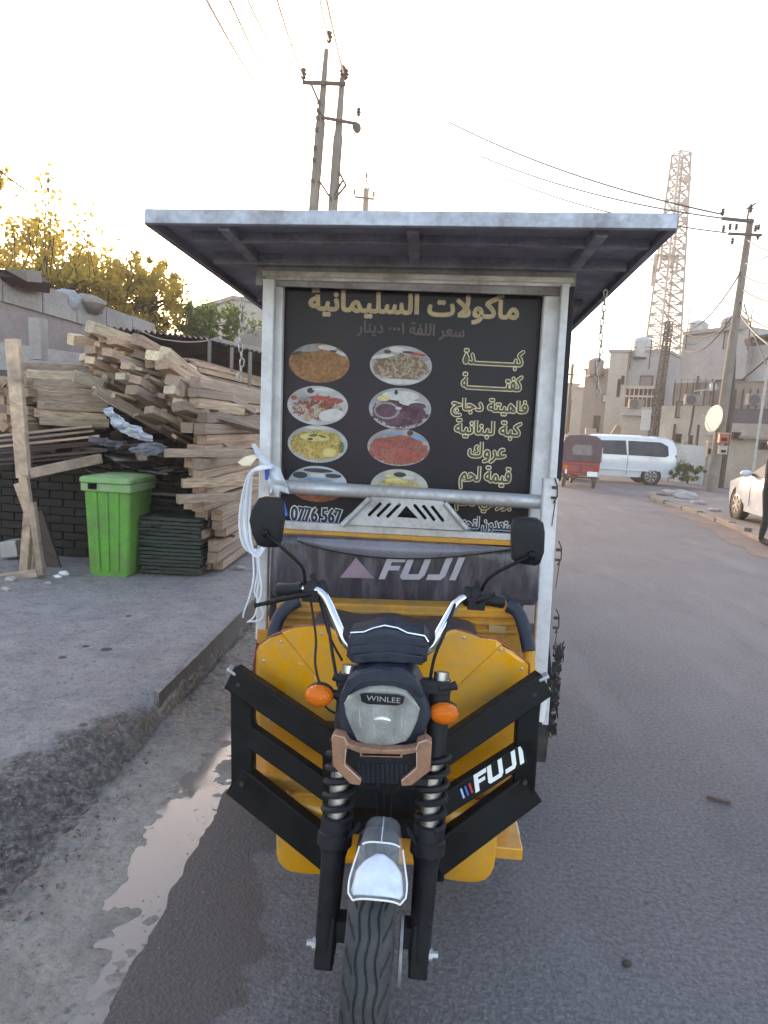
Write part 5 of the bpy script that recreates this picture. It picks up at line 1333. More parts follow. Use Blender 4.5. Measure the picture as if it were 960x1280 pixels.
shed = thing('open_shed', 'low open shed with a corrugated roof behind the timber heap', 'shed', (-3, 11, .15))
def corr(p0, p1, q1, q0, name, nw, mat, amp=.022):
    m = MB(); n = nw*6; top = []; bot = []
    for i in range(n+1):
        t = i/n; dz = Vector((0, 0, amp*math.sin(i/6*2*math.pi)))
        top.append((p0.lerp(p1, t)+dz, q0.lerp(q1, t)+dz))
    vs = []
    for a_, b_ in top: vs += [a_, b_, a_-Vector((0, 0, .006)), b_-Vector((0, 0, .006))]
    fs = []
    for i in range(n):
        k = i*4; fs += [(k, k+1, k+5, k+4), (k+2, k+6, k+7, k+3), (k, k+4, k+6, k+2), (k+1, k+3, k+7, k+5)]
    m.add(vs, fs); return m.build(name, mat, shed, fix=False)
f0, f1 = at(50, 399, y=9.2), at(268, 424, y=10.4); f2 = at(338, 443, y=9.6)
bk0, bk1, bk2 = Vector((f0.x-.3, 13, f0.z-.15)), Vector((f1.x, 13.6, f1.z-.1)), Vector((f2.x+.1, 13.2, f2.z+.12))
for k in range(4):
    a_, b_ = k/4, (k+1)/4-.002
    corr(f0.lerp(f1, a_), f0.lerp(f1, b_), bk0.lerp(bk1, b_), bk0.lerp(bk1, a_), 'roof_sheet', 7, m_corr)
corr(f1+Vector((0, 0, -.02)), f2, bk2, bk1+Vector((0, 0, -.02)), 'roof_sheet', 12, m_corr)
m = MB(); m.bar(f1+Vector((0, 0, .0)), f2+Vector((0, 0, .03)), .05, .03); m.build('roof_edge', m_capc, shed)
m = MB(); m.box((-4.2, 12.9, 1.4), (6.4, .08, 2.9)); m.box((-1.3, 12.4, 1.2), (.6, .08, 2.4)); m.build('back_wall', m_maroon, shed)
for px, py0, py1, y in ((262, 427, 470, 10.0), (290, 434, 480, 9.8), (313, 440, 480, 9.6), (172, 412, 440, 9.8), (59, 402, 470, 9.2)):
    t_ = at(px, py0, y=y); m = MB(); m.tube([(t_.x, t_.y, .1), (t_.x, t_.y, t_.z)], .028, 8); m.build('post', m_iron if px < 200 else m_poleconc, shed, True)
m = MB(); P = [at(165, 408, y=9.0), at(195, 422, y=9.2), at(225, 427, y=9.4), at(250, 427, y=9.6), at(275, 423, y=10)]; m.tube(smooth_path(P), .008, 5)
tag(m.build('cable', m_capc, None, True, loc=P[0]), 'pale cable sagging below the shed roof', 'cable')
# low pale building behind the left post
RW = 1.6
def block(name, pL, pR, DL, DR, ztop_px, depth, mat, label, cat='building', side=None, z0=-.6, parapet=True):
    """building: front face between two directions at distances DL, DR; returns root, front corners, normal"""
    a = at(pL, ztop_px, y=DL); b = at(pR, ztop_px+(pR-pL)*.0, y=DR); zt = a.z
    root = thing(name, label, cat, (a.x, a.y, gz(a.y)))
    d = Vector((b.x-a.x, b.y-a.y, 0)); n_ = Vector((-d.y, d.x, 0)).normalized()*depth
    m = MB(); A_ = Vector((a.x, a.y, z0)); B_ = Vector((b.x, b.y, z0)); up = Vector((0, 0, zt-z0))
    m.hexa([A_, B_, B_+n_, A_+n_, A_+up, B_+up, B_+n_+up, A_+n_+up]); m.build('wall', mat, root)
    if parapet:
        dn_ = d.normalized()*.08; nn = n_.normalized()*.08; m = MB()
        m.hexa([A_-dn_-nn+up+Vector((0, 0, -.02)), B_+dn_-nn+up+Vector((0, 0, -.02)), B_+dn_+n_+nn+up+Vector((0, 0, -.02)), A_-dn_+n_+nn+up+Vector((0, 0, -.02)), A_-dn_-nn+up+Vector((0, 0, .12)), B_+dn_-nn+up+Vector((0, 0, .12)), B_+dn_+n_+nn+up+Vector((0, 0, .12)), A_-dn_+n_+nn+up+Vector((0, 0, .12))])
        m.build('parapet', m_capc if mat is not m_render3 else m_render3, root)

    return root, A_, B_, n_, zt
def inset(root, a, b, px, py0, px1, py1, mat, name='window', frame=True, proud=.03):
    """opening piece on the front face line a-b between photograph directions"""
    d = (b-a); d.z = 0; nrm = Vector((d.y, -d.x, 0)).normalized()
    def hit(px, py):
        v = fwd+rc*((px-480)/F_PX)+uc*((640-py)/F_PX); o = Vector((0, 0, CAM_H)); t = (a-o).dot(nrm)/v.dot(nrm); return o+v*t
    p = hit((px+px1)/2, (py0+py1)/2); w_ = (hit(px1, (py0+py1)/2)-hit(px, (py0+py1)/2)); w_.z = 0; h_ = hit((px+px1)/2, py0).z-hit((px+px1)/2, py1).z
    ux = w_/2; uz_ = Vector((0, 0, h_/2)); m = MB(); e = nrm*proud; f = -nrm*.05
    m.hexa([p-ux-uz_+f, p+ux-uz_+f, p+ux-uz_+e, p-ux-uz_+e, p-ux+uz_+f, p+ux+uz_+f, p+ux+uz_+e, p-ux+uz_+e]); o = m.build(name, mat, root)
    if frame:
        m = MB(); th_ = .05; g_ = nrm*(proud+.015)
        for s0, s1 in ((p-ux-uz_, p+ux-uz_), (p-ux+uz_, p+ux+uz_), (p-ux-uz_, p-ux+uz_), (p+ux-uz_, p+ux+uz_)): m.bar(s0+g_*.6, s1+g_*.6, th_, proud*2.2, nrm.cross((s1-s0).normalized()))
        m.build('frame', m_iron, o)
    return o, hit
rt, a_, b_, n_, zt = block('pale_building', 292, 345, 24, 25, 374, 5, m_render, 'pale low building seen behind the left post of the cart'); 
rt, a_, b_, n_, zt = block('dark_building', 315, 350, 22, 23, 411, .5, m_render3, 'brown wall in front of the pale low building at left', 'wall', parapet=False)

def crown(name, c, rad, n, mat, label, trunk=True, seed=1, lsz=.09, sparse=None, group=None, lo=0.0):
    rnd = random.Random(seed); c = Vector(c); rad = Vector(rad)
    root = thing(name, label, 'tree', (c.x, c.y, gz(c.y)), group)
    lf = MB(); cl = []
    for k in range(int(n/38)):
        while True:
            v = Vector((rnd.uniform(-1, 1), rnd.uniform(-1, 1), rnd.uniform(-1, 1)))
            if .15 < v.length < 1: break
        v = v*(1 if rnd.random() < .75 else 1.12); cl.append((c+Vector((v.x*rad.x, v.y*rad.y, v.z*rad.z)), rnd.uniform(.16, .42)*rad.x*.42))
    for cc, cr in cl:
        for i in range(38):
            d = Vector((rnd.gauss(0, .5), rnd.gauss(0, .5), rnd.gauss(0, .5)))*cr; p = cc+d; s_ = lsz*rnd.uniform(.6, 1.3)
            u = Vector((rnd.gauss(0, 1), rnd.gauss(0, 1), rnd.gauss(0, 1))).normalized(); v = u.cross(Vector((rnd.gauss(0, 1), rnd.gauss(0, 1), rnd.gauss(0, 1)))).normalized()
            lf.add([p-u*s_, p-v*s_*.45, p+u*s_, p+v*s_*.45], [(0, 1, 2, 3)])
    fo = lf.build('foliage', mat, root, fix=False)
    if not trunk: return root
    tr = MB(); base = Vector((c.x+.2, c.y, gz(c.y)-.1)); fork = Vector((c.x, c.y, c.z-rad.z*.75))
    tr.tube([base, base.lerp(fork, .5)+Vector((.08, 0, 0)), fork], [.17, .13, .10], 8); tr.build('trunk', m_bark, root, True)
    br_ = MB()
    for cc, cr in cl[::3]:
        mid = fork.lerp(cc, .5)+Vector((rnd.uniform(-.2, .2), 0, rnd.uniform(-.1, .25))); br_.tube([fork, mid, cc], [.045, .022, .008], 5, cap=False)
    o = br_.build('branch', m_bark, root, fix=False); o['kind'] = 'stuff'
    return root
def ctree(px, py, y, rx, rz, **k): crown('tree', at(px, py, y=y), (rx, rx*.8, rz), **k)
ctree(40, 345, 15, 1.9, .95, n=4300, mat=m_leaf, label='broad leafy tree above the plaster wall at the left edge', seed=2, lsz=.075)
ctree(-20, 300, 15, 1.4, 1.5, n=1100, mat=m_leaf, label='tall thin branches of a tree cut by the left edge', seed=3, lsz=.08)
ctree(150, 372, 16, 1.5, .9, n=3600, mat=m_leaf, label='sunlit rounded tree in the middle of the row above the shed', seed=4, lsz=.075)
ctree(182, 360, 17, .8, .8, n=2200, mat=m_leaf, label='upright sparse tree crown against the glare', seed=5, lsz=.075)
ctree(248, 400, 18, 1.4, .5, n=2600, mat=m_leafg, label='low green tree nearest the cart above the shed roof', seed=6, lsz=.08)
ctree(100, 372, 17, 1.6, .7, n=3000, mat=m_leaf, label='dense tree filling the gap between its two taller neighbours', seed=8, lsz=.08)
# loose high twigs with single leaves
rnd = random.Random(12); tw = thing('climbing_branch', 'thin high twigs with scattered single leaves at the upper left', 'branch', (-6, 12, 0))
lv_ = MB(); bt = MB()
for k in range(14):
    px = rnd.uniform(-10, 118); top = rnd.uniform(200, 300)+max(0, px-40)*.5; P = [at(px+rnd.uniform(-14, 14), 345, y=13), at(px+rnd.uniform(-8, 8), (345+top)/2, y=13), at(px, top, y=13)]
    bt.tube(smooth_path(P), [.010]*9, 4, cap=False)
    for i in range(34):
        t = rnd.random()**.7; q = P[0].lerp(P[1], t*2) if t < .5 else P[1].lerp(P[2], t*2-1); p = q+Vector((rnd.gauss(0, .13), rnd.gauss(0, .13), rnd.gauss(0, .10))); s_ = rnd.uniform(.03, .075)
        u = Vector((rnd.gauss(0, 1), rnd.gauss(0, .6), rnd.gauss(0, 1))).normalized(); v = u.cross(Vector((rnd.gauss(0, 1), 1, rnd.gauss(0, 1)))).normalized()
        lv_.add([p-u*s_, p-v*s_*.6, p+u*s_, p+v*s_*.6], [(0, 1, 2, 3)])
o = lv_.build('foliage', m_leaf, tw, fix=False); o = bt.build('twig', m_bark, tw, fix=False); o['kind'] = 'stuff'

sprinkle(420, lambda r_: (-.77-abs(r_.gauss(0, .05)) if r_.random() < .4 else -.77+abs(r_.gauss(0, .12)), r_.uniform(1.1, 3.6), -.001, r_.uniform(.002, .007)), 'grit', m_kerb, 'loose grit along the broken asphalt edge by the channel', 'grit', seed=4)
sprinkle(260, lambda r_: (r_.uniform(-.5, 2.5), 1.2+8*r_.random()**1.5, .0, r_.uniform(.002, .006)), 'road_grit', m_kerb, 'fine grit scattered over the open asphalt right of the cart', 'grit', seed=5)
sprinkle(700, lambda r_: (r_.uniform(-1.9, -1.15), r_.uniform(1.5, 3.1), -.012+.015*r_.random(), r_.uniform(.004, .014)), 'mud_clods', m_wooddk, 'dark clods and splinters in the mud at the lower left', 'clods', seed=6)
sprinkle(500, lambda r_: (r_.uniform(-4.4, -1.5), r_.uniform(5.2, 6.0), .152, r_.uniform(.004, .018)), 'wood_chips', m_wood, 'wood chips and dust at the foot of the timber and the bin', 'wood chips', seed=7)
for i, (px, py, s_) in enumerate(((107, 808, .02), (133, 812, .03), (78, 822, .02), (137, 907, .03), (104, 906, .016), (160, 770, .015))):
    q = at(px, py, z=.152); m = MB(); m.lathe([(0, s_*1.3), (.003, s_)], (0, 0, 0), 'Z', 9); o = m.build('stain_blob', m_wooddk, None); o.location = q; o.rotation_euler = (0, 0, i)
    tag(o, 'flat dark spot %s on the pale concrete slab' % ('left of the middle', 'in the middle', 'at far left', 'near the broken front edge', 'beside the one near the broken edge', 'towards the bin')[i], 'stain')
# ---------------------------------------------------------------- poles, tower and wires
def insulator(m, p, s_=1.0):
    m.lathe([(0, .02*s_), (.05*s_, .06*s_), (.07*s_, .03*s_), (.11*s_, .075*s_), (.13*s_, .03*s_), (.18*s_, .06*s_), (.22*s_, .02*s_)], p, 'Z', 8)
tp_ = thing('utility_pole', 'twin concrete power pole rising above the middle of the cart roof', 'utility pole', (at(393, 262, y=18).x-.2, 18, -.1))
def vline(px, py, y, zb=-.2, lean=0): t_ = at(px, py, y=y); return Vector((t_.x-lean, t_.y, zb)), t_
for (px, py, r1), (bx_, by_) in (((408, 62, .055), (392, 262)), ((428, 97, .065), (416, 262))):
    t_ = at(px, py, y=18); b0 = at(bx_, by_, y=18); d = b0-t_; g0 = t_+d*(t_.z+.2)/(-d.z)
    m = MB(); m.tube([g0, t_+d*.45, t_+d*.42, t_], [.15, .12, .095, r1], 10); m.build('pole_shaft', m_poleconc, tp_, True)
for p, q, w_ in (((378, 103), (432, 105), .09), ((404, 147), (447, 155), .07)):
    m = MB(); m.bar(at(*p, y=17.85), at(*q, y=17.85), w_, .06); m.build('crossarm', m_iron, tp_)
for p, s_ in (((411, 54), 1.3), ((379, 100), 1.3), ((428, 97), 1.3), ((432, 100), 1.2), ((448, 146), 1.0)):
    m = MB(); insulator(m, at(*p, y=17.8), s_); m.build('insulator', m_ins, tp_, True)
m = MB(); m.lathe([(-.08, .02), (-.05, .11), (.05, .11), (.08, .02)], at(446, 160, y=17.8), 'Y', 14); m.build('lamp', m_ins, tp_, True)
for p, q in (((399, 226), (416, 252)), ((405, 150), (399, 138)), ((418, 250), (432, 232)), ((414, 252), (428, 226)), ((424, 215), (433, 233)), ((388, 103), (398, 126))):
    m = MB(); m.bar(at(*p, y=17.9), at(*q, y=17.9), .05, .04); m.build('brace', m_iron, tp_)
for py in (128, 138, 147, 162, 185, 200, 226):
    x = pw(py, [(62, 408), (262, 392)]); m = MB(); m.box(at(x-4, py, y=17.85), (.09, .06, .09)); m.build('bracket', m_iron, tp_)
fpz = thing('utility_pole', 'small far power pole just right of the twin pole', 'utility pole', (at(458, 262, y=42).x, 42, -.4))
b0, t_ = vline(458, 236, 42); m = MB(); m.tube([b0, t_], [.2, .17], 8); m.build('pole_shaft', m_poleconc, fpz, True)
m = MB(); m.bar(at(443, 246, y=41.7), at(468, 249, y=41.7), .12, .08); m.bar(at(456, 236, y=41.8), at(458, 224, y=41.8), .06, .05, (1, 0, 0)); m.bar(at(461, 236, y=41.8), at(458.5, 224, y=41.8), .06, .05, (1, 0, 0)); m.build('crossarm', m_iron, fpz)
for p in ((443, 244), (467, 247), (458, 223)):
    m = MB(); insulator(m, at(*p, y=41.7), 1.6); m.build('insulator', m_ins, fpz, True)

rp_ = thing('utility_pole', 'tall concrete power pole on the right pavement with a satellite dish', 'utility pole', at(890, 612, y=24))
b0 = at(889, 615, y=24); t_ = at(938, 274, y=24); d = t_-b0
m = MB(); m.tube([b0-d*.03, b0+d*.30, b0+d*.7, t_], [.20, .17, .13, .10], 10); m.build('pole_shaft', m_poleconc, rp_, True)
m = MB(); m.tube([at(900, 610, y=24.1), at(914, 510, y=24.1), at(918, 430, y=24.1)], [.12, .10, .07], 8); m.build('splint', m_bark, rp_, True)
for p, q, w_ in (((902, 273), (942, 277), .10), ((910, 292), (952, 294), .08)):
    m = MB(); m.bar(at(*p, y=23.8), at(*q, y=23.8), w_, .08); m.build('crossarm', m_iron, rp_)
for p, s_ in (((903, 270), 1.1), ((904, 290), 1.0), ((912, 288), 1.0), ((920, 288), 1.0), ((915, 306), 1.0), ((944, 290), 1.0), ((948, 288), .9), ((938, 266), 1.2), ((947, 300), .9)):
    m = MB(); insulator(m, at(*p, y=23.75), s_); m.build('insulator', m_ins, rp_, True)
m = MB(); m.tube([at(934, 275, y=24), at(936, 262, y=24), at(939, 255, y=24)], .03, 6); m.bar(at(932, 262, y=24), at(945, 254, y=24), .05, .04); m.build('top_bracket', m_iron, rp_)
m = MB(); c = at(892, 523, y=23.7); n = 18; rings = []
ax_ = Vector((-.95, -.20, .12)).normalized(); e1 = ax_.cross(Vector((0, 0, 1))).normalized(); e2 = e1.cross(ax_)
for k, (r_, dd) in enumerate(((.46, 0), (.44, -.03), (.33, -.09), (.18, -.13), (.04, -.145), (.04, -.16), (.18, -.145), (.33, -.105), (.45, -.045))): rings.append([c+ax_*dd+(e1*math.cos(2*math.pi*i/n)+e2*math.sin(2*math.pi*i/n))*r_ for i in range(n)])
m.loft(rings); m.tube([c-ax_*.14, at(902, 527, y=24)], .02, 6); m.tube([c-e2*.44, c+ax_*.38], .010, 5); m.ball(c+ax_*.38, .04, 8, 6)
tag(m.build('satellite_dish', m_dish, None, True, loc=c), 'white satellite dish fixed to the power pole on the right', 'satellite dish')
def meter(px, py, y, w_, h_, mat, label):
    c = at(px, py, y=y); r_ = thing('meter_box', label, 'meter box', c); m = MB(); m.box(c, (w_, .16, h_)); m.build('case', mat, r_, bevel=.01)
    m = MB(); m.box(c+Vector((0, -.085, -h_*.1)), (w_*.6, .02, h_*.35)); m.build('window', m_dark, r_)
    m = MB(); m.box(c+Vector((0, 0, h_*.5+.015)), (w_*1.12, .2, .03)); m.build('hood', m_render, r_)
meter(904, 548, 23.6, .30, .32, m_meter, 'red meter box on the pole below the dish'); meter(903, 563, 23.6, .26, .26, m_render, 'beige meter box just below the red one')
meter(886, 562, 23.7, .14, .5, m_render3, 'narrow brown meter box left of the red one')

# steel lattice pole
lp = thing('lattice_pole', 'dark leaning steel lattice pole behind the white minibus', 'lattice pole', at(812, 566, y=33))
t_ = at(837, 402, y=33); b_ = at(809, 600, y=33)
def lattice(root, b_, t_, wb, wt, nseg, r_, mat, names=('leg', 'lacing'), rz=0.3):
    rot = Matrix.Rotation(rz, 3, 'Z'); cs = [rot @ Vector((x, y, 0)) for x, y in ((-1, -1), (1, -1), (1, 1), (-1, 1))]
    L = lambda k, t: b_.lerp(t_, t)+cs[k]*((wb+(wt-wb)*t)/2)
    for k in range(4): m = MB(); m.tube([L(k, 0), L(k, 1)], r_, 5); m.build(names[0], mat, root)
    m = MB()
    for s_ in range(nseg):
        for k in range(4):
            a, b = s_/nseg, (s_+1)/nseg; m.tube([L(k, a), L((k+1) % 4, b)], r_*.55, 4, cap=False); m.tube([L((k+1) % 4, a), L(k, b)], r_*.55, 4, cap=False); m.tube([L(k, b), L((k+1) % 4, b)], r_*.6, 4, cap=False)
    o = m.build(names[1], mat, root, fix=False); o['kind'] = 'stuff'; return L
lattice(lp, b_, t_, .36, .22, 22, .038, m_polewood)
b0 = at(878, 560, y=22)
tw_ = thing('lattice_tower', 'tall pale telecom lattice tower behind the buildings with small dishes', 'tower', at(824, 600, y=80))
b_ = at(820, 490, y=80)+Vector((-.4, 0, -6)); t_ = at(852, 192, y=80); b_.x = at(812, 600, y=80).x
L = lattice(tw_, b_, t_, 3.3, 1.35, 26, .13, m_tower)
m = MB()
for k in (0, 2): p = L(k, 1); m.tube([p, p+Vector((0, 0, 1.6+.4*k))], .035, 5)
m.build('aerial', m_tower, tw_)
for px, py, s_ in ((859, 224, .35), (857, 253, .3), (858, 260, .25), (856, 275, .28), (855, 310, .2)):
    m = MB(); c = at(px, py, y=79); m.lathe([(-.12, .1), (-.1, s_*1.3), (.12, s_*1.3), (.14, .1)], c, 'Y', 12); m.build('drum_antenna', m_tower, tw_, True)
for px, py in ((818, 330), (816, 345), (826, 322), (840, 322), (846, 330)):
    m = MB(); m.box(at(px, py, y=79), (.3, .2, 2.2)); m.build('panel_antenna', m_tower, tw_)
m = MB(); c = at(832, 322, y=80); m.box(c, (2.6, 2.6, .08)); m.build('platform', m_tower, tw_)
# wires
def wire(P, sag, r_, label, i=0):
    p, q = P; n = 16; pts = []
    for k in range(n+1):
        t = k/n; v = p.lerp(q, t); v.z -= sag*4*t*(1-t); pts.append(v)
    m = MB(); m.tube(pts, r_*(2.3 if p.z > 4.5 and p.y < 12 else 2.0), 5, cap=False); tag(m.build('overhead_wire', m_wire, None, True, fix=False, loc=p), label, 'wire')
WL = [((248, -18, 9), (320, 105, 18), .010, 'leftmost black overhead wire crossing the upper sky'), ((281, -12, 9), (332, 92, 18), .009, 'second overhead wire from the left in the upper sky'), ((304, -12, 9), (343, 64, 18), .008, 'third faint overhead wire from the left in the upper sky'),
      ((342, -12, 10), (379, 96, 17.8), .009, 'overhead wire reaching the left insulator of the twin pole'), ((397, -12, 10), (411, 50, 17.8), .009, 'overhead wire reaching the top insulator of the twin pole'), ((405, -12, 10), (430, 92, 17.8), .010, 'overhead wire reaching the right insulator of the twin pole')]
for p, q, r_, l in WL: wire((at(p[0], p[1], y=p[2]), at(q[0], q[1], y=q[2])), .05, r_, l)
WR = [((560, 152, 30), (903, 268, 23.8), .014, .35, 'uppermost long wire running right to the power pole'), ((600, 195, 30), (904, 273, 23.8), .013, .3, 'middle long wire running right to the power pole'), ((630, 222, 30), (908, 291, 23.8), .012, .3, 'lowest long wire running right to the power pole'),
      ((990, 320, 18), (935, 300, 23.8), .012, .1, 'wire leaving the power pole to the right below the crossarm'), ((990, 352, 18), (931, 345, 23.8), .014, .15, 'thick wire leaving the pole to the right at mid height'),
      ((990, 378, 18), (929, 362, 23.8), .014, .15, 'wire leaving the pole to the right under the thick one'), ((990, 445, 18), (925, 392, 23.8), .014, .2, 'wire dropping steeply to the right edge from the pole'),
      ((838, 405, 32.5), (926, 340, 23.8), .013, .9, 'slack wire between the lattice pole and the power pole'), ((838, 412, 32.5), (926, 378, 23.8), .012, 1.3, 'deeply sagging wire between the two poles'),
      ((842, 402, 32.5), (925, 395, 23.8), .012, .7, 'low wire between the lattice pole and the power pole'), ((930, 380, 23.8), (958, 455, 20), .012, .1, 'wire falling from the pole to the grey wall'),
      ((990, 410, 18), (926, 385, 23.8), .012, .25, 'wire running to the right edge just above the steep one'), ((838, 420, 32.5), (870, 430, 30), .012, .15, 'short wire from the lattice pole to the roof behind'),
      ((990, 300, 16), (932, 330, 23.8), .011, .1, 'wire rising to the right edge from the pole')]
for p, q, r_, s_, l in WR: wire((at(*p[:2], y=p[2]), at(*q[:2], y=q[2])), s_, r_, l)
wire((at(-10, 205, y=12), at(36, 240, y=13)), .02, .008, 'short dark wire at the upper left edge among the twigs')

# ---------------------------------------------------------------- buildings on the right
b_, a0, b0, n0, z0 = block('far_house', 700, 724, 52, 52, 480, 8, m_render, 'narrow far beige house just right of the black cart edge')
inset(b_, a0, b0, 709, 500, 714, 540, m_dark)
m = MB(); p = at(716, 455, y=47); m.tube([Vector((p.x, p.y, -.5)), p], .10, 8); m.bar(at(711, 468, y=47), at(722, 469, y=47), .1, .08); tag(m.build('utility_pole', m_iron, None, True, loc=(p.x, p.y, -.4)), 'thin dark far pole beside the far beige house', 'utility pole')
b_, a0, b0, n0, z0 = block('beige_shop', 716, 745, 46, 45, 486, 8, m_render, 'low beige house behind the red rickshaw')
b_, a0, b0, n0, z0 = block('brown_house', 732, 768, 42, 41, 463, 7, m_render3, 'brown brick house with a pale window left of the tall beige house')
inset(b_, a0, b0, 753, 493, 764, 503, m_render4); inset(b_, a0, b0, 742, 520, 749, 540, m_dark)
b_, a0, b0, n0, z0 = block('beige_house', 768, 833, 38, 36.5, 441, 7, m_render2, 'tall beige house with a dark slit window left of the lattice pole')
b_2, a2, b2, n2, z2 = block('sunlit_face_block', 763, 786, 37.6, 37.2, 440, 3, m_render, 'narrow block with the sunlit face of the tall house put into its warm beige')  # added block; its warm render paints the sunlit face of the house
inset(b_2, a2, b2, 772, 474, 775, 496, m_dark); inset(b_2, a2, b2, 777, 470, 780, 480, m_dark)
inset(b_, a0, b0, 800, 470, 815, 490, m_render3)
# terrace of the middle house with railing
tr_ = thing('terrace_house', 'low cluttered house with terrace railings beside the lattice pole', 'house', (at(790, 590, y=34).x, 34, -.3))
def fbox(p, q, y0, y1, dep, mat, name, par, z0=None):
    a = at(p[0], p[1], y=y0); b = at(q[0], q[1], y=y1); m = MB(); zt = a.z; zb = b.z if z0 is None else z0
    d = Vector((b.x-a.x, b.y-a.y, 0)); n_ = Vector((-d.y, d.x, 0)).normalized()*dep
    A_ = Vector((a.x, a.y, zb)); B_ = Vector((b.x, b.y, zb)); up = Vector((0, 0, zt-zb)); m.hexa([A_, B_, B_+n_, A_+n_, A_+up, B_+up, B_+n_+up, A_+n_+up]); return m.build(name, mat, par)
fbox((778, 520), (836, 590), 34.5, 33, 2.5, m_render, 'wall', tr_, -.6); fbox((776, 508), (836, 521), 34.3, 32.8, 2.7, m_render2, 'terrace_slab', tr_)
for k in range(9): x = 783+k*5.6; fbox((x, 484-k*.2), (x+1.2, 512), 34.3, 34.3, .06, m_iron, 'baluster', tr_)
fbox((781, 482), (832, 486), 34.25, 33, .08, m_render, 'handrail', tr_); fbox((781, 494), (832, 497), 34.25, 33, .08, m_render, 'handrail', tr_)
fbox((790, 540), (800, 585), 34.2, 34.0, .1, m_dark, 'door', tr_); fbox((803, 512), (812, 538), 32.6, 32.5, .1, m_dish, 'sign_panel', tr_)
fbox((760, 545), (775, 590), 36, 36, .2, m_render4, 'side_gate', tr_, -.6); fbox((733, 535), (742, 575), 39, 39, .3, m_capc, 'pillar', tr_, -.6)
m = MB(); m.bar(at(757, 560, y=36), at(774, 533, y=36), .35, .3); m.build('stair_flight', m_render3, tr_)

mb = thing('corner_house', 'large two storey house on the right with a grey upper block', 'house', (at(900, 590, y=31).x, 31, -.3))
def wl3(P, z0, zt, dep, mat, name, par=mb):
    """upright block whose front runs between two (px, y) stations"""
    (pa, ya), (pb, yb) = P; a = at(pa, 520, y=ya); b = at(pb, 520, y=yb); d = Vector((b.x-a.x, b.y-a.y, 0)); n_ = Vector((-d.y, d.x, 0)).normalized()*dep
    A_ = Vector((a.x, a.y, z0)); B_ = Vector((b.x, b.y, z0)); up = Vector((0, 0, zt-z0)); m = MB(); m.hexa([A_, B_, B_+n_, A_+n_, A_+up, B_+up, B_+n_+up, A_+n_+up]); o = m.build(name, mat, par); return A_, B_, n_
za = at(855, 420, y=33).z; zb_ = at(855, 477, y=33).z
A_, B_, nn_ = wl3(((843, 33), (925, 30)), zb_, za, 5, m_render2, 'upper_block'); wl3(((921, 30.5), (1010, 27.5)), zb_-.1, za-.55, 5, m_render2, 'upper_block')
wl3(((842, 32.8), (912, 30.2)), za, za+.16, 5.3, m_capc, 'parapet')
zg = -.6; zr = at(880, 533, y=31).z; zm = at(880, 505, y=31).z
wl3(((838, 33.2), (1010, 28)), zr, zb_+.02, 4, m_render3, 'recessed_terrace_wall')
wl3(((826, 32.4), (888, 30.2)), zg, zm-.1, 2.2, m_render, 'wall'); wl3(((826, 32.25), (888, 30.05)), zg, zr-.85, .12, m_render4, 'painted_panel')
for k, px in enumerate((829, 843, 858, 873, 887)): wl3(((px, 32.1-k*.5), (px+1.4, 32.05-k*.5)), zg, zr-.75+(.8 if k in (1, 3) else 0), .1, m_sidingdk if k in (1, 3) else m_capc, 'pilaster')
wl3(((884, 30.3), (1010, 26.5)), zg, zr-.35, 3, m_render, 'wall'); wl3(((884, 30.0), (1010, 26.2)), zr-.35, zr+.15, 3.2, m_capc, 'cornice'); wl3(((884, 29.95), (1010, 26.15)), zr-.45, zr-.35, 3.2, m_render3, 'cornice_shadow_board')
wl3(((889, 30.2), (1010, 26.4)), zr+.15, zr+.75, .08, m_sidingdk, 'railing_screen')
for k in range(12):
    px = 888+k*9; yy = 30.15-(k*9)*.0305; wl3(((px, yy), (px+1.2, yy-.04)), zr+.15, zr+1.55, .06, m_iron, 'railing_post')
wl3(((838, 32.5), (888, 30.9)), zm-.1, zm+.35, .08, m_render3, 'railing_screen')
for k in range(7):
    px = 839+k*7.6; yy = 32.4-(k*7.6)*.031; wl3(((px, yy), (px+.9, yy-.02)), zm-.1, zm+1.1, .05, m_iron, 'railing_post')
wl3(((838, 32.45), (888, 30.9)), zm+.95, zm+1.05, .06, m_capc, 'handrail')
def mdark(px, py, y, w_, h_, mat=m_dark, name='window', par=mb):
    c = at(px, py, y=y); m = MB(); m.box(c, (w_, .12, h_)); o = m.build(name, mat, par)
    f = MB()
    for dx, dz, a, b in ((0, h_/2, w_+.08, .05), (0, -h_/2, w_+.08, .05), (w_/2, 0, .05, h_), (-w_/2, 0, .05, h_)): f.box(c+Vector((dx, -.07, dz)), (a, .05, b))
    f.build('frame', m_iron, o)
mdark(921, 545, 28.6, .38, .26); mdark(957, 557, 27.4, .5, .30); mdark(848, 512, 31.6, .25, .7, m_render3, 'door')
m = MB(); m.tube([at(961, 452, y=26.5), at(951, 520, y=26.7), at(938, 612, y=27)], .05, 8); m.build('drain_pipe', m_dish, mb, True)
m = MB(); m.tube([at(873, 470, y=30.5), at(864, 530, y=30.7), at(861, 545, y=30.8)], .05, 8); m.build('drain_pipe', m_iron, mb, True)
m = MB(); m.tube([at(893, 478, y=29.7), at(889, 520, y=29.8)], .04, 8); m.build('drain_pipe', m_iron, mb, True)
def ac_unit(px, py, y, label):
    c = at(px, py, y=y); a = thing('air_conditioner', label, 'air conditioner', c); m = MB(); m.box(c, (.7, .3, .45)); m.build('case', m_render3, a, bevel=.02)
    m = MB(); m.lathe([(0, .21), (-.02, .19)], c+Vector((-.12, -.155, 0)), 'Y', 16); m.build('fan_grille', m_sidingdk, a)
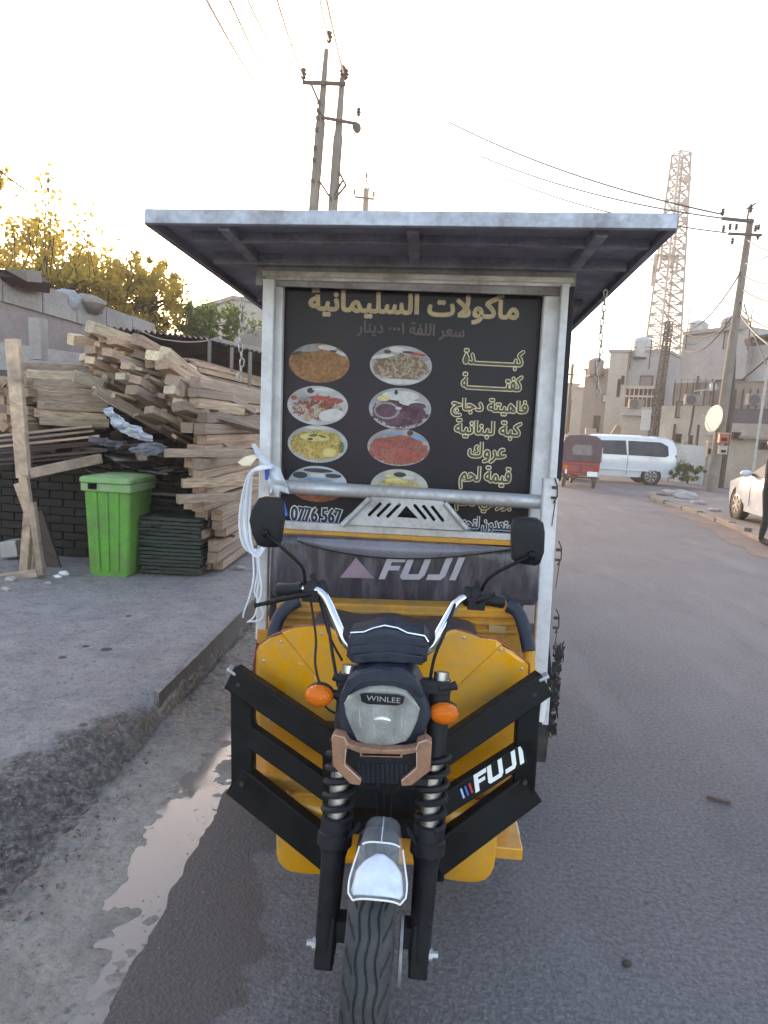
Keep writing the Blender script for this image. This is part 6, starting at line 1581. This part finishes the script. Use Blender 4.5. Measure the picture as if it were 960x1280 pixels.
ac_unit(866, 500, 30.2, 'boxy air conditioner on the terrace left of the power pole'); ac_unit(945, 500, 27.6, 'air conditioner behind the railing at the right edge'); ac_unit(795, 505, 33.8, 'air conditioner on the terrace of the low cluttered house')
for i, (px, py, y, s_) in enumerate(((803, 434, 37.5, .5), (745, 458, 41.5, .45), (872, 414, 33, .45))):
    q = at(px, py, y=y); t_ = thing('water_tank', ('pale water tank on the tall beige house', 'small tank on the brown house roof', 'low pale tank on the grey upper block')[i], 'water tank', q); m = MB(); m.lathe([(-s_*1.1, s_), (s_*.7, s_), (s_, s_*.6), (s_*1.1, .1)], q, 'Z', 14); m.build('tank_shell', m_dish if i != 1 else m_render3, t_, True); m = MB(); m.box(q-Vector((0, 0, s_*1.2)), (s_*1.8, s_*1.8, .12)); m.build('stand', m_iron, t_)
for k, (px, y) in enumerate(((788, 37.2), (812, 36.8), (858, 32.6), (905, 31), (936, 29.5), (760, 41))):
    q = at(px, 452 if px < 830 else 425, y=y); m = MB(); m.tube([q-Vector((0, 0, .4)), q+Vector((0, 0, .9+.3*(k % 3)))], .025, 5); m.bar(q+Vector((-.3, 0, .7)), q+Vector((.3, 0, .75)), .03, .03); tag(m.build('roof_aerial', m_iron, None, loc=q), 'thin roof aerial, %s from the left on the right hand roofs' % ('second', 'third', 'fourth', 'fifth', 'sixth', 'first')[k], 'aerial')
mdark(850, 548, 31.4, .5, .35); mdark(868, 550, 30.9, .5, .35)
tk = thing('water_tank', 'round grey water tank on the roof behind the power pole', 'water tank', at(917, 425, y=32)); c = at(917, 412, y=32); m = MB(); m.lathe([(-.55, .5), (-.5, .56), (.4, .56), (.55, .35), (.6, .1)], c, 'Z', 16); m.build('tank_shell', plain('grey_tank', (.30, .27, .25), .6), tk, True)
m = MB(); m.lathe([(0, .14), (.06, .14)], c+Vector((0, 0, .58)), 'Z', 10); m.build('cap', m_iron, tk)
tk = thing('roof_frame', 'low dark metal frame on the roof at the right edge', 'frame', at(945, 428, y=29)); m = MB()
for p, q in (((935, 424), (958, 420)), ((937, 431), (960, 428)), ((935, 424), (937, 431)), ((958, 420), (962, 429)), ((946, 421), (949, 430))): m.bar(at(*p, y=29), at(*q, y=29), .12, .5)
m.build('bars', m_iron, tk)
m = MB()
for p, q in (((868, 489), (898, 485)), ((877, 488), (876, 497)), ((884, 486), (890, 478))): m.tube([at(*p, y=30.4), at(*q, y=30.4)], .03, 5)
m.box(at(891, 484, y=30.3), (.25, .2, .3)); tag(m.build('aerial', m_dish, None, loc=at(880, 490, y=30.4)), 'small white aerial and box on the terrace railing left of the pole', 'aerial')
m = MB(); m.tube([at(963, 445, y=25), at(927, 475, y=26.5)], .035, 6); tag(m.build('support_strut', m_iron, None, loc=at(945, 460, y=26)), 'dark slanting strut in front of the grey upper wall', 'strut')
# bush, rubble and kerb stones on the right
crown('bush', at(858, 590, y=27.5)+Vector((0, 0, 0)), (.75, .5, .42), 1500, m_leafg, 'small green bush at the foot of the pale panelled wall', trunk=False, seed=21, lsz=.06)
for i, (px, py, y, s_, l) in enumerate(((845, 618, 21, .30, 'largest pale rubble slab on the right pavement edge'), (856, 624, 20.2, .28, 'pale rubble lump beside the largest slab'), (838, 612, 22, .2, 'small rubble lump nearest the minibus'), (872, 634, 18.5, .16, 'rubble piece halfway along the right kerb'), (830, 615, 20.8, .16, 'dark rubble at the end of the right kerb'), (892, 648, 16.5, .12, 'small rubble piece before the white car'))):
    m = MB(); m.ball((0, 0, 0), (s_*1.4, s_, s_*.45), 8, 5)
    for v in m.v: v *= RT.uniform(.8, 1.2)
    o = m.build('rubble', m_rubble if i != 4 else m_render3, None); o.location = at(px, py, y=y); o.location.z = gz(y)+.1+s_*.2; tag(o, l, 'rubble')
m = MB(); m.bar(at(886, 632, y=19.2), at(903, 633, y=19), .12, .2); tag(m.build('beam', m_iron, None, loc=at(894, 632, y=19.1)), 'short dark beam lying on the pavement behind the white car', 'beam')

# ---------------------------------------------------------------- vehicles
def xf(o, loc, rz): o.location = loc; o.rotation_euler = (0, 0, rz)
def body_loft(sections, name, mat, root):
    """sections: (x, z0, zbelt, ztop, half width low, belt, top)"""
    m = MB(); rings = []
    for x, z0, zb, zt, w0, wb, wt in sections:
        h = [(-w0, z0), (-w0*1.01, z0+.1), (-wb, (z0+zb)/2), (-wb, zb), (-(wb+wt)/2, (zb+zt)/2), (-wt, zt-.08), (-wt*.8, zt), (wt*.8, zt), (wt, zt-.08), ((wb+wt)/2, (zb+zt)/2), (wb, zb), (wb, (z0+zb)/2), (w0*1.01, z0+.1), (w0, z0)]
        rings.append([Vector((x, y, z)) for y, z in h])
    m.loft(rings); o = m.build(name, mat, None, True); o.parent = root; return o
def part(m, name, mat, root, smooth=False, bevel=0):
    o = m.build(name, mat, None, smooth, bevel=bevel); o.parent = root; return o
def car_wheel(root, x, y, r_, wd, s_):
    w_ = bpy.data.objects.new('wheel', None); C.objects.link(w_); w_.parent = root; w_.location = (x, y, r_)
    part(MB().lathe([(-wd/2, r_*.62), (-wd/2, r_*.9), (-wd*.35, r_), (wd*.35, r_), (wd/2, r_*.9), (wd/2, r_*.62)], (0, 0, 0), 'Y', 28), 'tyre', m_rubberd, w_, True)
    m = MB(); m.lathe([(s_*wd*.30, r_*.64), (s_*wd*.50, r_*.66), (s_*wd*.52, r_*.60), (s_*wd*.38, r_*.56)], (0, 0, 0), 'Y', 28)
    for k in range(7):
        a = k*2*math.pi/7; m.bar(Vector((0, s_*wd*.45, 0)), Vector((math.cos(a)*r_*.6, s_*wd*.46, math.sin(a)*r_*.6)), r_*.15, .02, Vector((-math.sin(a), 0, math.cos(a))))
    m.lathe([(s_*wd*.40, r_*.16), (s_*wd*.53, r_*.13)], (0, 0, 0), 'Y', 12); part(m, 'rim', m_alloy, w_, True)
def side_pane(root, pts, y, name='window', mat=None, lean=.0):
    m = MB(); s_ = -1 if y < 0 else 1
    m.prism([Vector((x, y-s_*lean*(z-1.0), z)) for x, z in pts], (0, -s_*.02, 0)); return part(m, name, mat or m_glass2, root)
# white minibus facing left: local +X is the rear
van = thing('minibus', 'white minibus driving to the left across the street behind the rickshaw', 'minibus', (0, 0, 0))
S_ = [(-2.55, .45, .75, .85, .70, .74, .66), (-2.48, .30, .85, .98, .80, .84, .74), (-2.0, .27, 1.0, 1.10, .86, .90, .80), (-1.62, .27, 1.08, 1.18, .87, .92, .82), (-.95, .27, 1.10, 1.78, .87, .93, .74), (-.5, .27, 1.10, 1.90, .87, .93, .76), (1.0, .27, 1.12, 1.93, .87, .93, .77), (2.1, .30, 1.12, 1.90, .87, .93, .76), (2.42, .36, 1.10, 1.80, .85, .90, .74), (2.56, .42, 1.05, 1.55, .80, .85, .72), (2.58, .5, 1.0, 1.3, .78, .82, .70)]
body_loft(S_, 'body', m_whitepaint, van)
side_pane(van, [(-.55, 1.13), (-.50, 1.66), (.55, 1.70), (.62, 1.13)], -.972, lean=.225); side_pane(van, [(.68, 1.13), (.64, 1.70), (1.9, 1.70), (2.18, 1.56), (2.22, 1.2), (2.1, 1.13)], -.972, lean=.225)
side_pane(van, [(-1.45, 1.13), (-1.0, 1.62), (-.68, 1.65), (-.70, 1.13)], -.975, 'driver_window', lean=.225)
m = MB(); m.prism([Vector((-1.66, -.72, 1.20)), Vector((-1.66, .72, 1.20)), Vector((-1.02, .66, 1.74)), Vector((-1.02, -.66, 1.74))], (-.02, 0, .02)); part(m, 'windscreen', m_glass, van)
m = MB(); m.prism([Vector((2.50, -.66, 1.15)), Vector((2.50, .66, 1.15)), Vector((2.43, .60, 1.68)), Vector((2.43, -.60, 1.68))], (.08, 0, 0)); part(m, 'rear_window', m_glass, van)
for s_ in (-1, 1):
    for x in (-1.55, 1.62):
        car_wheel(van, x, s_*.80, .34, .22, s_)
        m = MB(); rings = [[Vector((x+math.cos(a)*.40*k, s_*(.885+d_), .36+math.sin(a)*.40*k)) for k, d_ in ((1, 0), (1.12, .0), (1.12, .03), (1, .03))] for a in [R(-5+i*10) for i in range(20)]]
        m.loft(rings); part(m, 'wheel_arch', m_whitepaint, van, True)
        part(MB().lathe([(0, .39), (s_*.01, .39)], (x, s_*.895, .35), 'Y', 24), 'wheel_well', m_dark, van)
    m = MB(); m.box((2.50, s_*.80, 1.0), (.12, .10, .45)); part(m, 'tail_light', m_tail, van, bevel=.02)
    m = MB(); m.box((-2.40, s_*.72, .82), (.2, .22, .18)); part(m, 'headlight', m_glass, van, bevel=.02)
    m = MB(); m.box((-1.25, s_*1.05, 1.22), (.12, .18, .22)); part(m, 'mirror', m_whitepaint, van, bevel=.03)
m = MB(); m.box((2.50, 0, .42), (.2, 1.6, .25)); part(m, 'rear_bumper', m_whitepaint, van, bevel=.04)
for x in (-.62, .66):
    m = MB(); m.box((x, -.94, .75), (.015, .01, .8)); part(m, 'door_seam', m_sidingdk, van)
for x in (-.8, .5): m = MB(); m.box((x, -.955, 1.0), (.16, .03, .03)); part(m, 'door_handle', m_whitepaint, van)
m = MB(); m.box((0, -.94, .55), (3.0, .03, .05)); part(m, 'side_moulding', m_whitepaint, van)
vr = at(838, 575, y=28.5); xf(van, (vr.x-2.58, 28.6, gz(28.6)+.02), R(-3))
# red rickshaw from behind
rk = thing('auto_rickshaw', 'red three wheeled rickshaw with a maroon canopy driving away from the viewer', 'rickshaw', (0, 0, 0))
m = MB(); m.loft([[Vector((x, y, z)) for x, z in ((-.58, .42), (.58, .42), (.63, .60), (.64, .92), (-.64, .92), (-.63, .60))] for y in (0, 1.0, 1.6)]); part(m, 'body', m_redpaint, rk, bevel=.05)
m = MB(); m.loft([[Vector((x*k, y, .9+(z-.9)*k2)) for x, z in ((-.65, .9), (.65, .9), (.66, 1.35), (.60, 1.68), (.45, 1.78), (0, 1.82), (-.45, 1.78), (-.60, 1.68), (-.66, 1.35))] for y, k, k2 in ((-.04, .98, .97), (.1, 1, 1), (1.3, 1, 1), (2.0, .9, .92))]); part(m, 'canopy', m_canopy, rk, True)
m = MB(); m.prism([Vector((x, -.05, z)) for x, z in ((-.30, 1.12), (.30, 1.12), (.33, 1.30), (.27, 1.46), (-.27, 1.46), (-.33, 1.30))], (0, -.02, 0)); part(m, 'rear_window', plain('grey_canopy_window', (.16, .14, .16), .2), rk)
for s_ in (-1, 1):
    m = MB(); m.box((s_*.50, -.02, .68), (.14, .05, .16)); part(m, 'tail_light', m_orange if s_ < 0 else m_tail, rk, bevel=.02)
    m = MB(); m.lathe([(-.06, .12), (-.06, .22), (-.03, .25), (.03, .25), (.06, .22), (.06, .12)], (s_*.50, .25, .25), 'X', 20); part(m, 'wheel', m_rubberd, rk, True)
    m = MB(); m.tube([(s_*.66, -.03, .9), (s_*.66, -.03, 1.4)], .02, 6); part(m, 'canopy_rail', m_alu, rk)
m = MB(); m.box((0, -.02, .80), (1.0, .04, .03)); m.box((0, -.02, .54), (1.1, .04, .03)); m.box((0, -.025, .67), (.10, .03, .30)); part(m, 'trim_bars', plain('dark_red', (.12, .012, .015), .4), rk)
m = MB(); m.box((.40, -.05, .50), (.34, .02, .16)); part(m, 'number_plate', m_sticker_w, rk); m = MB(); m.box((-.47, -.05, .54), (.06, .03, .14)); part(m, 'reflector', m_sticker_w, rk)
m = MB(); m.box((0, .10, .36), (1.3, .12, .06)); part(m, 'rear_bumper', m_iron, rk); m = MB(); m.lathe([(-.05, .12), (-.05, .24), (.05, .24), (.05, .12)], (0, 2.1, .25), 'X', 18); part(m, 'front_wheel', m_rubberd, rk, True)
m = MB(); m.loft([[Vector((x, y, z)) for x, z in ((-.3*k, .4), (.3*k, .4), (.35*k, .95), (-.35*k, .95))] for y, k in ((1.6, 1.6), (2.1, 1.1), (2.35, .5))]); part(m, 'front_cowl', m_redpaint, rk)
rq = at(723.5, 606, y=23.3); xf(rk, (rq.x, 23.3, gz(23.3)+.0), R(-5)); 
# white hatchback parked at the right kerb, front towards +Y
cr = thing('parked_car', 'white hatchback parked at the right edge beside the standing person', 'car', (0, 0, 0))
S_ = [(-2.05, .35, .70, .76, .68, .70, .60), (-1.98, .24, .78, .84, .76, .79, .70), (-1.4, .22, .88, .95, .82, .86, .76), (-.95, .22, .93, 1.02, .84, .88, .78), (-.25, .22, .95, 1.40, .84, .88, .66), (.2, .22, .96, 1.46, .84, .88, .66), (1.2, .22, .98, 1.42, .84, .88, .64), (1.85, .28, .98, 1.15, .80, .85, .66), (2.05, .38, .90, .98, .74, .78, .66)]
body_loft(S_, 'body', m_whitepaint, cr)
for s_ in (-1, 1):
    side_pane(cr, [(-.72, .98), (-.15, 1.34), (.35, 1.38), (.38, .98)], s_*.895, lean=.50); side_pane(cr, [(.44, .98), (.41, 1.38), (1.1, 1.36), (1.45, 1.05), (1.42, .98)], s_*.895, lean=.50)
    for x in (-1.32, 1.25):
        car_wheel(cr, x, s_*.76, .33, .2, s_); part(MB().lathe([(0, .385), (s_*.01, .385)], (x, s_*.845, .33), 'Y', 24), 'wheel_well', m_dark, cr)
    m = MB(); m.ball((-.60, s_*1.0, 1.02), (.08, .12, .075), 10, 6); part(m, 'mirror', m_whitepaint, cr, True)
    m = MB(); m.box((-1.86, s_*.66, .72), (.26, .20, .13)); part(m, 'headlight', m_lens, cr, bevel=.03); m = MB(); m.box((1.95, s_*.66, .90), (.16, .18, .2)); part(m, 'tail_light', m_tail, cr, bevel=.03)
    for x in (.41, -.62): m = MB(); m.box((x, s_*.882, .65), (.012, .01, .6)); part(m, 'door_seam', m_sidingdk, cr)
    m = MB(); m.box((.20, s_*.895, .88), (.16, .025, .03)); part(m, 'door_handle', m_whitepaint, cr)
m = MB(); m.prism([Vector((-.92, -.66, 1.03)), Vector((-.92, .66, 1.03)), Vector((-.30, .58, 1.37)), Vector((-.30, -.58, 1.37))], (-.01, 0, .03)); part(m, 'windscreen', m_glass, cr)
fwq = at(921, 652, y=15.0)   # foot of the left front wheel
az = R(4); hd = Vector((math.sin(az), math.cos(az), 0)); lt = Vector((-hd.y if False else -math.cos(az), math.sin(az), 0))
# local -X is the nose; left side (seen) is local +Y or -Y
ang = math.atan2(-hd.y, -hd.x); c0 = Vector((fwq.x, 15.0, 0))-hd*1.32-lt*.80
xf(cr, (c0.x, c0.y, gz(15)+.09), ang)

# ---------------------------------------------------------------- person at the right edge
def person():
    base = at(953, 680, y=11.6); base.z = gz(11.6); root = thing('person', 'person in dark clothes standing at the right edge beside the white car', 'person', base)
    J = {'pel': (0, 0, .95, .135), 'wa': (0, .0, 1.10, .13), 'ch': (0, .02, 1.32, .155), 'nk': (0, .03, 1.50, .055), 'hd0': (0, .01, 1.58, .06), 'hd': (0, 0, 1.66, .098), 'hd2': (0, 0, 1.73, .085),
         'sl': (-.17, .02, 1.43, .07), 'el': (-.25, .02, 1.15, .05), 'wl': (-.22, -.10, .93, .035), 'hl': (-.20, -.14, .86, .035), 'sr': (.17, .02, 1.43, .07), 'er': (.25, .02, 1.15, .05), 'wr': (.24, -.06, .91, .035), 'hr': (.24, -.08, .83, .035),
         'tl': (-.09, 0, .88, .10), 'kl': (-.12, -.02, .50, .065), 'al': (-.13, .03, .10, .045), 'fl': (-.14, -.12, .05, .04), 'tr': (.09, 0, .88, .10), 'kr': (.12, .0, .50, .065), 'ar': (.14, .05, .10, .045), 'fr': (.15, -.10, .05, .04)}
    Eg = [('pel', 'wa'), ('wa', 'ch'), ('ch', 'nk'), ('nk', 'hd0'), ('hd0', 'hd'), ('hd', 'hd2'), ('ch', 'sl'), ('sl', 'el'), ('el', 'wl'), ('wl', 'hl'), ('ch', 'sr'), ('sr', 'er'), ('er', 'wr'), ('wr', 'hr'), ('pel', 'tl'), ('tl', 'kl'), ('kl', 'al'), ('al', 'fl'), ('pel', 'tr'), ('tr', 'kr'), ('kr', 'ar'), ('ar', 'fr')]
    names = list(J)
    for sx, hn in ((-1, 'hl'), (1, 'hr')):
        hx, hy, hz, _ = J[hn]
        for k in range(5):
            f1, f2 = 'f%s%da' % (hn, k), 'f%s%db' % (hn, k); ox = (k-2)*.014
            if k == 4: J[f1] = (hx-sx*.03, hy-.03, hz+.01, .009); J[f2] = (hx-sx*.04, hy-.045, hz-.02, .008)
            else: J[f1] = (hx+.004*k*sx, hy-.02+k*.018, hz-.055-.004*(k % 2), .009); J[f2] = (hx-.010*sx, hy-.02+k*.018, hz-.095+.004*k, .008)
            Eg += [(hn, f1), (f1, f2)]
    names = list(J); me = bpy.data.meshes.new('body'); me.from_pydata([J[k][:3] for k in names], [(names.index(a), names.index(b)) for a, b in Eg], [])
    o = bpy.data.objects.new('body', me); C.objects.link(o); o.parent = root
    sk = o.modifiers.new('skin', 'SKIN'); 
    for i, k in enumerate(names): me.skin_vertices[0].data[i].radius = (J[k][3], J[k][3]*(.75 if k in ('pel', 'wa', 'ch') else 1)); me.skin_vertices[0].data[i].use_root = (k == 'pel')
    sb_ = o.modifiers.new('sub', 'SUBSURF'); sb_.levels = 2; sb_.render_levels = 2
    bpy.context.view_layer.update(); em = bpy.data.meshes.new_from_object(o.evaluated_get(bpy.context.evaluated_depsgraph_get()))
    o.modifiers.clear(); o.data = em; em.name = 'body'
    for mt in (m_skin, m_jacket, m_trouser, m_shoe): em.materials.append(mt)
    for p in em.polygons:
        z, x = p.center.z, abs(p.center.x); p.use_smooth = True
        p.material_index = 3 if z < .11 else 0 if (z > 1.50 or (x > .18 and .70 < z < .90)) else 2 if z < .98 and x < .2 else 1
    m = MB(); m.ball((0, .015, 1.70), (.098, .108, .098), 16, 10)
    m.v = [v if not (v.y < -.05 and v.z < 1.73) else Vector((v.x*.8, v.y+.06, v.z)) for v in m.v]; part(m, 'hair', m_hair, root, True)
    m = MB(); 
    for s_ in (-1, 1): m.ball((s_*.035, -.088, 1.665), .012, 8, 6)
    part(m, 'eyes', m_dark, root, True); m = MB(); m.ball((0, -.104, 1.635), (.014, .02, .024), 8, 6); part(m, 'nose', m_skin, root, True)
    m = MB(); m.ball((0, -.092, 1.60), (.026, .01, .007), 8, 6); part(m, 'mouth', m_redpaint, root, True)
    root.rotation_euler = (0, 0, R(60))
person()

# ---------------------------------------------------------------- hazy evening air
hz = MB(); hz.box((30, 170, 26), (560, 384, 58)); ho = hz.build('haze', bpy.data.materials.new('hazy_air')); ho['kind'] = 'stuff'
hm = ho.data.materials[0]; hm.use_nodes = True; ht = hm.node_tree
for nd in list(ht.nodes):
    if nd.type == 'BSDF_PRINCIPLED': ht.nodes.remove(nd)
vp = ht.nodes.new('ShaderNodeVolumePrincipled'); vp.inputs['Color'].default_value = (1.0, .95, .94, 1)
vp.inputs['Density'].default_value = .0026; vp.inputs['Anisotropy'].default_value = .45
ht.links.new(vp.outputs[0], ht.nodes['Material Output'].inputs['Volume'])
